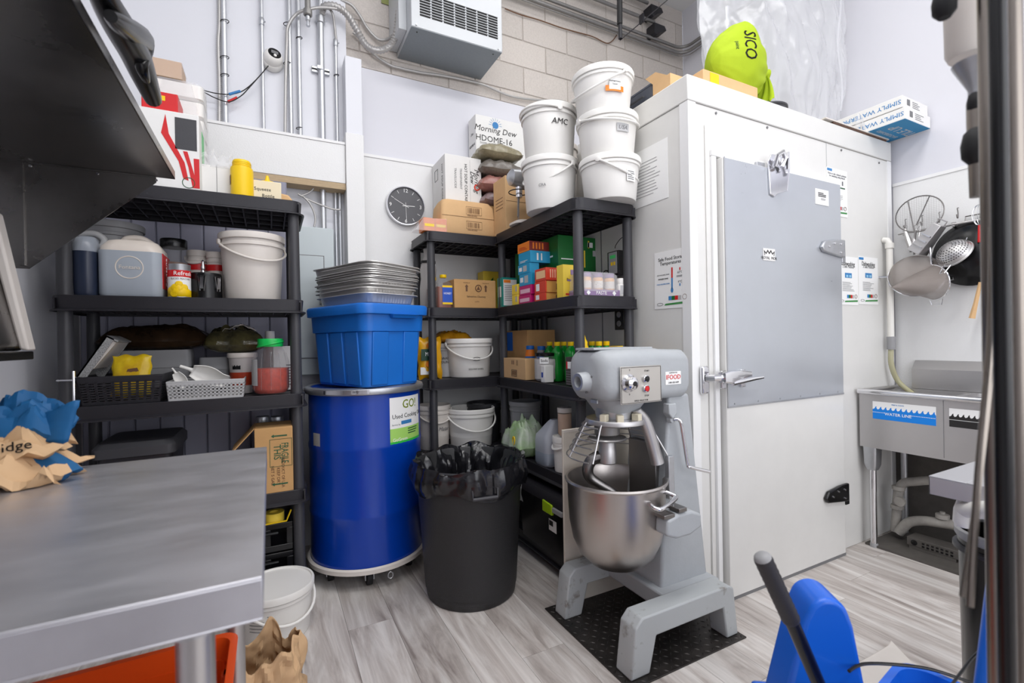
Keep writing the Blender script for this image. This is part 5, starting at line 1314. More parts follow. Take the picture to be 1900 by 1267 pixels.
# dome-lid carton on a plain one
x0 = at(883, 260, Y=2.955).x; zt_ = at(883, 211, Y=2.955).z; zb_ = at(883, 312, Y=2.955).z
t, hx, hy, hz = carton('plain white carton under the HDOME-16 carton', x0, x0+.40, 2.955, 3.085, Z1, zb_-.002, 'white_card')
t, hx, hy, hz = carton('white HDOME-16 carton with a sun logo, topmost against the wall', x0, x0+.40, 2.955, 3.085, zb_, zt_, 'white_card')
text('Morning Dew', .058, M_['ink'], t, FY(-hx*.25, -hy-.0006, hz*.76), shear=.25, bold=.0012)
text('HDOME-16', .058, M_['ink'], t, FY(-hx*.3, -hy-.0006, hz*.58), bold=.0015)
text('DOME', .018, M_['ink_g'], t, FY(-hx*.72, -hy-.0006, hz*.49))
MB().lathe([(0, .001), (.024, .001)], 20, cap0=False, cap1=False, M=FY(-hx*.25, -hy-.0002, hz*.86)).build('sun_logo', M_['ink_b'], t)
for k in range(9):
    a = PI*k/8; Mf = FY(-hx*.25, -hy-.0006, hz*.86) @ Matrix.Rotation(a, 4, 'Z')
    flat(t, Mf, [(.03, .05, -.001, .001)], M_['ink_b'], 'sun_ray')
Vl = FX(-hx-.0006, 0, hz*.55)
text('HDOME-16', .026, M_['ink'], t, Vl @ Matrix.Translation((0, -.03, 0)), bold=.001, sx=.75); text('Dew', .03, M_['ink_g'], t, Vl @ Matrix.Translation((0, .05, 0)), shear=.2, sx=.75)
# cardboard box on the near rack's far corner
x0 = 1.29
y0 = at(938, 380, X=x0).y; zt_ = at(938, 324, X=x0).z
t, hx, hy, hz = carton('plain brown cardboard box with peeling tape behind the stand mixer', x0, at(985, 380, Y=y0).x, y0, y0+.17, Z1, zt_, 'card2')
Bx(-hx*.1, hx*.06, -hy-.001, -hy, 0, hz).build('tape', M_['film'], t)
Bx(-hx*.96, hx*.96, -hy-.0008, -hy, hz*.55, hz*.556).build('crease', M_['brown'], t)
for k in range(4): flat(t, FX(-hx-.0006, 0, 0), [(-.05, .05, hz*(.45+k*.06), hz*(.45+k*.06)+.003)], M_['brown'], 'small_print')
# bags of pulses
zlo = at(930, 388, Y=2.8).z; zhi = at(930, 268, Y=2.8).z
t, hx, hy, hz = carton('brown box hidden under the bags of spice', 1.20, 1.45, 2.76, 2.945, Z1, zlo, 'card')
cols = [((150, 128, 130), 'lowest, dull mauve'), ((176, 124, 116), 'second from bottom, reddish'), ((128, 122, 116), 'third from bottom, dark grey'), ((158, 150, 124), 'topmost, olive')]
hb = (zhi-zlo)/4
for k, (c_, w_) in enumerate(cols):
    t = thing('spice_bag', 'clear bag of ground spice on the box pile, '+w_, 'bag', (1.39+rz_.uniform(-.012, .012), 2.845, zlo+hb*k+.001), rz_.uniform(-.1, .1), 'bags of spice piled on the middle rack top')
    m_ = mat('spice_'+str(k), rgb(*c_), .22, bump=.5, bscale=24, vary=.3, vscale=60)
    pillow(.155, .095, hb*.66, seed=10+k, crump=.3).build('bag_body', m_, t, ang=60)
# small stand mixer, partly hidden behind the near bucket stack
t = thing('stand_mixer', 'small silver stand mixer behind the shorter bucket stack', 'mixer', (1.365, 2.385, Z1))
MB().loft([(0, .12, .07, .05), (.012, .12, .07, .05), (.022, .10, .055, .04)], 6).build('base', M_['white_pl2'], t)
MB().loft([(.02, .035, .04, .02, .08, 0), (.2, .03, .035, .02, .08, 0)], 5).build('column', M_['grey_pl2'], t)
MB().loft([(-.14, .020, .020, .02), (-.12, .045, .045, .04), (0, .058, .055, .05), (.10, .045, .045, .04), (.12, .02, .02, .02)], 7, M=Matrix.Translation((0, 0, .27)) @ Matrix.Rotation(PI/2, 4, 'Y')).build('motor_head', M_['galv'], t)
MB().lathe([(.018, .16), (.02, .22)], 16, cx=-.07).build('attachment_shaft', M_['chrome'], t)
MB().tube([(-.07, 0, .17), (-.075, 0, .12), (-.08, 0, .05)], .005, 8).build('hook_wire', M_['ink_g'], t)
MB().tube([(-.07+.06*math.cos(a), .0+.06*math.sin(a), .19) for a in [2*PI*i/24 for i in range(24)]], .003, 6, closed=True).build('wire_guard', M_['ink'], t)
for x in (-.06, -.03, 0): MB().lathe([(0, .008), (.006, .006), (.006, 0)], 10, cap0=False, M=FY(x, -.056, .27)).build('knob', M_['ink'], t)

# ================================================================ NEAR RACK, TOP: BUCKET STACKS
bh = .238
def stack(cx, cy, rt, rb, hs, labs, bails, z0=Z1, wig=()):
    z = z0
    for k, h in enumerate(hs):
        dx, dy = wig[k] if wig else (0, 0)
        b_ = bucket(labs[k], (cx+dx, cy+dy), z, rt, rb, h, 'white_pl', bail=bails[k], group='white buckets stacked on the near rack top')
        z += h+.001
        yield b_, h
BL = list(stack(1.325, 2.10, .145, .125, [.262, .262], ['lower bucket of the stack of two on the near rack top', 'upper bucket of the stack of two, AMC written on it in marker'], [(200, -38), (170, 10)]))
t, h = BL[1]
text('AMC', .042, M_['ink'], t, wrapM(t, 262, .1395, h*.62), wrap=.14, bold=-.0008, shear=.2, align='CENTER')
t, h = BL[0]
text('CRA', .02, M_['ink_g'], t, wrapM(t, 222, .138, h*.42), wrap=.14)
BR = list(stack(1.505, 1.83, .146, .124, [.203, .203, .200], ['bottom bucket of the stack of three beside the cooler', 'middle bucket of the stack of three, handwritten label', 'top bucket of the stack of three, white and orange label'], [(300, -30), (262, -12), (185, -60)], wig=[(0, 0), (-.012, .0), (-.035, 0)]))
t, h = BR[2]
Mw = wrapM(t, 255, .1405, h*.48)
flat(t, Mw, [(-.045, .045, -.028, -.002)], M_['orange'], 'orange_label', wrap=.14, t=.0006)
flat(t, Mw, [(-.028, .028, -.02, .032)], M_['paper'], 'white_label', wrap=.14, t=.0012)
text('Pomegranate', .0105, M_['ink'], t, Mw @ WT(.14, 0, .018, .0016), wrap=.14); text('Seeds', .0105, M_['ink'], t, Mw @ WT(.14, 0, .004, .0016), wrap=.14)
t, h = BR[1]
Mw = wrapM(t, 262, .139, h*.55)
flat(t, Mw, [(-.03, .034, -.018, .02)], M_['grey_pl2'], 'label', wrap=.14); text('USA', .026, M_['ink_g'], t, Mw @ WT(.14, 0, 0, .0012), wrap=.14, shear=.3)
t, h = BR[0]
Mw = wrapM(t, 275, .139, h*.5)
flat(t, Mw, [(-.025, .03, -.03, .03)], M_['paper'], 'label', wrap=.14); flat(t, Mw, lines(-.02, .025, -.024, .02, 5), M_['ink_g'], 'small_print', wrap=.14, t=.0012)
# cream tub between the stacks
t = bucket('cream lidded tub standing between the two bucket stacks', (1.535, 2.32), Z1, .105, .095, .46, mat('cream_tub', rgb(232, 206, 170), .45).name if False else 'white_pl2', handle=False, name='tall_tub', cat='tub')

# ================================================================ MIDDLE RACK SHELVES
c = at(797, 520, Y=2.95)
t = thing('clear_jug', 'clear waisted jug with black band at the left of the middle rack', 'jug', (.905, 2.90, Z2)); hj = at(797, 461, Y=2.87).z-Z2
MB().lathe([(.05, 0), (.055, .01), (.055, hj*.35), (.048, hj*.5), (.052, hj*.66), (.04, hj*.78), (.025, hj*.88), (.03, hj)], 24).build('body', mat('frosted', rgb(206, 200, 196), .2, alpha=.7), t)
MB().lathe([(.047, hj*.76), (.047, hj*.80)], 24, cap0=False, cap1=False).build('black_band', M_['ink'], t)
def honey(label, px0, px1, yt, Y, w_):
    x0, x1, q, z_ = FB(px0, px1, yt, 578, Y)
    t = thing('honey_bottle', label, 'bottle', ((x0+x1)/2, Y+.035, Z2), 0, 'honey bottles'); hx = (x1-x0)/2; h = z_-Z2
    MB().loft([(0, hx*.95, .032, .012), (.006, hx, .035, .012), (h*.68, hx, .035, .014), (h*.80, hx*.75, .028, .02), (h*.88, .016, .016, .016), (h*.93, .016, .016, .016)], 6).build('body', M_['glassy'], t)
    MB().loft([(.002, hx*.93, .031, .012), (h*.62, hx*.97, .034, .012)], 6).build('honey', mat('honey', rgb(132, 58, 24), .25), t)
    MB().lathe([(.020, h*.90), (.021, h*.91), (.021, h*.99), (0, h)], 20, cap1=False).build('cap', M_['yellow'], t)
    return t, hx, h
t, hx, h = honey('honey bottle in front with blue and yellow label and yellow cap', 812, 840, 508, 2.73, 0)
flat(t, FY(hx*.25, -.0358, 0), [(-hx*.62, hx*.70, h*.10, h*.66)], M_['yellow'], 'label_edge'); flat(t, FY(hx*.25, -.0364, 0), [(-hx*.62, hx*.70, h*.16, h*.60)], mat('label_blue', rgb(20, 80, 190), .4), 'label')
text('HONEY', .018, M_['paper'], t, FY(hx*.3, -.0372, h*.42), bold=.0006, sx=.8)
t, hx, h = honey('honey bottle behind the blue-labelled one, white side label', 796, 818, 513, 2.81, 0)
flat(t, FY(-hx*.4, -.0358, 0), [(-hx*.5, hx*.3, h*.06, h*.62)], M_['paper'], 'label')
x0, x1, q, z_ = FB(843, 920, 519, 577, 2.715)
t, hx, hy, hz = carton('cardboard box printed with two arrows and a round emblem on the middle rack', x0, x1, 2.715, 2.93, Z2, z_, 'card')
for sx in (-.42, .5):
    MB().prism([(hx*sx-.012, hz*.74), (hx*sx, hz*.83), (hx*sx+.012, hz*.74), (hx*sx+.006, hz*.74), (hx*sx+.006, hz*.58), (hx*sx-.006, hz*.58), (hx*sx-.006, hz*.74)], -hy-.0012, -hy-.0003, 'Y').build('arrow', M_['brown'], t)
    text('THIS END UP', .008, M_['brown'], t, FY(hx*sx, -hy-.0006, hz*.88))
Mf = FY(0.02, -hy-.001, hz*.70)
MB().tube([Mf @ Vector((.020*math.cos(a), .020*math.sin(a), 0)) for a in [2*PI*i/24 for i in range(24)]], .003, 5, closed=True).build('emblem', M_['brown'], t)
MB().prism([(.008, hz*.64), (.032, hz*.64), (.02, hz*.78)], -hy-.0012, -hy-.0003, 'Y').build('emblem_mark', M_['brown'], t)
text('Salvatrice Chutney', .017, M_['ink'], t, FY(0.005, -hy-.0006, hz*.40)); text('LOTS', .012, M_['brown'], t, FY(.01, -hy-.0006, hz*.22))
x0, x1, q, z_ = FB(895, 925, 504, 545, 2.98)
t, hx, hy, hz = carton('yellow and green carton behind the cardboard box, middle rack', x0, x1, 2.96, 3.06, Z2, z_, 'yellow_c', seam=False)
MB().prism([(-hx, hz*.3), (hx*.2, hz*.3), (hx*.2, hz*.85), (-hx, hz*.55)], -hy-.001, -hy, 'Y').build('green_print', M_['green'], t)
# third shelf
x0, x1, q, z_ = FB(789, 822, 626, 708, 2.73)
t = thing('snack_bag', 'upright yellow and green METAL snack bag on the middle rack', 'bag', ((x0+x1)/2+.0, 2.835, Z3)); hh = (z_-Z3)/2; hx = (x1-x0)/2+.02
pk = pillow(hx, hh, .035, seed=14, crump=.25); pk.v = [tuple(Matrix.Rotation(math.radians(86), 4, 'X') @ Vector(p)+Vector((0, 0, hh*1.0))) for p in pk.v]
pk.build('bag_body', mat('bag_yellow', rgb(232, 170, 24), .3, bump=.4, bscale=30), t, ang=60)
flat(t, FY(-.01, -.060, hh*1.15), [(-hx*.75, hx*.55, -hh*.25, hh*.30)], mat('dark_green', rgb(20, 62, 44), .4), 'green_panel')
text('METAL', .034, M_['paper'], t, FY(-.006, -.0625, hh*1.2), bold=.0014, sx=.7)
MB().lathe([(0, .001), (.016, .001)], 16, cap0=False, cap1=False, M=FY(-.015, -.054, hh*1.62)).build('cracker_print', M_['orange'], t)
MB().lathe([(0, .001), (.018, .001)], 16, cap0=False, cap1=False, M=FY(-.02, -.060, hh*.72)).build('cracker_print', M_['orange'], t)
flat(t, FY(-.01, -.052, hh*.42), [(-hx*.8, hx*.5, -.025, .02)], M_['paper'], 'white_panel')
t = bucket('plain grey pail marked NAAN ROUND behind the yellow bag', (at(832, 660, Y=2.93).x, 2.95), Z3, .085, .078, at(830, 637, Y=2.9).z-Z3, 'grey_pl2', handle=False, name='small_pail', cat='pail')
text('NAAN', .022, M_['ink'], t, wrapM(t, 240, .083, .12), wrap=.083); text('ROUND', .022, M_['ink'], t, wrapM(t, 240, .082, .095), wrap=.083)
zp = at(830, 637, Y=2.9).z
t = thing('snack_bag', 'orange yellow snack bag lying on top of the grey NAAN pail', 'bag', (at(838, 630, Y=2.95).x, 2.945, zp+.002))
pillow(.12, .08, .05, seed=17, crump=.45).build('bag_body', mat('bag_orange', rgb(222, 160, 30), .25, bump=.6, bscale=22, vary=.4, vscale=10, col2=rgb(150, 90, 20)), t, ang=60)
a, b_, q, z_ = FB(833, 917, 628, 708, 2.80); r_ = (b_-a)/2
t = bucket('white lidded pail with oval logo and date stamp on the middle rack', ((a+b_)/2, 2.705+r_*.95), Z3, r_*.95, r_*.84, z_-Z3, 'white_pl', bail=(268, -55), name='small_pail', cat='pail')
MB().lathe([(.018, .001), (.024, .001)], 20, cap0=False, cap1=False, M=wrapM(t, 268, r_*.90, .115) @ Matrix.Diagonal((1.2, .5, 1, 1))).build('logo_oval', M_['ink'], t)
text('2024 MAY 24 REG.', .013, M_['ink'], t, wrapM(t, 268, r_*.885, .052), wrap=r_); text('KANDOI', .012, M_['ink'], t, wrapM(t, 268, r_*.905, .115), wrap=r_, bold=.0006)
# fourth shelf
for (px0, px1, yt, Yc, lb, op) in ((776, 838, 752, 2.86, 'greyish open-topped pail at the left, behind the bin liner', None), (832, 918, 757, 2.80, 'white pail with window lid and bail right behind the bin liner', None)):
    a, b_, q, z_ = FB(px0, px1, yt, 830, Yc); r_ = (b_-a)/2
    t = bucket(lb, ((a+b_)/2, Yc+.02), Z4, r_*.95, r_*.82, z_-Z4+.005, 'white_pl2' if px0 < 800 else 'white_pl', lid=False, bail=(268, -50), name='small_pail', cat='pail')
    if px0 < 800: text('Matar', .034, M_['ink_g'], t, wrapM(t, 290, r_*.9, .13), wrap=r_, shear=.3)
a, b_, q, z_ = FB(850, 922, 744, 830, 3.0); r_ = (b_-a)/2
bucket('dark grey pail at the back of the fourth shelf, middle rack', ((a+b_)/2+.02, 3.08-r_), Z4, r_*.8, r_*.7, z_-Z4, 'black_pl2', lid=False, handle=False, name='small_pail', cat='pail')

# ================================================================ NEAR RACK, SECOND SHELF
def rc(label, xf, xn, xr, yt, yb, m, Xp=1.285, z0=None, group=None, deep=None, **k):
    X0, X1, Y0, Y1, zb, zt = RB(xf, xn, xr, yt, yb, Xp)
    if z0 is not None: zb = z0
    if deep: X1 = X0+deep
    return carton(label, X0, X1, min(Y0, Y1), max(Y0, Y1), zb, zt, m, group, seam=False, bev=.0015, name='food_carton', **k)
def lp(t, hx, hy, rects, m, name='print'): flat(t, FX(-hx-.0004, 0, 0), rects, M_[m] if isinstance(m, str) else m, name)
def fp(t, hx, hy, rects, m, name='print'): flat(t, FY(0, -hy-.0004, 0), rects, M_[m] if isinstance(m, str) else m, name)
zmap = lambda y, x=975: at(x, y, X=1.285).z
t, hx, hy, hz = rc('teal bordered white carton at the far end of the near rack', 923, 932, 960, 514, 570, 'teal', z0=Z2)
fp(t, hx, hy, [(-hx*.85, hx*.9, hz*.06, hz*.93)], 'white_card'); flat(t, FY(0, -hy-.001, 0), [(-hx*.8, hx*.1, hz*.82, hz*.92)], M_['orange'], 'print'); flat(t, FY(0, -hy-.001, 0), lines(-hx*.7, hx*.8, hz*.2, hz*.75, 9, fill=.3), M_['ink_g'], 'small_print')
lp(t, hx, hy, [(-hy*.6, hy*.6, hz*.35, hz*.7)], 'white_card')
for k in range(2):
    za = Z2+k*.0605
    x0, x1, q, z_ = FB(944, 962, 534, 572, 2.40)
    t, hx, hy, hz = carton(('upper' if k else 'lower')+' small pale yellow carton in front of the teal carton', 1.283, 1.33, 2.40, 2.475, za, za+.060, 'yellow_c', seam=False, name='food_carton')
    lp(t, hx, hy, [(.008, .026, hz*.3, hz*.8)], 'grey_pl2'); fp(t, hx, hy, [(-.01, .012, hz*.35, hz*.8)], 'grey_pl2')
t, hx, hy, hz = carton('tall white and green carton standing behind the blue cartons', 1.40, 1.52, 2.60, 2.65, Z2, at(944, 462, Y=2.6).z-.02, 'green', seam=False, name='food_carton')
fp(t, hx, hy, [(-hx*.9, hx*.9, hz*.1, hz*.95)], 'white_card'); fp(t, hx, hy, [], 'ink'); flat(t, FY(0, -hy-.001, 0), lines(-hx*.8, hx*.7, hz*.15, hz*.85, 14, fill=.3), M_['ink_g'], 'small_print')
# stack A: two magenta, two light blue, one long blue, one orange
zA = [Z2, zmap(547), zmap(529.5), zmap(507), zmap(489), zmap(467), zmap(449)]
yA = at(985, 520, X=1.285).y; yAf = at(963, 520, X=1.285).y
labsA = [('magenta', 'lower magenta carton at the foot of the blue and pink stack', .07), ('magenta', 'upper magenta carton, second up in the blue and pink stack', .07), ('cyan', 'lower of the two small light blue cartons in the stack', .07), ('cyan', 'upper of the two small light blue cartons in the stack', .06), ('cyan', 'long blue carton lying across the stack', .27), ('orange', 'orange and dark red carton on top of the stack', .27)]
for k, (m, lb, dp) in enumerate(labsA):
    dy = rz_.uniform(-.008, .008)
    t, hx, hy, hz = carton(lb, 1.283, 1.283+dp, yA+dy, yAf+dy, zA[k], zA[k+1]-.0008, m, seam=False, name='food_carton', bev=.0015)
    if m == 'magenta': lp(t, hx, hy, [(-hy*.8, hy*.8, hz*.18, hz*.62)], mat('pale_pink', rgb(236, 190, 206), .5))
    elif k in (2, 3): lp(t, hx, hy, [(-hy*.1, hy*.5, hz*.2, hz*.8)], 'grey_pl2'); flat(t, FX(-hx-.0006, 0, 0), [(-hy*.8, -hy*.3, hz*.3, hz*.7)], M_['paper'], 'print')
    elif k == 4: fp(t, hx, hy, [(-hx*.7, -hx*.62, hz*.2, hz*.8), (-hx*.5, -hx*.44, hz*.2, hz*.8)], 'paper'); flat(t, FX(-hx-.0006, 0, 0), lines(-hy*.7, hy*.6, hz*.1, hz*.3, 2), M_['paper'], 'small_print')
    else:
        fp(t, hx, hy, [(-hx, hx, 0, hz*.99)], mat('dark_red_print', rgb(128, 40, 34), .4)); flat(t, FY(0, -hy-.0012, 0), [(-hx*.85+i*.02, -hx*.85+i*.02+.01, hz*.2, hz*.85) for i in range(4)], M_['orange'], 'print')
        flat(t, FX(-hx-.0006, 0, 0), lines(-hy*.7, hy*.7, hz*.2, hz*.6, 4, fill=.3), M_['redc'], 'small_print')
# stack B: three red and orange cartons
zB = [Z2, at(1012, 542, X=1.285).z, at(1012, 519.5, X=1.285).z, at(1012, 495.5, X=1.285).z]
yB = at(1013, 530, X=1.285).y; yBf = at(992, 530, X=1.285).y
for k, lb in enumerate(('lowest of the three red-orange cartons on the near rack', 'middle of the three red-orange cartons on the near rack', 'topmost of the three red-orange cartons, cream panel on its end')):
    dy = (.004, 0, -.006)[k]
    t, hx, hy, hz = carton(lb, 1.283, 1.40, yB+dy, yBf+dy-.002, zB[k], zB[k+1]-.0008, 'redc', seam=False, name='food_carton', bev=.0015)
    if k == 2: lp(t, hx, hy, [(-hy*.75, hy*.85, hz*.2, hz*.8)], mat('peach', rgb(246, 200, 150), .5)); fp(t, hx, hy, [(-hx*.6+i*.014, -hx*.6+i*.014+.007, hz*.2, hz*.85) for i in range(7)], mat('peach2', rgb(246, 180, 150), .5))
    else: lp(t, hx, hy, [(-hy*.7, -hy*.1, hz*.2, hz*.8)], 'paper'); fp(t, hx, hy, [(-hx*.9, hx*.9, 0, hz*.95)], mat('tan_print', rgb(214, 160, 84), .5)); flat(t, FY(0, -hy-.001, 0), [(hx*.1, hx*.6, hz*.25, hz*.75)], M_['brown'], 'print')
# tall yellow cartons
t, hx, hy, hz = rc('tall yellow carton right of the red-orange cartons', 1033, 1045, 1066, 490, 549, 'yellow_c', Xp=1.30, z0=Z2)
fp(t, hx, hy, [(-hx*.6, hx*.5, hz*.08, hz*.14)], 'redc'); flat(t, FY(0, -hy-.001, 0), [(-hx*.3, hx*.3, hz*.5, hz*.55), (hx*.3, hx*.8, hz*.7, hz*.85)], M_['purple'], 'print')
text('Pan', .02, M_['brown'], t, FY(.0, -hy-.001, hz*.55))
# big green cartons at the back
y_g = 2.16
x0, x1, q, z_ = FB(1036, 1132, 448, 503, y_g)
zt_ = at(1085, 440, Y=y_g).z; zmid = at(1085, 503, Y=y_g).z
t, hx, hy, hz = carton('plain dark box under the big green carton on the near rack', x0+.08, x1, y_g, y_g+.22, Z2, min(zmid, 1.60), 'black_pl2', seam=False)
t, hx, hy, hz = carton('big green printed carton with brown leaf pattern at the back of the near rack', x0, x1, y_g, y_g+.22, min(zmid, 1.60)+.001, min(zt_, 1.80), 'green', seam=False)
fp(t, hx, hy, [(hx*.62, hx*.99, 0.002, hz*.998)], mat('leaf_print', rgb(140, 116, 86), .5, vary=.6, vscale=70)); fp(t, hx, hy, [(hx*.3, hx*.85, hz*.45, hz*.62)], 'grey_pl2'); flat(t, FY(0, -hy-.001, 0), [(-hx*.05, -hx*.0, hz*.1, hz*.6), (.02, .03, hz*.68, hz*.9)], M_['yellow_c'], 'print')
flat(t, FY(0, -hy-.001, 0), [(-hx*.9, -hx*.45, hz*.3, hz*.33), (hx*.1, hx*.3, hz*.7, hz*.85)], M_['paper'], 'print')
lp(t, hx, hy, [(-hy*.5, hy*.5, hz*.4, hz*.45)], 'paper')
# paste jars on a purple tray, wrapped
y_p = 1.84
x0, x1, q, z_ = FB(1080, 1150, 503, 547, y_p)
t = thing('paste_tray', 'shrink-wrapped tray of paste jars with a purple PASTE band', 'jar pack', ((x0+x1)/2, y_p+.06, Z2)); hx = (x1-x0)/2; hz = z_-Z2
Bx(-hx, hx, -.06, .06, 0, hz*.28).build('purple_tray', M_['purple'], t, bevel=.002)
text('PASTE', .024, M_['paper'], t, FY(0, -.0606, hz*.14), bold=.0012)
for s in (-1, 1): MB().prism([(s*hx*.68-.012, hz*.14), (s*hx*.68, hz*.24), (s*hx*.68+.012, hz*.14), (s*hx*.68, hz*.04)], -.0612, -.060, 'Y').build('diamond_print', M_['paper'], t)
for i in range(3):
    for j in range(2):
        cx = (-.62+.62*i)*hx; cy = -.03+.06*j
        jj = MB().lathe([(.024, .004), (.027, .01), (.027, hz*.72), (.022, hz*.78)], 18, cx=cx, cy=cy).build('paste_jar', mat('paste_%d%d' % (i, j), rgb(226, 178, 130), .3), t)
        MB().lathe([(.025, hz*.77), (.025, hz*.93), (0, hz*.94)], 18, cx=cx, cy=cy, cap1=False).build('jar_lid', M_['purple'], jj)
        MB().lathe([(.0275, hz*.33), (.0275, hz*.62)], 18, cx=cx, cy=cy, cap0=False, cap1=False).build('jar_label', M_['white_pl2'], jj)
MB().loft([(hz*.2, hx*1.01, .0615, .02), (hz*.85, hx*1.0, .06, .03), (hz*.97, hx*.9, .05, .03)], 5, cap0=False).build('shrink_film', M_['film'], t)
c = at(1156, 520, Y=1.84)
t = jar('white supplement bottle right of the PASTE tray', (c.x, 1.86), Z2, .022, at(1156, 516, Y=1.84).z-Z2, 'white_pl', 'white_pl', neck=.85, shoulder=.8, lidh=.25, name='white_bottle', cat='bottle')
flat(t, wrapM(t, 265, .0225, .04), [(-.014, .016, -.025, .02)], M_['grey_pl2'], 'label', wrap=.022)
# controller and gauge on the cooler side, power outlet
c = at(1153, 482, X=1.64); d = at(1165, 482, X=1.60)
t = thing('temperature_controller', 'black temperature controller box with green readout on the cooler side', 'controller', (1.618, 1.93, at(1163, 508, X=1.62).z))
hz = at(1160, 461, X=1.60).z-at(1160, 508, X=1.60).z
Bx(-.02, .040, -.045, .045, 0, hz).build('case', M_['black'], t, bevel=.003)
flat(t, FX(-.0205, 0, 0), [(-.034, .034, hz*.08, hz*.96)], M_['grey_pl'], 'face_plate')
e_ = mat('lcd', rgb(70, 210, 110), .4); flat(t, FX(-.0212, 0, 0), [(-.022, .022, hz*.7, hz*.84)], e_, 'display'); flat(t, FX(-.0212, 0, 0), [(-.016, .0, hz*.42, hz*.56), (.006, .02, hz*.42, hz*.56)], M_['yellow'], 'button')
conduit('controller_wire', 'thin black wire curling above the temperature controller', spline([(1.655, 1.88, 1.73), (1.63, 1.90, 1.72), (1.62, 1.93, 1.69), (1.622, 1.94, c.z+hz*.5)]), .002, M_['ink'], cat='wire')
t = thing('dial_gauge', 'small round dial gauge beside the temperature controller', 'gauge', (1.645, 2.03, at(1147, 508, X=1.64).z))
MB().lathe([(.03, 0), (.032, .004), (.032, .016), (.028, .018), (.027, .014), (0, .014)], 24, cap1=False, M=Matrix.Rotation(-PI/2, 4, 'Y')).build('case', M_['black'], t)
MB().lathe([(0, .0145), (.026, .0145)], 24, cap0=False, cap1=False, M=Matrix.Rotation(-PI/2, 4, 'Y')).build('dial', M_['grey_pl2'], t)
c = at(1148, 592, X=1.655)
t = thing('power_outlet', 'black double power outlet low on the cooler side behind the rack', 'outlet', (1.662, c.y, c.z))
Bx(-.006, 0, -.035, .035, -.057, .057).build('plate', M_['black'], t, bevel=.002)
for z in (-.024, .024): MB().lathe([(0, .003), (.015, .003), (.016, 0)], 18, cap0=False, M=Matrix.Translation((-.006, 0, z)) @ Matrix.Rotation(-PI/2, 4, 'Y')).build('socket', M_['grey_pl'], t)

# ================================================================ NEAR RACK, THIRD SHELF
t, hx, hy, hz = rc('open brown carton with blue tape at the back of the third shelf', 937, 979, 1032, 612, 715, 'card', Xp=1.40, z0=Z3, deep=.2)
lp(t, hx, hy, [(-hy*.9, -hy*.25, hz*.55, hz*.97)], mat('blue_tape', rgb(30, 110, 214), .5), 'blue_tape')
t, hx, hy, hz = rc('small brown carton with a barcode in front of the blue-taped carton', 935, 975, 985, 666, 716, 'card2', Xp=1.287, z0=Z3, deep=.10)
MB().tube([FX(-hx-.0008, 0, hz*.28) @ Vector(p) for p in ((-.032, -.018, 0), (.032, -.018, 0), (.032, .018, 0), (-.032, .018, 0))], .0016, 4, closed=True).build('label_frame', M_['ink'], t)
lp(t, hx, hy, [(-.026+i*.006, -.026+i*.006+.003, hz*.28-.012, hz*.28+.012) for i in range(9)], 'brown', 'barcode'); lp(t, hx, hy, [(-.03, -.02, hz*.7, hz*.9), (-.01, .0, hz*.7, hz*.9), (.03, .034, hz*.65, hz*.92), (.042, .046, hz*.65, hz*.92)], 'brown', 'handling_mark')
t, hx, hy, hz = carton('slim white and blue carton beside the Soda jar', 1.288, 1.345, 2.125, 2.165, Z3, at(980, 676, X=1.29).z, 'white_card', seam=False, name='food_carton')
lp(t, hx, hy, [(-.012, .004, hz*.3, hz*.6)], mat('blue_print', rgb(30, 70, 170), .4))
for (px, yt, X_, lb) in ((984, 641, 1.40, 'blue-capped bottle of orange drink behind the slim carton'), (1005, 642, 1.44, 'blue-capped dark bottle behind the Soda jar')):
    c = at(px, 670, X=X_); z_ = at(px, yt, X=X_).z
    t = jar(lb, (X_, c.y), Z3, .03, z_-Z3, 'orange' if px < 1000 else 'grey_pl', 'tote', neck=.75, shoulder=.8, lidh=.10, name='drink_bottle', cat='bottle')
    MB().lathe([(.0305, .09), (.0305, .13)], 20, cap0=False, cap1=False).build('label', M_['tote'], t)
c = at(1010, 690, X=1.36)
t = jar('large clear jar labelled Soda with a black lid', (1.352, at(1010, 690, X=1.34).y), Z3, .066, at(1010, 655, X=1.30).z-Z3, 'glassy', 'black', mat('soda_powder', rgb(206, 202, 200), .85, vary=.15, vscale=30), .78, neck=.86, shoulder=.88, lidh=.09)
Mw = wrapM(t, 232, .0668, .115); flat(t, Mw, [(-.028, .022, -.016, .018)], M_['paper'], 'label', wrap=.066); text('Soda', .020, M_['ink'], t, Mw @ WT(.066, -.002, 0, .0014), wrap=.066)
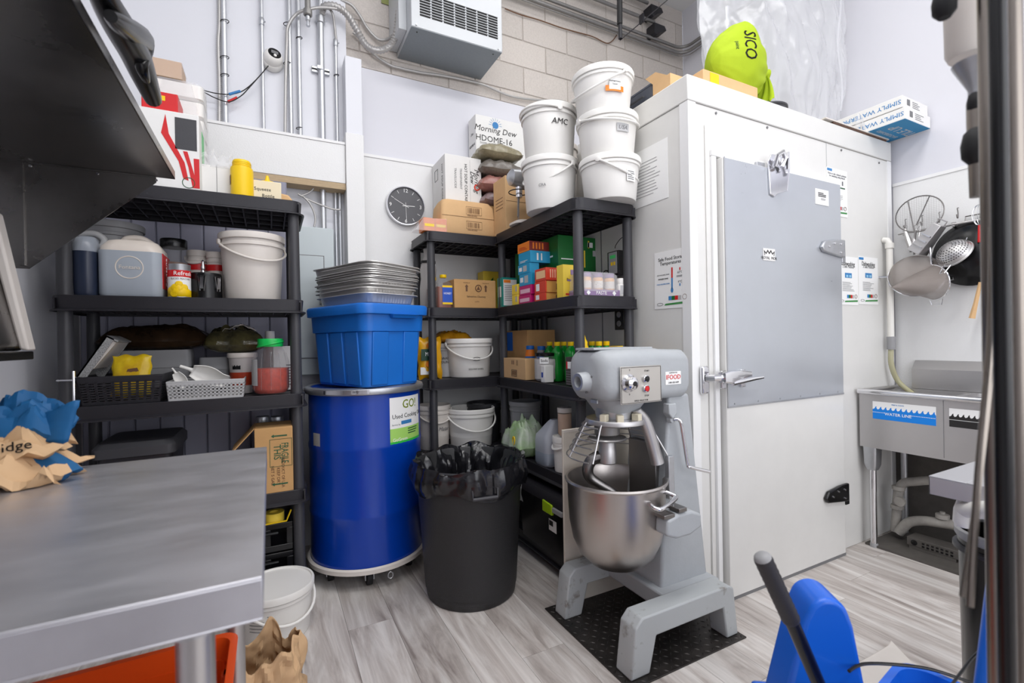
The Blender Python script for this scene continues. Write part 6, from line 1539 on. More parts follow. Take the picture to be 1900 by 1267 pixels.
# green bottles with yellow caps
gb = mat('green_bottle', rgb(20, 150, 50), .12, alpha=.92); gpos = [(1020, 630, 1.45), (1034, 629, 1.40), (1046, 631, 1.46), (1059, 630, 1.42), (1084, 630, 1.46), (1098, 628, 1.50), (1111, 629, 1.46), (1125, 628, 1.52)]
first = None
for k, (px, yt, X_) in enumerate(gpos):
    c = at(px, 650, X=X_); 
    if first is None:
        t = thing('lime_juice_bottle', '', 'bottle', (X_, c.y, Z3)); h = .215
        MB().lathe([(.030, 0), (.033, .005), (.034, h*.30), (.030, h*.45), (.034, h*.60), (.034, h*.72), (.024, h*.82), (.014, h*.88), (.014, h*.92)], 22).build('body', gb, t)
        MB().lathe([(.016, h*.90), (.017, h*.91), (.017, h), (0, h)], 18, cap1=False).build('cap', M_['yellow'], t)
        first = t
    else: t = copy_tree(first); t.location = (X_, c.y, Z3)
    t['label'] = ['green bottle with yellow cap, leftmost of the row on the third shelf', 'green bottle with yellow cap, second from the left on the third shelf', 'green bottle set back between its neighbours, third from the left', 'green bottle left of the front post, above the perforated carton', 'green bottle just right of the front post', 'green bottle between the front post and the yellow packet', 'green bottle third to the right of the front post', 'green bottle with yellow cap, rightmost of the row'][k]
    t['group'] = 'green bottles with yellow caps'
x0 = 1.30
t, hx, hy, hz = carton('dark grey perforated carton with red and white tag by the front post', 1.30, 1.41, 1.865, 1.945, Z3, at(1050, 662, X=1.31).z, mat('dark_carton', rgb(72, 66, 66), .6), seam=False, name='tea_carton')
fp(t, hx, hy, [(-hx*.8, -hx*.1, hz*.55, hz*.85)], 'paper'); lp(t, hx, hy, [(-.02, .016, hz*.60, hz*.84)], 'paper', 'tag'); flat(t, FX(-hx-.001, 0, 0), [(-.03, -.02, hz*.58, hz*.84)], M_['red'], 'tag')
hl = []
for i in range(6):
    for j in range(6): hl.append((-hy*.8+i*.012, -hy*.8+i*.012+.007, hz*.05+j*.012, hz*.05+j*.012+.003))
lp(t, hx, hy, hl, 'grey_pl', 'printed_dashes')
MB().tube([(-.01+.016*math.cos(a), 0, hz+.001+.022*math.sin(a)) for a in [PI*i/12 for i in range(13)]], .003, 6).build('cord_handle', M_['white_pl'], t)
c = at(1086, 640, Y=1.84)
t = thing('yellow_squeeze_bottle', 'yellow ribbed nozzle bottle peeping over the mixer', 'bottle', (c.x, 1.85, Z3)); h = at(1086, 622, Y=1.84).z-Z3
MB().lathe([(.03, 0), (.032, .01), (.032, h*.55), (.024, h*.66), (.018, h*.72), (.021, h*.76), (.016, h*.82), (.018, h*.86), (.010, h*.92), (.005, h)], 20).build('body', M_['yellow'], t)
c = at(1138, 645, Y=1.84)
t = thing('yellow_packet', 'flat folded yellow packet lying on the tin at the near end of the third shelf', 'packet', (c.x, 1.87, at(1138, 652, Y=1.84).z))
MB().hexa([(-.062, -.04, 0), (.05, -.04, -.004), (.05, .04, -.002), (-.062, .04, 0), (-.058, -.038, .014), (.056, -.04, .028), (.052, .04, .028), (-.058, .038, .016)]).build('packet_body', M_['yellow'], t, bevel=.003)
zt_ = at(1138, 653, Y=1.84).z-.006
t, hx, hy, hz = carton('plain carton under the yellow packet at the near end of the third shelf', c.x-.05, c.x+.05, 1.83, 1.93, Z3, zt_, 'card')

# ================================================================ NEAR RACK, FOURTH SHELF AND BELOW
a, b_, q, z_ = FB(940, 992, 745, 830, 2.52); r_ = .098
t = bucket('dark-looking open bucket in the shadow of the fourth shelf, near rack', (1.40, 2.55), Z4, r_, r_*.86, z_-Z4, 'grey_pl', lid=False, handle=False)
text('MAYONNAISE', .02, M_['ink'], t, wrapM(t, 240, r_*.94, .17), wrap=r_, bold=.001); flat(t, wrapM(t, 240, r_*.93, .13), lines(-.04, .04, -.03, .01, 3, fill=.2), M_['ink'], 'small_print', wrap=r_)
# green printed plastic bag
t = thing('produce_bag', 'clear and green printed plastic bag hanging over the fourth shelf edge', 'bag', (1.31, 2.40, Z4+.002))
pk = pillow(.10, .12, .13, seed=21, crump=.55); pk.build('bag_body', mat('green_bag', rgb(120, 176, 60), .2, bump=.6, bscale=16, vary=.7, vscale=5, col2=rgb(206, 208, 206)), t, ang=60)
MB().tube([FX(-.092, -.04, .10) @ Vector((.012*math.cos(a), .024*math.sin(a), 0)) for a in [2*PI*i/20 for i in range(20)]], .004, 6, closed=True).build('yellow_ring_print', M_['yellow'], t)
def tail(u, v):
    return (-.085-.035*math.sin(v*2.2)+.02*noise.noise(Vector((u*4, v*4, 1))), -.16+u*.10+.02*math.sin(v*5), .06-v*.26+.01*math.sin(u*9))
MB().grid(tail, 12, 14).build('hanging_film', mat('crinkled_film', rgb(206, 206, 204), .15, alpha=.6, bump=.6, bscale=20), t, ang=60)
# clear jug
c = at(1018, 850, X=1.33)
t = thing('water_jug', 'cloudy plastic jug with slanted shoulder on the fourth shelf', 'jug', (1.342, 2.165, Z4)); h = at(1015, 772, X=1.33).z-Z4
MB().loft([(0, .062, .066, .03), (.012, .068, .072, .03), (h*.5, .068, .072, .03), (h*.62, .064, .068, .03), (h*.9, .03, .032, .02, 0, -.035), (h*.96, .02, .02, .018, 0, -.038)], 6).build('body', mat('jug_cloudy', rgb(196, 200, 210), .3, alpha=.85), t)
MB().loft([(.004, .0635, .0675, .03), (.012, .0685, .0725, .03), (h*.28, .0685, .0725, .03)], 6, cap1=False).build('water_band', mat('jug_water', rgb(166, 176, 190), .25), t)
# white pail with bail and powder jar on it
c = at(1040, 850, X=1.34)
t = bucket('small white pail under the powder jar on the fourth shelf', (1.33, 2.015), Z4, .058, .050, at(1040, 812, X=1.29).z-Z4, 'white_pl', bail=(175, -45), name='small_pail', cat='pail', n=32)
zt_ = at(1040, 812, X=1.29).z
jar('clear jar of pinkish powder with pale lid standing on the small white pail', (1.333, 2.01), zt_+.001, .036, at(1050, 759, X=1.31).z-zt_, 'glassy', 'white_pl2', mat('pink_powder', rgb(222, 190, 164), .8), .80, neck=.95, shoulder=.95, lidh=.14)
# black tote with lime handle on the lowest shelf
t = thing('black_tote', 'long black lidded tote with a lime green latch under the near rack', 'tote', (1.345, 2.12, Z5)); hz = .32
MB().loft([(0, .095, .22, .02), (hz*.85, .11, .245, .02)], 5).build('body', M_['black'], t)
MB().loft([(hz*.85, .125, .262, .02), (hz*.93, .125, .262, .02), (hz, .11, .25, .02)], 5).build('lid', M_['black_pl'], t)
MB().prism([(-.16, hz*.70), (-.07, hz*.70), (-.07, hz*.88), (-.16, hz*.86)], -.132, -.118, 'X').build('latch', mat('lime_plastic', rgb(168, 206, 30), .4), t, bevel=.004)
Bx(-.134, -.12, -.25, -.165, hz*.76, hz*.84).build('grip_bar', M_['grey_pl'], t, bevel=.004)
flat(t, FX(-.111, 0, 0), [(.10, .17, hz*.42, hz*.60)], M_['paper'], 'label'); flat(t, FX(-.1122, 0, 0), [(.105, .14, hz*.50, hz*.58)], M_['ink'], 'label_print')
# cream board leaning on the rack end
xb0 = at(1046, 900, Y=1.768).x
t = thing('cream_board', 'tall cream board standing between the rack and the big mixer', 'board', ((xb0+1.60)/2, 1.774, .005))
hx = (1.60-xb0)/2
Bx(-hx, hx, -.006, .006, 0, .80-.012).build('board_face', mat('cream_board', rgb(222, 214, 202), .6, vary=.12, vscale=7), t, bevel=.002)
Bx(-hx*.99, hx*.99, -.0066, -.006, .775, .785).build('edge_strip', M_['white_pl2'], t)

# ================================================================ ON TOP OF THE COOLER
ZT = 2.3645
c0 = at(1305, 140, Y=1.50); c1 = at(1406, 172, Y=1.50)
hzb = at(1305, 127, Y=1.50).z-ZT
t, hx, hy, hz = carton('tan carton with a yellow sticker at the front of the cooler roof', c0.x, c1.x, 1.50, 1.60, ZT, ZT+hzb, 'card2')
flat(t, FY(-hx*.62, -hy-.0008, hz*.55), [(-.03, .03, -.022, .024)], M_['yellow'], 'yellow_sticker')
carton('plain tan carton hidden behind the stickered one, carrying the lime sack', 1.985, 2.28, 1.605, 1.80, ZT, ZT+hzb, 'card2')
t, hx, hy, hz = carton('open tan carton with raised flap at the side edge of the cooler roof', 1.69, 1.975, 1.606, 1.718, ZT, at(1255, 127, X=1.69).z, 'card2', open_top=True)
MB().hexa([(-hx, -hy+.02, hz), (-hx, hy, hz), (-hx-.001, hy+.05, hz+.05), (-hx-.001, hy-.02, hz+.05), (-hx+.004, -hy+.02, hz), (-hx+.004, hy, hz), (-hx+.003, hy+.05, hz+.05), (-hx+.003, hy-.02, hz+.05)]).build('raised_flap', M_['card2'], t)
MB().hexa([(-hx*.3, hy-.01, hz), (hx*.5, hy-.01, hz), (hx*.3, hy-.01, hz+.03), (-hx*.0, hy-.01, hz+.045), (-hx*.3, hy-.006, hz), (hx*.5, hy-.006, hz), (hx*.3, hy-.006, hz+.03), (-hx*.0, hy-.006, hz+.045)]).build('end_flap', M_['orange'] if False else M_['card'], t)
for k, (ya, yb) in enumerate(((1.728, 1.95), (1.955, 2.22))):
    t = thing('file_crate', ('nearer' if k == 0 else 'farther')+' dark grey plastic crate at the side edge of the cooler roof', 'crate', (1.82, (ya+yb)/2, ZT))
    h = .095; hy = (yb-ya)/2; hx = .125
    MB().loft([(0, hx*.9, hy*.9, .02), (h*.9, hx*.98, hy*.98, .02), (h*.9, hx, hy, .02), (h, hx, hy, .02), (h, hx*.92, hy*.94, .02), (.006, hx*.85, hy*.86, .02)], 4).build('body', mat('crate_grey', rgb(84, 88, 98), .35), t)
    MB().tube([(-hx*1.0, -hy*.5, h*.5), (-hx*1.06, -hy*.5, h*.5), (-hx*1.06, hy*.5, h*.5), (-hx*1.0, hy*.5, h*.5)], .005, 6).build('handle', M_['black_pl2'], t)
# dark pot
c = at(1418, 172, Y=1.62)
t = thing('dark_bowl', 'dark plastic bowl behind the tan carton on the cooler roof', 'bowl', (c.x+.07, 1.66, ZT))
MB().lathe([(.07, 0), (.085, .02), (.10, .075), (.108, .078), (.108, .086), (.10, .086), (.07, .01), (0, .01)], 28, cap1=False).build('bowl_body', M_['black_pl2'], t)
# lime sack tied at its neck
Zs = ZT+hzb+.001
t = thing('lime_sack', 'lime green cloth sack lettered SICO, tied at the neck, on the tan carton', 'sack', (at(1366, 110, Y=1.68).x, 1.68, Zs))
zh = at(1366, 50, Y=1.62).z-Zs
def sack(u, v):
    # v from the round end (0) to the tied neck (1); u around
    a = 2*PI*u; c_, s_ = math.cos(a), math.sin(a)
    prof = math.sin(PI*min(v*.93+.03, 1))**.55 if v < .5 else (1-((v-.5)/.5)**1.9)**.8
    r = .150*prof*(1-.10*v)+.02*v
    if v < .02: r = .02*v/.02
    pl = 1+(.055*math.sin(13*a+4*v)+.03*math.sin(7*a))*max(0, v-.45)*1.8+.10*noise.noise(Vector((c_*1.6, s_*1.6, v*2.4)))+.035*noise.noise(Vector((c_*5, s_*5, v*6)))
    if s_ > .3 and .2 < v < .75: pl += .30*(s_-.3)*(1-abs(v-.52)/.3 if abs(v-.52) < .3 else 0)
    x = -.20+.40*v; r *= pl
    return (x, r*c_*.85, max(1.27*(.150+.02*v+r*s_*(1.06 if s_ > 0 else 1.0)), .002))
sk = MB().grid(sack, 96, 48, cu=True); sk.build('sack_body', M_['limey'], t, ang=70)
sbv = BVHTree.FromPolygons([Vector(p) for p in sk.v], sk.f)
MB().lathe([(.0, -.03), (.026, -.026), (.030, -.01), (.022, .006), (.030, .016), (.034, .026), (.026, .034), (0, .026)], 16, cap0=False, cap1=False, M=Matrix.Translation((.205, -.01, .215)) @ Matrix.Rotation(math.radians(80), 4, 'Y'), wob=lambda a, z: .12*math.sin(3*a+z*60)).build('knot', M_['limey'], t)
def loose(u, v):
    w_ = .02+.07*v; a = (u-.5)*2.4
    return (.215+.01*math.sin(9*a)*v-.05*v*v, -.02+w_*math.sin(a)*.9, .205-.17*v+.012*math.cos(11*a)*v)
MB().grid(loose, 22, 12).build('loose_neck', M_['limey'], t, ang=60, solid=.002)
text('SICO', .088, M_['ink'], t, frame((.0, -.07, .26), (0, 0, -1), (.70, -.70, 0)), bold=.002, sx=.85, bvh=sbv)
text('paint', .028, M_['ink_gr'], t, frame((-.05, -.03, .25), (0, 0, -1), (.70, -.70, 0)), sx=.9, bvh=sbv)

# chrome pole on the roof
c = at(1350, 60, Y=2.15)
t = thing('sprinkler_pipe', 'bright vertical steel pipe rising from the cooler roof behind the sack', 'pipe', (c.x, 2.15, ZT))
MB().tube([(0, 0, 0), (0, 0, ZC-ZT)], .019, 14).build('pipe_run', M_['emt'], t)
zz = at(1350, 8, Y=2.15).z-ZT
MB().lathe([(.026, zz-.02), (.03, zz-.015), (.03, zz+.025), (.026, zz+.03)], 16).build('coupling', M_['emt_d'], t)
# tile boxes overhanging the roof edge
tb0, tb1 = 3.125, 3.415
tag(Bx(2.78, 3.34, 1.475, 1.95, ZT, ZT+.009).build('wood_board', mat('board_brown', rgb(112, 82, 66), .6, vary=.4, vscale=50)), 'lower brown fibre board sandwiched under the tile boxes', 'board')
tag(Bx(2.70, 3.36, 1.47, 1.95, ZT+.0095, ZT+.016).build('wood_board', M_['white_pl2'],), 'upper pale board under the tile boxes', 'board')
z0 = ZT+.0165
for k, (dx, ya) in enumerate(((0, 1.29), (-.004, 1.30))):
    za = z0+k*.068
    lb = ('lower long white and blue waterproof tile box over the roof edge', 'upper long white tile box, topmost of the two')[k]
    t, hx, hy, hz = carton(lb, tb0+dx, tb1+dx, ya, ya+.62, za, za+.066, 'white_card', name='tile_box')
    if k == 0:
        Bx(-hx+.001, hx-.001, -hy+.001, hy-.001, -.0008, 0).build('blue_underside', mat('box_blue', rgb(30, 130, 180), .5), t)
        text('TILE UP', .07, M_['grey_pl2'], t, frame((0.03, -hy*.72, -.001), (-1, 0, 0), (0, 1, 0)), bold=.002); text('BACKERBOARD', .03, M_['grey_pl2'], t, frame((0.0, -hy*.52, -.001), (-1, 0, 0), (0, 1, 0)))
    text('SIMPLY WATERPROOF TILE', .034, M_['ink_b'], t, frame((-hx-.0006, -hy*.25, hz*.5), (0, 1, 0), (0, 0, -1)), sx=1.1)
    flat(t, FY(-hx*.55, -hy-.0008, hz*.55), [(-.016, .016, -.016, .016)], M_['ink_g'], 'barcode'); flat(t, FY(hx*.1, -hy-.0008, hz*.5), lines(-.05, .05, -.02, .02, 4, fill=.25), M_['ink_g'], 'small_print')
# big clear plastic bag slumped on the roof edge
def sheetf(side):
    def g(u, v):   # v 0 bottom .. 1 top
        y0 = 1.60 if side < 0 else 1.86
        xl = 2.47-.10*math.sin(PI*v**.8)*(1 if v < .9 else .6)+(.10 if v > .75 else 0)*(v-.75)*4
        xr = 3.34+.04*math.sin(PI*v)
        if v < .18:
            s = (1-v/.18); xl += .22*s; xr -= .15*s*s
        x = xl+(xr-xl)*u
        bul = .16*math.sin(PI*u)*math.sin(PI*min(1, v*1.2+.08))
        y = 1.73+.26*(1-u)**2+side*(.01+bul)
        q = Vector((u*4+.8*v, v*1.6, side*3))
        y += .11*(.35-abs(noise.noise(q)))+.05*(.3-abs(noise.noise(q*2.6)))+.022*noise.noise(q*6)
        z = ZT+.004+1.62*v+.03*noise.noise(Vector((u*4, 0, 7)))*(1-v)*(1 if v > 0 else 0)
        if v < .04: z = max(z, ZT+.003)
        return (x, max(y, 1.492 if v < .06 else 1.45), z)
    return g
t = thing('plastic_bag', 'huge clear crinkled plastic bag slumped on the cooler roof', 'plastic bag', (0, 0, 0))
MB().grid(sheetf(-1), 110, 90).build('front_film', M_['sheet'], t, ang=25)
MB().grid(sheetf(1), 40, 30).build('back_film', M_['sheet'], t, ang=60)
MB().grid(lambda u, v: (3.05+.10*u+.05*v, 1.50-.02*v, ZT+.02+.10*math.sin(PI*v)*(1-u)-.02*v+.03*(1-v)), 8, 8).build('bag_corner', M_['sheet'], t, ang=60)
MB().grid(lambda u, v: (3.0+.02*math.sin(v*9)+.018*u, 1.555-.0*v, ZT+.15+v*.75), 3, 24).build('film_fold', M_['sheet'], t, ang=60)

# ================================================================ UTENSILS ON THE RIGHT WALL
XW = 3.41
def W(px, py, X=XW-.04): return at(px, py, X=X)
ra, rb2 = W(1665, 428), W(1860, 392)
zr_ = W(1762, 417).z
t = thing('utensil_rail', 'steel hanging rail on the right wall above the sink', 'rail', (XW-.03, ra.y, zr_))
MB().tube([(0, 0, 0), (0, rb2.y-ra.y, 0)], .007, 8).build('bar', M_['steel'], t)
for y in (-.03, rb2.y-ra.y+.2): Bx(-.004, .034, y-.008, y+.008, -.012, .012).build('bar_bracket', M_['steel'], t)
for k, (px, py) in enumerate(((1676, 412), (1707, 405), (1739, 399), (1773, 391))):
    c = W(px, py); o = MB().tube(spline([(0, 0, .03), (-.012, 0, .025), (-.02, -.005, .0), (-.035, -.01, -.03), (-.05, -.012, -.032), (-.058, -.012, -.015)]), .003, 6)
    tag(o.build('wall_hook', M_['steel_dark'], loc=(XW-.005, c.y, c.z-.01)), ['leftmost', 'second', 'third', 'rightmost'][k]+' wire hook of the utensil rail on the right wall', 'hook')
# round mesh skimmer
c = W(1710, 398); yb = abs(W(1665, 398).y-W(1755, 398).y)/2; zb2 = abs(W(1710, 363).z-W(1710, 428).z)/2
t = thing('mesh_skimmer', 'large round wire mesh skimmer on the right wall', 'skimmer', (XW-.07, c.y, c.z))
MB().tube([(0, yb*math.cos(a), zb2*math.sin(a)) for a in [2*PI*i/40 for i in range(40)]], .0035, 6, closed=True).build('rim', M_['steel_dark'], t)
ms = MB(); N = 20
for i in range(1, N):
    s = -1+2*i/N; w_ = math.sqrt(1-s*s)
    ms.tube([(0, s*yb, -w_*zb2), (0, s*yb, w_*zb2)], .0006, 4); ms.tube([(0, -w_*yb, s*zb2), (0, w_*yb, s*zb2)], .0006, 4)
ms.build('mesh', M_['steel'], t)
for a, b2 in (((.45*yb, .9*zb2), (.2*yb, -.95*zb2)), ((-.45*yb, .88*zb2), (.1*yb, -.6*zb2))):
    MB().tube([(-.004, a[0], a[1]), (-.004, b2[0], b2[1])], .003, 6).build('stay_wire', M_['steel_dark'], t)
MB().tube([(-.004, .15*yb, -.9*zb2), (-.01, .2*yb, -.9*zb2-.14)], .005, 6).build('handle', M_['steel_dark'], t)
# hanging tools
for k, (px0, py0, px1, py1, lb, w_) in enumerate(((1679, 425, 1692, 466, 'steel tongs hanging at the left of the rail', .016), (1700, 425, 1693, 466, 'steel ladle handle hanging second on the rail', .008), (1708, 420, 1701, 466, 'wire tool handle hanging beside the box grater', .006))):
    a, b2 = W(px0, py0, XW-.06), W(px1, py1, XW-.09)
    t = thing('hanging_utensil', lb, 'utensil', tuple(a)); d = b2-a
    MB().tube([(0, 0, 0), tuple(d*.5), tuple(d)], [w_*.5, w_, w_*.8], 8).build('handle', M_['steel'], t)
    MB().tube([(.0, .012*math.cos(x), .012+.012*math.sin(x)) for x in [2*PI*i/12 for i in range(12)]], .002, 5, closed=True).build('hanging_loop', M_['steel'], t)
# box grater
c = W(1722, 443, XW-.15)
t = thing('box_grater', 'steel box grater hanging tilted on the rail', 'grater', (c.x, c.y, c.z), (math.radians(38), 0, 0))
MB().hexa([(-.05, -.035, -.085), (.05, -.035, -.085), (.05, .035, -.085), (-.05, .035, -.085), (-.035, -.022, .085), (.035, -.022, .085), (.035, .022, .085), (-.035, .022, .085)]).build('body', M_['steel'], t, bevel=.003)
sl = MB()
for i in range(3): sl.box(-.056, -.046, -.024+.0*i, .024, -.05+i*.032, -.044+i*.032)
sl.build('slicing_slots', M_['chrome'], t)
MB().tube([(0, -.02, .085), (0, -.02, .11), (0, .02, .11), (0, .02, .085)], .004, 6).build('handle', M_['steel'], t)
# colander
c = W(1771, 470, XW-.12)
t = thing('colander', 'perforated steel colander hanging on its side by a wire handle', 'colander', (c.x, c.y, c.z), (0, math.radians(-55), math.radians(-22)))
rc_ = abs(W(1737, 470, XW-.12).y-W(1808, 470, XW-.12).y)/2*1.02
pf = [(rc_*math.sin(a), rc_*.75*math.cos(a)) for a in [PI/2*i/9 for i in range(10)]]
MB().lathe(pf+[(rc_*1.04, -.002), (rc_*1.05, -.008)], 36, cap0=False, cap1=False).build('bowl', M_['steel'], t)
ho = MB()
for ring in range(2, 8):
    a = PI/2*ring/9; n_ = ring*6
    for j in range(n_):
        b2 = 2*PI*j/n_; n3 = Vector((math.sin(a)*math.cos(b2), math.sin(a)*math.sin(b2), math.cos(a)/.75)).normalized()
        p = Vector((rc_*math.sin(a)*math.cos(b2), rc_*math.sin(a)*math.sin(b2), rc_*.75*math.cos(a)))+n3*.0014
        u_ = n3.orthogonal().normalized()*.0034; v_ = n3.cross(u_).normalized()*.0034
        ho.add([p+u_, p+v_, p-u_, p-v_], [(0, 1, 2, 3)])
ho.build('perforations', M_['ink'], t, kind='stuff')
for s in (-1, 1): MB().tube([(s*rc_*1.0, -.02, 0), (s*(rc_+.05), -.012, 0), (s*(rc_+.05), .012, 0), (s*rc_*1.0, .02, 0)], .003, 6).build('wire_handle', M_['chrome'], t)
MB().tube([(0, rc_*1.0, 0), (.03, rc_+.05, -.05), (.01, rc_+.06, -.11)], .003, 6).build('hanging_wire', M_['chrome'], t)
# two strainers
def strainer(label, px, py, rpx, rot, conical, X_, hd, MM=None):
    c = W(px, py, X_); r = abs(W(px-rpx, py, X_).y-W(px+rpx, py, X_).y)/2
    t = thing('mesh_strainer', label, 'strainer', (c.x, c.y, c.z), rot)
    if MM is not None: t.matrix_world = Matrix.Translation(c) @ MM
    pf = [(r*.02, hd), (r*.5, hd*.55), (r, 0)] if conical else [(r*math.sin(a), hd*math.cos(a)) for a in [PI/2*i/9 for i in range(10)]]
    MB().lathe(pf, 36, cap0=False, cap1=False).build('mesh_cone' if conical else 'mesh_bowl', mat('mesh_steel', rgb(176, 166, 160), .35, metal=.7, bump=1, bscale=500, alpha=.7), t)
    MB().tube([(r*math.cos(a), r*math.sin(a), 0) for a in [2*PI*i/40 for i in range(40)]], .004, 8, closed=True).build('rim', M_['chrome'], t)
    MB().tube([(-.04, -r, 0), (-.03, -r-.03, 0), (.03, -r-.03, 0), (.04, -r, 0)], .0028, 6).build('rest_hook', M_['chrome'], t)
    MB().tube([(0, r, 0), (0, r+.12, .0)], .006, 8).build('handle', M_['chrome'], t)
    return t
strainer('round-bottomed mesh strainer in front of the conical one', 1700, 512, 50, (math.radians(8), math.radians(-68), math.radians(16)), False, XW-.10, .085)
zx = Vector((-.86, .47, -.10)).normalized(); yx = Vector((0, 0, 1)).cross(zx).normalized(); xx = yx.cross(zx)
strainer('conical mesh strainer behind the round-bottomed one', 1733, 524, 40, (0, 0, 0), True, XW-.11, .235, MM=Matrix((yx, -xx, zx)).transposed().to_4x4())
# wok
c = W(1795, 470, XW-.02)
t = thing('black_wok', 'big black wok hanging against the right wall', 'wok', (XW-.012, c.y-.02, c.z-.0), (0, math.radians(-88), 0))
MB().lathe([(0, .075), (.08, .066), (.14, .036), (.175, 0), (.178, -.002), (.172, -.002), (.13, .03), (0, .065)], 40, cap0=False, cap1=False).build('pan', M_['black'], t)
MB().tube([(.17, -.03, 0), (.205, -.03, 0), (.205, .03, 0), (.17, .03, 0)], .004, 6).build('loop_handle', M_['steel_dark'], t)
# whisk with red handle
c = W(1818, 400, XW-.08)
t = thing('wire_whisk', 'wire whisk with a red handle hanging upside down at the right end of the rail', 'whisk', (c.x, c.y, c.z))
for k in range(5):
    a = PI*k/5
    MB().tube([(.028*math.sin(PI*s/16)**.6*math.cos(a)*(1 if s else 0), .028*math.sin(PI*min(s, 16)/16)**.6*math.sin(a), .04-.12*abs(math.cos(PI*s/32))+.0) if False else (.03*math.sin(2*PI*s/24)*math.cos(a), .03*math.sin(2*PI*s/24)*math.sin(a), -.05+.055*(1-math.cos(2*PI*s/24))*1.0) for s in range(25)], .0012, 5).build('wire_loop', M_['chrome'], t)
MB().tube([(0, 0, -.05), (0, 0, -.14)], [.008, .011], 10).build('handle', M_['red'], t)
c = W(1806, 580, XW-.06)
t = thing('wooden_spatula', 'end of a pale wooden spatula hanging below the wok', 'spatula', (c.x, c.y, c.z))
MB().tube([(0, -.03, .16), (0, -.01, .05), (0, .006, -.03)], [.008, .010, .014], 8).build('blade', M_['card2'], t)
# ================================================================ FLOOR MIXER
MX, MY = 1.38, 1.51
t = thing('floor_mixer', 'big grey planetary floor mixer with steel bowl and dough hook', 'mixer', (MX, MY, .0065))
def mbuild(mb, name, m, parent=None, **k):
    o = mb.build(name, m, parent or t, **k)
    if parent is None: o.location = (-MX, -MY, -.0)
    return o
RY = Matrix.Rotation(PI/2, 4, 'Y')
def xl(secs, cy, cz, k=6): # loft along world X ; section (X, half_z, half_y, r, dz)
    return MB().loft([(s[0], s[1], s[2], s[3], -(s[4] if len(s) > 4 else 0), 0) for s in secs], k, M=Matrix.Translation((0, cy, cz)) @ RY)
head = xl([(1.095, .055, .08, .05, .01), (1.105, .085, .105, .06, .005), (1.13, .098, .125, .06, 0), (1.20, .102, .137, .05, 0), (1.37, .102, .138, .045, 0), (1.385, .100, .14, .04, -.002), (1.50, .098, .14, .04, -.004), (1.525, .09, .132, .05, -.004), (1.535, .07, .11, .05, -.004)], 1.51, 1.050)
mbuild(head, 'motor_head', M_['mixer'], ang=45)
mbuild(MB().loft([(.90, .075, .085, .06, 1.25, 1.51), (.955, .11, .12, .08, 1.25, 1.51)], 6), 'gear_housing', M_['mixer'])
mbuild(xl([(1.36, .004, .10, .003), (1.10, .004, .06, .003)], 1.51, 1.1535), 'top_cover', M_['mixer'])
# hub on the front
hz_ = at(1088, 711, Y=1.49).z
Mh = Matrix.Translation((1.12, 1.495, hz_)) @ Matrix.Rotation(-PI/2, 4, 'Y')
hb = mbuild(MB().lathe([(.052, -.01), (.050, .012), (.038, .025), (.036, .062), (.034, .066), (.022, .066), (.020, .03), (0, .03)], 30, M=Mh, cap1=False), 'attachment_hub', M_['mixer'])
MB().lathe([(.0225, .0665), (.026, .067), (.033, .067)], 30, cap0=False, cap1=False, M=Mh).build('hub_ring', M_['galv'], hb)
for a in (60, 180, 300): MB().lathe([(.004, .030), (.004, .040)], 8, M=Mh @ Matrix.Translation((.043*math.cos(math.radians(a)), .043*math.sin(math.radians(a)), -.012))).build('hub_screw', M_['ink_g'], hb)
mbuild(Bx(1.118, 1.124, 1.46, 1.50, hz_-.085, hz_-.072), 'maker_plate', M_['galv'])
# control panel on the side
YP = 1.51-.1405
a0 = at(1150, 684, Y=YP); a1 = at(1227, 752, Y=YP); b1 = at(1150, 755, Y=YP)
pcx, pcz = (a0.x+a1.x)/2, (a0.z+b1.z)/2+.0; pw, ph = a1.x-a0.x, a0.z-b1.z
ph = min(ph, .155)
pn = mbuild(Bx(pcx-pw/2, pcx+pw/2, YP-.003, YP, pcz-ph/2, pcz+ph/2), 'control_panel', mat('control_plate', rgb(196, 192, 186), .35, metal=.6), bevel=.002)
MB().tube([(pcx+sx*(pw/2-.004), YP-.0035, pcz+sz*(ph/2-.004)) for sx, sz in ((-1, -1), (1, -1), (1, 1), (-1, 1))], .0012, 4, closed=True).build('panel_border', M_['ink'], pn)
c = at(1168, 714, Y=YP-.01)
kn = MB().lathe([(.033, 0), (.034, .006), (.026, .012), (.024, .03), (.015, .036), (0, .037)], 28, M=FY(c.x, YP-.003, c.z), cap1=False).build('speed_dial', M_['chrome'], pn)
MB().lathe([(.009, .036), (.009, .040), (0, .040)], 16, M=FY(c.x, YP-.003, c.z), cap0=False, cap1=False).build('dial_centre', M_['ink'], pn)
for py, mm, lb in ((706, 'black', 'black start button'), (724, 'red', 'red stop button')):
    c = at(1200, py, Y=YP-.01)
    o = MB().lathe([(.015, 0), (.015, .008), (.012, .010), (.011, .006), (0, .006)], 22, M=FY(c.x, YP-.003, c.z), cap1=False).build('button_collar', M_['chrome'], pn)
    o2 = MB().lathe([(.010, .005), (.010, .011), (0, .012)], 18, M=FY(c.x, YP-.003, c.z), cap0=False, cap1=False).build('button', M_[mm], pn); o2['label'] = lb
for px, py, s in ((1168, 690, '2'), (1168, 735, '3'), (1200, 691, 'START'), (1200, 737, 'STOP'), (1190, 746, 'SPEED SELECTOR')):
    c = at(px, py, Y=YP-.003); text(s, .009, M_['ink'], pn, FY(c.x, YP-.0034, c.z))
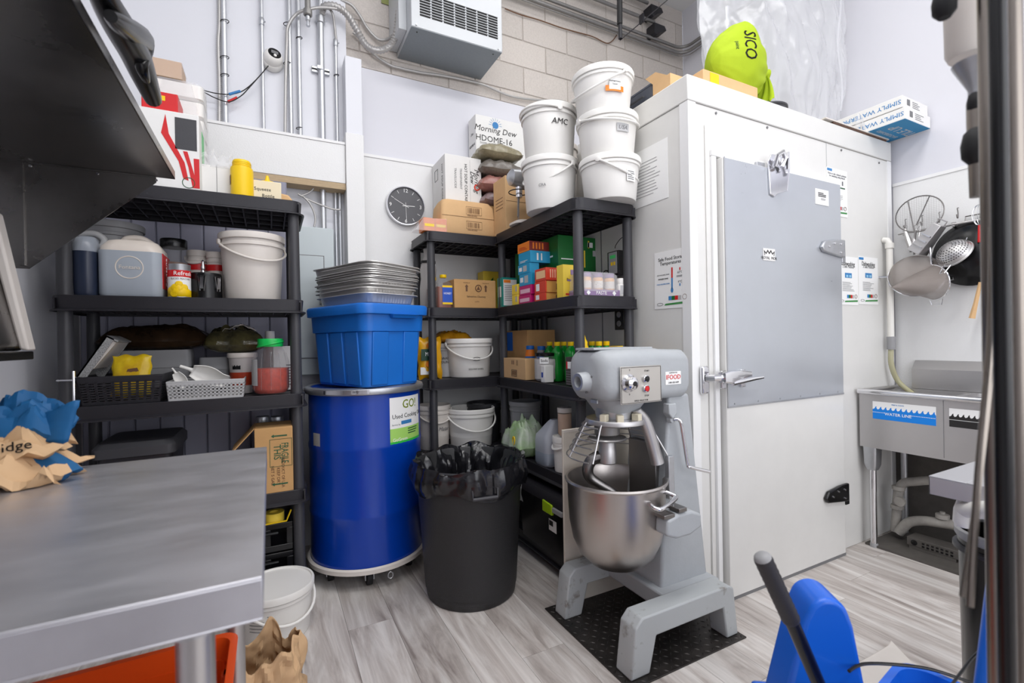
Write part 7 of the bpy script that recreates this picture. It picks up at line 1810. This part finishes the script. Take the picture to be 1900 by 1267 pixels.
# dealer sticker
c = at(1249, 704, Y=YP)
st = mbuild(Bx(c.x-.042, c.x+.042, YP-.0012, YP, c.z-.026, c.z+.026), 'dealer_sticker', M_['paper'])
text('IFOOD', .026, M_['red'], st, FY(c.x, YP-.0018, c.z+.003), bold=.0008); text('1-855-325-5699', .009, M_['ink'], st, FY(c.x, YP-.0018, c.z-.018)); text('EQUIPMENT INC', .006, M_['ink_g'], st, FY(c.x, YP-.0018, c.z+.021))
# guard plate, planetary, agitator
bx, by = 1.245, 1.505
mbuild(MB().lathe([(.06, .875), (.118, .872), (.122, .866), (.122, .854), (.116, .850), (.06, .850)], 44, cx=bx, cy=by), 'guard_plate', M_['steel'])
cream = mat('cream_clip', rgb(226, 218, 194), .45)
for a in (205, 240, 285, 330):
    a = math.radians(a); x, y = bx+.10*math.cos(a), by+.10*math.sin(a)
    mbuild(Bx(-.016, .016, -.013, .013, 0, .03, M=Matrix.Translation((x, y, .868)) @ Matrix.Rotation(a, 4, 'Z')), 'guard_clip', cream, bevel=.003)
mbuild(MB().lathe([(.078, .875), (.082, .90), (.082, .915)], 30, cx=bx, cy=by), 'planetary', M_['galv'])
mbuild(MB().lathe([(.052, .85), (.05, .81), (.03, .795)], 28, cx=1.205, cy=1.51), 'agitator_hub', M_['emt_d'])
mbuild(MB().lathe([(.0, .799), (.074, .797), (.079, .792), (.076, .788), (.0, .786)], 40, cx=1.205, cy=1.51, cap0=False, cap1=False), 'drip_disc', M_['steel'])
mbuild(MB().lathe([(.016, .90), (.016, .79)], 14, cx=1.205, cy=1.51), 'shaft', M_['steel_dark'])
mbuild(MB().lathe([(.034, .788), (.034, .75), (.036, .745), (.036, .695), (.03, .69)], 26, cx=1.205, cy=1.51), 'agitator_collar', M_['steel'])
hp = [(1.205, 1.51, .71), (1.18, 1.53, .715), (1.15, 1.545, .70), (1.135, 1.55, .665), (1.145, 1.545, .63), (1.18, 1.525, .60), (1.215, 1.505, .575), (1.245, 1.485, .54), (1.26, 1.47, .48), (1.255, 1.46, .42), (1.23, 1.47, .38)]
hk = spline(hp, 6)
mbuild(MB().tube(hk, [.026-.010*i/len(hk) for i in range(len(hk))], 12), 'dough_hook', M_['steel_dark'])
# bowl
prof = [(0, .272), (.06, .276), (.11, .294), (.150, .333), (.176, .39), (.189, .46), (.194, .55), (.195, .618), (.203, .620), (.206, .627), (.202, .634), (.194, .633), (.188, .622), (.187, .55), (.182, .46), (.169, .392), (.143, .338), (.104, .300), (.05, .284), (0, .282)]
mbuild(MB().lathe(prof, 64, cx=bx-.005, cy=by, cap0=False, cap1=False), 'mixing_bowl', M_['bowl'], ang=50)
Pb = lambda az, r, z: (bx-.005+r*math.cos(math.radians(az)), by+r*math.sin(math.radians(az)), z)
mbuild(MB().tube(spline([Pb(-92, .19, .585), Pb(-91, .225, .572), Pb(-84, .235, .57), Pb(-58, .235, .578), Pb(-54, .225, .585), Pb(-54, .19, .595)], 5), .0085, 10), 'bowl_handle', M_['chrome'])
mbuild(MB().tube(spline([Pb(92, .19, .585), Pb(91, .225, .572), Pb(84, .235, .57), Pb(58, .235, .578), Pb(54, .225, .585), Pb(54, .19, .595)], 5), .0085, 10), 'bowl_handle', M_['chrome'])
for s in (-1, 1):
    cy_ = by+s*.185
    ya, yb = sorted((cy_-.032+s*.03, cy_+.032+s*.03))
    ar = mbuild(MB().prism([(1.27, .47), (1.275, .525), (1.33, .54), (1.40, .54), (1.45, .52), (1.45, .47), (1.39, .45), (1.32, .45)], ya, yb, 'Y'), 'bowl_yoke', M_['mixer'], bevel=.010, bseg=3)
    MB().box(1.262, 1.315, ya+.004, yb-.004, .53, .545).box(1.33, 1.37, ya-.002, yb, .545, .56).build('clamp_plate', M_['steel_dark'], ar, bevel=.002)
    MB().tube([(1.335, (ya+yb)/2, .56), (1.33, (ya+yb)/2, .585), (1.345, (ya+yb)/2, .60)], .003, 6).build('clamp_pin', M_['galv'], ar)
# column with slide
mbuild(MB().hexa([(1.36, 1.385, .19), (1.625, 1.385, .19), (1.625, 1.635, .19), (1.36, 1.635, .19), (1.435, 1.40, .96), (1.55, 1.40, .96), (1.55, 1.62, .96), (1.435, 1.62, .96)]), 'column', M_['mixer'], bevel=.012, bseg=3)
mbuild(Bx(1.385, 1.43, 1.43, 1.59, .40, .76), 'bowl_slide', M_['steel_dark'], bevel=.003)
mbuild(Bx(1.40, 1.43, 1.372, 1.392, .55, .72), 'slide_plate', M_['galv'], bevel=.002)
cr = [at(1250, 781, Y=1.375), at(1262, 784, Y=1.36), at(1268, 815, Y=1.355), at(1276, 864, Y=1.35), at(1282, 870, Y=1.345), at(1316, 878, Y=1.335)]
mbuild(MB().tube(spline(cr, 5), .0075, 10), 'lift_crank', M_['chrome'])
mbuild(MB().lathe([(.016, 0), (.014, .018), (.008, .02)], 16, M=FY(cr[0].x-.004, 1.393, cr[0].z)), 'crank_boss', M_['mixer'])
mbuild(MB().prism([(1.40, .93), (1.44, .93), (1.445, .89), (1.42, .868), (1.40, .89)], 1.365, 1.40, 'Y'), 'guard_switch', M_['mixer'], bevel=.004)
# chute
ch = spline([at(1186, 764, Y=1.40), at(1202, 782, Y=1.395), at(1213, 812, Y=1.39), at(1222, 845, Y=1.385), at(1227, 864, Y=1.38)], 6)
cb_ = MB(); rs = []
for i, p in enumerate(ch):
    w_ = .022+.006*i/len(ch)
    rs.append([(p.x+w_*math.cos(q), p.y+.9*w_*math.sin(q)+.02, p.z+.006*math.cos(q)) for q in [2*PI*j/14 for j in range(14)]])
mbuild(cb_.rings(rs, True, True, True), 'ingredient_chute', M_['steel'], ang=60)
# wire guard, back half
for k in range(6):
    z = .845-k*.024; r = .135+k*.013
    mbuild(MB().tube([(bx+r*math.cos(math.radians(a)), by+r*math.sin(math.radians(a)), z) for a in range(-40, 206, 8)], .0028, 6), 'guard_wire', M_['steel'])
for a in (205, 165, 120, 75, 30, -15, -40):
    c_, s_ = math.cos(math.radians(a)), math.sin(math.radians(a))
    mbuild(MB().tube([(bx+.125*c_, by+.125*s_, .858), (bx+.135*c_, by+.135*s_, .845), (bx+.20*c_, by+.20*s_, .725)], .0034, 6), 'guard_stay', M_['steel'])
# base
mbuild(Bx(1.33, 1.63, 1.33, 1.70, .13, .20), 'base_plate', M_['mixer'], bevel=.008)
worn = mat('mixer_leg', rgb(178, 182, 184), .45, vary=.25, vscale=11, bump=.15, bscale=60, col2=rgb(120, 112, 104))
nt = worn.node_tree; 
for n in nt.nodes:
    if n.type == 'VALTORGB': n.color_ramp.elements[0].position = .28; n.color_ramp.elements[1].position = .40
for ya, yb in ((1.262, 1.345), (1.672, 1.752)):
    lg = mbuild(MB().prism([(1.092, 0), (1.118, .175), (1.15, .205), (1.60, .205), (1.628, .19), (1.65, 0), (1.585, 0), (1.568, .125), (1.215, .125), (1.18, 0)], ya, yb, 'Y'), 'leg', worn, bevel=.006)
# chequer plate
bp_ = thing('chequer_plate', 'black oily diamond-pattern steel plate under the mixer', 'plate', (1.365, 1.51, 0))
dpm = mat('chequer_black', rgb(70, 66, 64), .42, metal=.5, vary=.65, vscale=9, bump=.2, bscale=80)
Bx(-.298, .298, -.275, .285, 0, .0055).build('steel_sheet', dpm, bp_, bevel=.001)
dm_ = MB()
for i in range(22):
    for j in range(20):
        x, y = -.285+i*.027, -.262+j*.028; s = 1 if (i+j) % 2 else -1
        u = Vector((.011*.707, .011*.707*s, 0)); v_ = Vector((-.003*.707*s, .003*.707, 0)); c = Vector((x, y, .0055))
        dm_.add([c-u, c+v_, c+u, c-v_, c+Vector((0, 0, .003))], [(0, 1, 4), (1, 2, 4), (2, 3, 4), (3, 0, 4)])
dm_.build('raised_diamonds', dpm, bp_, kind='stuff')
sm = mat('rust_patch', rgb(196, 158, 112), .8, vary=.8, vscale=30, bump=.4, bscale=60, col2=rgb(96, 58, 34))
tag(MB().lathe([(0, .003), (.030, .003), (.05, .002), (.055, 0)], 26, cap0=False, cap1=False, wob=lambda a, z: .14*math.sin(3*a)+.06*math.sin(7*a)).build('rusty_floor_patch', sm, loc=(.985, 1.235, .0005)), 'round rusty brown patch on the floor by the front foot of the mixer', 'floor patch')

# ================================================================ PREP TABLE, LEFT FOREGROUND
TZ = .93
TXR, TYN, TYF = -.012, .615, 1.395
pa = at(498, 828, Z=TZ); TXR, TYF = pa.x, pa.y; TYN = at(492, 1068, Z=TZ).y
t = thing('prep_table', 'stainless steel prep table filling the left foreground', 'table', ((XL+TXR)/2, (TYN+TYF)/2, 0)); tx, ty = (XL+TXR)/2, (TYN+TYF)/2
hx, hy = (TXR-XL)/2-.004, (TYF-TYN)/2
tt = MB(); tt.box(-hx, hx, -hy, hy, TZ-.003, TZ).box(-hx, hx, -hy, -hy+.003, TZ-.048, TZ-.003).box(-hx, hx, hy-.003, hy, TZ-.048, TZ-.003).box(hx-.003, hx, -hy+.003, hy-.003, TZ-.048, TZ-.003).box(-hx, hx, -hy, -hy+.02, TZ-.051, TZ-.048)
tt.build('worktop', M_['steel_top'], t, bevel=.0012)
Bx(-hx+.02, hx-.02, -.02, .02, TZ-.045, TZ-.004).build('stiffener', M_['galv'], t)
for sx in (-1, 1):
    for sy in (-1, 1):
        lg = MB().tube([(sx*(hx-.075), sy*(hy-.07), .03), (sx*(hx-.075), sy*(hy-.07), TZ-.045)], .0205, 18).build('leg', M_['steel'], t)
        MB().lathe([(.03, TZ-.075), (.033, TZ-.046)], 18, cx=sx*(hx-.075), cy=sy*(hy-.07)).build('leg_socket', M_['galv'], lg)
        MB().lathe([(.02, 0), (.024, .01), (.02, .035)], 16, cx=sx*(hx-.075), cy=sy*(hy-.07)).build('foot', M_['grey_pl'], lg)
# orange bin under it
t = thing('orange_bin', 'orange-red ribbed plastic bin under the prep table', 'bin', (-.385, 1.01, 0))
MB().loft([(0, .24, .19, .03), (.005, .245, .195, .03), (.50, .285, .225, .03), (.50, .305, .24, .035), (.545, .31, .245, .035), (.545, .295, .23, .03), (.01, .23, .18, .03)], 5).build('body', M_['orange_pl'], t)
rb_ = MB()
for y in (-.17, -.06, .06, .17): rb_.hexa([(.242, y-.012, .02), (.265, y-.012, .02), (.265, y+.012, .02), (.242, y+.012, .02), (.28, y-.012, .50), (.304, y-.012, .50), (.304, y+.012, .50), (.28, y+.012, .50)])
for x in (-.22, -.08, .08, .22): rb_.hexa([(x-.012, -.215, .02), (x+.012, -.215, .02), (x+.012, -.19, .02), (x-.012, -.19, .02), (x-.012, -.254, .50), (x+.012, -.254, .50), (x+.012, -.23, .50), (x-.012, -.23, .50)])
rb_.build('side_ribs', M_['orange_pl'], t, bevel=.003)
rb2_ = MB()
for z in (.2, .36): rb2_.box(.28, .305+.02*(z), -.2, .2, z, z+.02)
rb2_.build('cross_rib', M_['orange_pl'], t)
# white pail
t = bucket('low wide white pail with lid on the floor beside the left rack', (.005, 2.205), 0, .143, .128, .205, 'white_pl', bail=(300, -50), name='wide_pail', cat='pail')
flat(t, wrapM(t, 246, .134, .09), lines(-.05, .02, -.02, .03, 4, fill=.22), M_['ink_g'], 'small_print', wrap=.134); text('Yogurt Plain', .011, M_['ink'], t, wrapM(t, 250, .1345, .135), wrap=.134, bold=.0005)
# torn paper bag
t = thing('torn_paper_bag', 'crumpled brown paper bag with torn dark opening, under the table corner', 'paper bag', (-.035, 1.66, 0))
def pbag(u, v):
    a = 2*PI*u; c_, s_ = math.cos(a), math.sin(a); n_ = 4
    q = (abs(c_)**n_+abs(s_)**n_)**(-1/n_)
    r = .115*q*(1-.18*v**2)
    p = Vector((c_*2, s_*2, v*3))
    r *= 1+.24*noise.noise(p)+.12*noise.noise(p*3)
    return (r*c_, r*s_*.9, 0.26*v*(1+.3*noise.noise(Vector((c_*2.5, s_*2.5, 5)))))
MB().grid(pbag, 90, 26, cu=True).build('bag_paper', M_['kraft'], t, ang=22, solid=.0015)
MB().lathe([(.09, .004), (0, .004)], 20, cap0=False, cap1=False).build('bag_bottom', M_['kraft'], t)

# ---- bags on the table
def crumple(name, label, c, hx, hy, hz, m, seed, parts=()):
    t = thing(name, label, 'paper bag', c)
    pk = pillow(hx, hy, hz, 34, 22, seed=seed, crump=.75, pinch=.3); 
    pk.v = [(x*(1+.12*noise.noise(Vector((x*9, y*9, seed)))), y, max(z+.05*(.25-abs(noise.noise(Vector((x*14, y*14, seed*2)))))+.02*(.2-abs(noise.noise(Vector((x*34, y*34, seed*3))))), .001)) for x, y, z in pk.v]
    pk.build('crumpled_paper', m, t, ang=18)
    return t, BVHTree.FromPolygons([Vector(p) for p in pk.v], pk.f)
kb = mat('kraft_blue_print', rgb(208, 172, 132), .7, bump=.3, bscale=20)
nt = kb.node_tree; tc = nt.nodes.new('ShaderNodeTexCoord'); sp = nt.nodes.new('ShaderNodeSeparateXYZ'); nt.links.new(tc.outputs['Object'], sp.inputs[0])
ma = nt.nodes.new('ShaderNodeMath'); ma.operation = 'MULTIPLY_ADD'; ma.inputs[1].default_value = .5; nt.links.new(sp.outputs['X'], ma.inputs[0]); nt.links.new(sp.outputs['Y'], ma.inputs[2])
rp = nt.nodes.new('ShaderNodeValToRGB'); rp.color_ramp.interpolation = 'CONSTANT'; rp.color_ramp.elements[0].color = rgb(208, 172, 132); rp.color_ramp.elements[0].position = 0
e = rp.color_ramp.elements[1]; e.position = .535; e.color = rgb(18, 88, 136); e = rp.color_ramp.elements.new(.60); e.color = rgb(208, 172, 132)
m3 = nt.nodes.new('ShaderNodeMath'); m3.operation = 'ADD'; m3.inputs[1].default_value = .5; nt.links.new(ma.outputs[0], m3.inputs[0]); nt.links.new(m3.outputs[0], rp.inputs[0]); nt.links.new(rp.outputs[0], nt.nodes['Principled BSDF'].inputs['Base Color'])
bb = at(158, 872, Z=TZ)
t, bv = crumple('kraft_bag', 'lower crumpled kraft bag with a blue printed band on the table', (bb.x-.17, bb.y-.055, TZ+.001), .17, .085, .034, kb, 31)
text('La', .035, M_['grey_pl2'], t, frame((.045, -.03, .05), (.93, .36, 0), (-.2, .5, .6)), bold=.001, bvh=bv)
t, bv = crumple('kraft_bag', 'middle crumpled kraft bag lettered idge in black, on the table', (bb.x-.20, bb.y-.03, TZ+.036), .165, .07, .045, M_['kraft'], 33)
text('sl idge', .026, M_['ink'], t, frame((.098, -.03, .035), (.93, .36, 0), (-.07, .2, .97)), bold=.001, bvh=bv)
blue_p = mat('blue_paper', rgb(18, 92, 146), .6, bump=.3, bscale=30, vary=.15, vscale=12)
t, bv = crumple('blue_bag', 'crumpled blue paper bag, topmost of the pile on the table', (bb.x-.13, bb.y-.005, TZ+.075), .11, .05, .05, blue_p, 36)
def flapf(u, v): return (-.03+.15*u+.02*v, -.035+.02*math.sin(u*5), .0+.085*v*(.35+.65*u)+.012*noise.noise(Vector((u*5, v*5, 3))))
MB().grid(flapf, 16, 12).build('raised_flap', blue_p, t, ang=25, solid=.001)
tag(Bx(-.16, .12, -.03, .03, 0, .022).build('black_tray', M_['black_pl'], loc=(bb.x-.24, bb.y+.03, TZ+.115), bevel=.003), 'black bar-like tray edge resting among the paper bags', 'tray')

# ---- wall shelf above the table
SY = 2.15
s0 = at(325, 333, Y=SY); s1 = at(35, 277, Y=SY); s2 = at(35, 498, Y=SY); s3 = at(290, 326, Y=SY)
t = thing('wall_shelf', 'dark stainless wall shelf with a triangular end bracket, upper left', 'shelf', (XL, SY, 1.5))
SZ = s0.z
def sw(mb, name, m, **k):
    o = mb.build(name, m, t, **k); o.location = (-XL, -SY, -1.5); return o
sw(MB().box(XL+.001, s0.x, .1, SY, SZ, SZ+.004).box(s0.x-.003, s0.x, .1, SY, SZ, SZ+.03), 'shelf_board', M_['steel_dark'], bevel=.001)
for yb in (SY, 1.05):
    br_ = sw(MB().prism([(XL+.001, SZ-.001), (s3.x, SZ-.001), (s3.x, SZ-.02), (s1.x+.02, s2.z), (XL+.001, s2.z)], yb-.003, yb, 'Y'), 'end_bracket', M_['steel_dark'])
    if yb == SY:
        for k, px in enumerate((55, 180, 290)):
            c = at(px, 285+k*16, Y=SY-.005); MB().lathe([(.004, 0), (.004, .003)], 8, M=FY(c.x, SY-.003, SZ-.012)).build('rivet', M_['chrome'], br_)
        Bx(XL+.002, s3.x, yb-.014, yb-.003, SZ-.004, SZ-.001).build('bracket_flange', M_['steel_dark'], br_)
        Bx(s1.x, s1.x+.012, yb-.012, yb-.003, s2.z+.01, SZ-.01).build('wall_flange', M_['steel_dark'], br_)
# black gloves hanging over the shelf edge
def onshelf(px, py, X): return at(px, py, X=X)
g = thing('rubber_gloves', 'pair of glossy black rubber gloves draped over the wall shelf edge', 'gloves', (s0.x+.01, 1.3, SZ+.03))
gp = [onshelf(px, py, s0.x+.015) for px, py in ((175, -40), (200, 10), (225, 55), (250, 100), (268, 145), (284, 185))]
o = MB().tube(spline(gp, 5), [.020+.014*math.sin(PI*min(1, i/26)) for i in range(26)], 12).build('glove', M_['black'], g); o.location = (-s0.x-.01, -1.3, -SZ-.03)
gp = [onshelf(px, py, s0.x+.03) for px, py in ((205, 30), (238, 55), (262, 72), (268, 95), (262, 120), (272, 150))]
o = MB().tube(spline(gp, 5), [.012, .016, .02, .022, .024, .026, .027, .028, .028, .028, .027, .026, .024, .022, .02, .019, .018, .018, .017, .016, .015, .014, .013, .012, .010, .008], 12).build('glove', M_['black'], g); o.location = (-s0.x-.01, -1.3, -SZ-.03)
# machine on a small ledge at the left edge
e0 = at(63, 650, Y=1.72)
t = thing('wall_ledge', 'small black ledge on the left wall carrying the sloped machine', 'ledge', (XL, 1.60, e0.z-.012))
Bx(.001, e0.x-XL, -.35, .12, -.012, .010).build('ledge_board', M_['black'], t, bevel=.003)
Bx(.001, .02, -.34, .11, -.10, -.012).build('ledge_bracket', M_['black_pl'], t)
t = thing('sloped_machine', 'dark glossy machine with sloping pale edge at the far left', 'machine', (XL, 1.60, e0.z-.001))
f0, f1 = at(46, 640, Y=1.70).x-XL, at(-25, 400, Y=1.70).x-XL
MB().prism([(.004, 0), (f0, 0), (f0+.002, .02), (f1, .36), (.004, .36)], -.30, .10, 'Y').build('housing', M_['steel_dark'], t, bevel=.012, bseg=3)
MB().prism([(f0+.002, .004), (f0+.022, .0), (f1+.03, .36), (f1+.004, .36)], .06, .105, 'Y').build('pale_edge', M_['white_pl2'], t, bevel=.006)

# ================================================================ RIGHT FOREGROUND
def post(px, Y, r, m, name, label, z1=2.6):
    c = at(px, 640, Y=Y)
    t = thing(name, label, 'rack post', (c.x, Y, 0))
    mb = MB(); mb.tube([(0, 0, .02), (0, 0, z1)], r, 18); mb.build('tube', m, t)
    MB().lathe([(r*1.2, 0), (r*1.3, .01), (r, .03)], 16).build('foot', M_['rubber'], t)
    return t
fs = mat('smeared_steel', rgb(150, 142, 134), .3, metal=1, vary=.3, vscale=4, stretch=(1, 1, .4))
post(1842, .262, .0105, fs, 'rack_post', 'nearer-left upright steel rack post at the right edge')
post(1884, .232, .0115, fs, 'rack_post', 'right-hand upright steel rack post at the right edge')
post(1860, .215, .008, M_['black'], 'rack_post', 'slim black upright between the two steel posts')
c = at(1858, 640, Y=.262)
# hanging tools in front
def hang(label, pts, r, m, name='hanging_tongs'):
    P = [at(px, py, Y=Y) for px, py, Y in pts]
    t = thing(name, label, 'utensil', tuple(P[0]))
    MB().tube([p-P[0] for p in spline(P, 5)], r, 8).build('arm', m, t)
    return t, P
t, P = hang('long steel skewer-like arm of hanging tongs, darker one', [(1858, 380, .25), (1846, 600, .25), (1815, 900, .25), (1786, 1108, .25)], .0035, fs)
t, P = hang('long steel arm of hanging tongs, paler one crossing the other', [(1842, 420, .24), (1838, 620, .24), (1815, 880, .24), (1800, 1125, .24)], .0038, fs)
c = at(1785, 60, Y=.30)
t = thing('hanging_jug', 'pale plastic jug hanging at the upper right edge, out of focus', 'jug', (at(1800, 110, Y=.32).x, .32, at(1790, 100, Y=.32).z))
MB().lathe([(.026, 0), (.030, .01), (.034, .35), (.031, .35), (.028, .012), (0, .012)], 28, cap1=False).build('body', M_['white_pl2'], t)
t = thing('hanging_funnel', 'grey metal funnel hanging below the pale jug', 'funnel', (at(1812, 160, Y=.30).x, .30, at(1812, 165, Y=.30).z))
MB().lathe([(.009, -.02), (.010, .0), (.026, .035), (.028, .04), (.025, .038), (.008, 0)], 26).build('cone', M_['galv'], t)
MB().lathe([(.010, -.16), (.012, -.05), (.012, -.02)], 14).build('spout', fs, t)
for px, py, r, lb in ((1810, 188, .010, 'small black knob left of the rack posts'), (1812, 268, .018, 'dark rounded handle end behind the left rack post'), (1752, 4, .014, 'dark curved tip at the top edge near the rack')):
    c = at(px, py, Y=.30)
    tag(MB().lathe([(r*.5, -r*1.6), (r*.95, -r), (r, 0), (r*.8, r), (r*.3, r*1.5)], 16).build('hanging_ladle', M_['rubber'], loc=tuple(c)), lb, 'utensil')
# dish table corner
d0 = at(1723, 882, Z=.85)
t = thing('dish_table', 'stainless table corner with a recessed dark basin at the right edge', 'table', (d0.x+.35, d0.y-.35, 0))
X0, Y1_ = -.35, .35
wt = MB(); z = .85
wt.box(X0, .35, Y1_-.07, Y1_, z-.003, z).box(X0, X0+.09, -.35, Y1_-.07, z-.003, z).box(.27, .35, -.35, Y1_-.07, z-.003, z)
wt.box(X0, X0+.003, -.35, Y1_, z-.045, z-.003).box(X0, .35, Y1_-.003, Y1_, z-.045, z-.003)
wt.build('rim', mat('dish_table_steel', rgb(178, 178, 182), .45, metal=.4), t, bevel=.001)
MB().box(X0+.09, .27, -.35, Y1_-.07, z-.09, z-.085).box(X0+.088, X0+.09, -.35, Y1_-.07, z-.09, z-.003).box(X0+.09, .27, Y1_-.07, Y1_-.068, z-.09, z-.003).build('basin', M_['black_pl2'], t)
for x, y in ((-.02, .10), (.30, .30), (.30, -.3)): MB().tube([(x, y, 0), (x, y, z-.04)], .0165, 12).build('leg', M_['steel'], t)
# white valve and pipe under it
v0 = at(1790, 945, Y=.50); v1 = at(1870, 948, Y=.40)
t = thing('white_valve', 'thick white pipe with a valve end under the dish table', 'pipe', tuple(v0))
MB().tube([(0, 0, 0), v1-v0], .020, 14).build('pipe_run', M_['pvc'], t)
MB().lathe([(.014, .045), (.018, .035), (.014, .02), (.02, 0), (.022, -.03), (.018, -.04)], 16).build('valve_body', M_['pvc'], t)
# black bin under the dish table
c = at(1868, 1100, Y=.50)
t = thing('black_bin', 'slim black ribbed bin under the dish table', 'bin', (c.x+.02, .50, 0))
zr2 = at(1830, 1085, Y=.46).z
MB().lathe([(.085, 0), (.09, .01), (.098, zr2-.02), (.100, zr2), (.100, .66), (.094, .66), (.08, .02), (0, .02)], 32, cap1=False).build('body', M_['black'], t)
MB().lathe([(.100, zr2-.01), (.110, zr2-.006), (.110, zr2+.004), (.10, zr2+.006)], 32, cap0=False, cap1=False).build('band', M_['black_pl'], t)
MB().lathe([(.100, .64), (.106, .65), (.106, .665), (.098, .668)], 32, cap0=False, cap1=False).build('rim', M_['grey_pl'], t)
# blue mop handle
p0, p1 = at(1838, 1300, Y=.34), at(1874, 1000, Y=.34)
t = thing('mop_pole', 'thick blue pole leaning beside the black bin at the right edge', 'pole', (p0.x, p0.y, 0))
d = (p1-p0); k0 = p0.z/d.z
MB().tube([(-d.x*k0, 0, .0), (d.x*.9+0, 0, p1.z)], .021, 16).build('pole', mat('mop_blue', rgb(30, 96, 196), .35), t)
# sponge
c = at(1806, 1045, Z=.02)
tag(MB().loft([(0, .05, .03, .01), (.025, .05, .03, .01)], 4).build('orange_sponge', M_['card2'], loc=(c.x, c.y, 0)), 'small orange-tan sponge on the floor near the black bin', 'sponge')

# ---- mop bucket with wringer
mb_blue = mat('mop_bucket_blue', rgb(24, 100, 214), .3, coat=.2)
wc_ = at(1545, 1104, Y=.60)
t = thing('mop_wringer', 'bright blue mop wringer with round-topped side plate', 'wringer', (wc_.x, .63, 0), math.radians(-35))
zt_ = wc_.z
pf = [(-.125, .26), (-.05, zt_-.05)]
for i in range(11):
    a = math.radians(165-150*i/10); pf.append((.0+.042*math.cos(a), zt_-.042+.042*math.sin(a)))
pf += [(.05, zt_-.06), (.10, .26)]
MB().prism(pf, -.045, .055, 'Y').build('side_plate', mb_blue, t, bevel=.010, bseg=4)
Bx(-.085, .12, -.045, .20, .20, .27).build('wringer_base', mb_blue, t, bevel=.012)
g0, g1, g2 = at(1415, 1035, Y=.585), at(1468, 1150, Y=.575), at(1545, 1330, Y=.56)
t = thing('wringer_handle', 'black ribbed wringer lever with a grey rounded end', 'handle', (g2.x, g2.y, g2.z))
q0, q1 = g0-g2, g1-g2
MB().tube([q1, Vector((0, 0, 0))], .0135, 14).build('lever_tube', M_['black'], t)
n_ = 22; pts = [q0.lerp(q1, i/n_) for i in range(n_+1)]
MB().tube(pts, [.0165+(.0012 if i % 2 else 0) for i in range(n_+1)], 16).build('rubber_grip', M_['black_pl'], t)
MB().tube([q0+(q0-q1).normalized()*.008, q0+(q0-q1).normalized()*.004, q0], [.010, .015, .0166], 16).build('end_cap', M_['grey_pl'], t)
# tub
tc0 = at(1668, 1262, Y=.50)
t = thing('mop_bucket', 'blue mop bucket tub with black wire bail, bottom right corner', 'bucket', (tc0.x-.03, .385, 0), math.radians(8)); zr2 = tc0.z-.035
MB().loft([(.05, .15, .11, .05), (.06, .155, .115, .05), (zr2-.03, .185, .135, .05), (zr2-.03, .20, .15, .055), (zr2, .20, .15, .055), (zr2, .185, .135, .05), (.07, .15, .11, .05)], 6).build('tub', mb_blue, t)
for sx in (-1, 1):
    for sy in (-1, 1): MB().lathe([(0, -.01), (.025, -.01), (.025, .01), (0, .01)], 16, cap0=False, cap1=False, M=Matrix.Translation((sx*.12, sy*.08, .026)) @ Matrix.Rotation(PI/2, 4, 'Y')).build('castor', M_['rubber'], t)
t = thing('wire_bail', 'thin black wire arching over the blue mop bucket', 'handle', (tc0.x, .45, zr2))
P = [at(px, py, Y=Y) for px, py, Y in ((1575, 1245, .56), (1600, 1232, .56), (1650, 1232, .54), (1720, 1240, .5), (1790, 1262, .46), (1830, 1280, .44))]
o = MB().tube(spline(P, 5), .0035, 8).build('wire', M_['black'], t); o.location = (-tc0.x, -.45, -zr2)
P = [at(px, py, Y=.42) for px, py in ((1755, 1285), (1800, 1225), (1858, 1165))]
o = MB().tube(P, .0028, 8).build('wire', M_['black'], t); o.location = (-tc0.x, -.45, -zr2)
# white board on the floor
a, b2, c = at(1580, 1235, Z=.02), at(1640, 1188, Z=.02), at(1700, 1235, Z=.02)
t = thing('white_floor_board', 'white plastic slab lying on the floor behind the mop bucket', 'board', ((a.x+c.x)/2, (a.y+c.y)/2, 0))
cx_, cy_ = (a.x+c.x)/2, (a.y+c.y)/2
MB().prism([(a.x-cx_, a.y-cy_), (b2.x-.02-cx_, b2.y-cy_-.02), (b2.x+.03-cx_, b2.y-cy_-.01), (c.x-cx_, c.y-cy_), (c.x-cx_-.25, c.y-cy_-.25), (a.x-cx_-.22, a.y-cy_-.25)], 0, .02, 'Z').build('slab', M_['white_pl2'], t, bevel=.005)
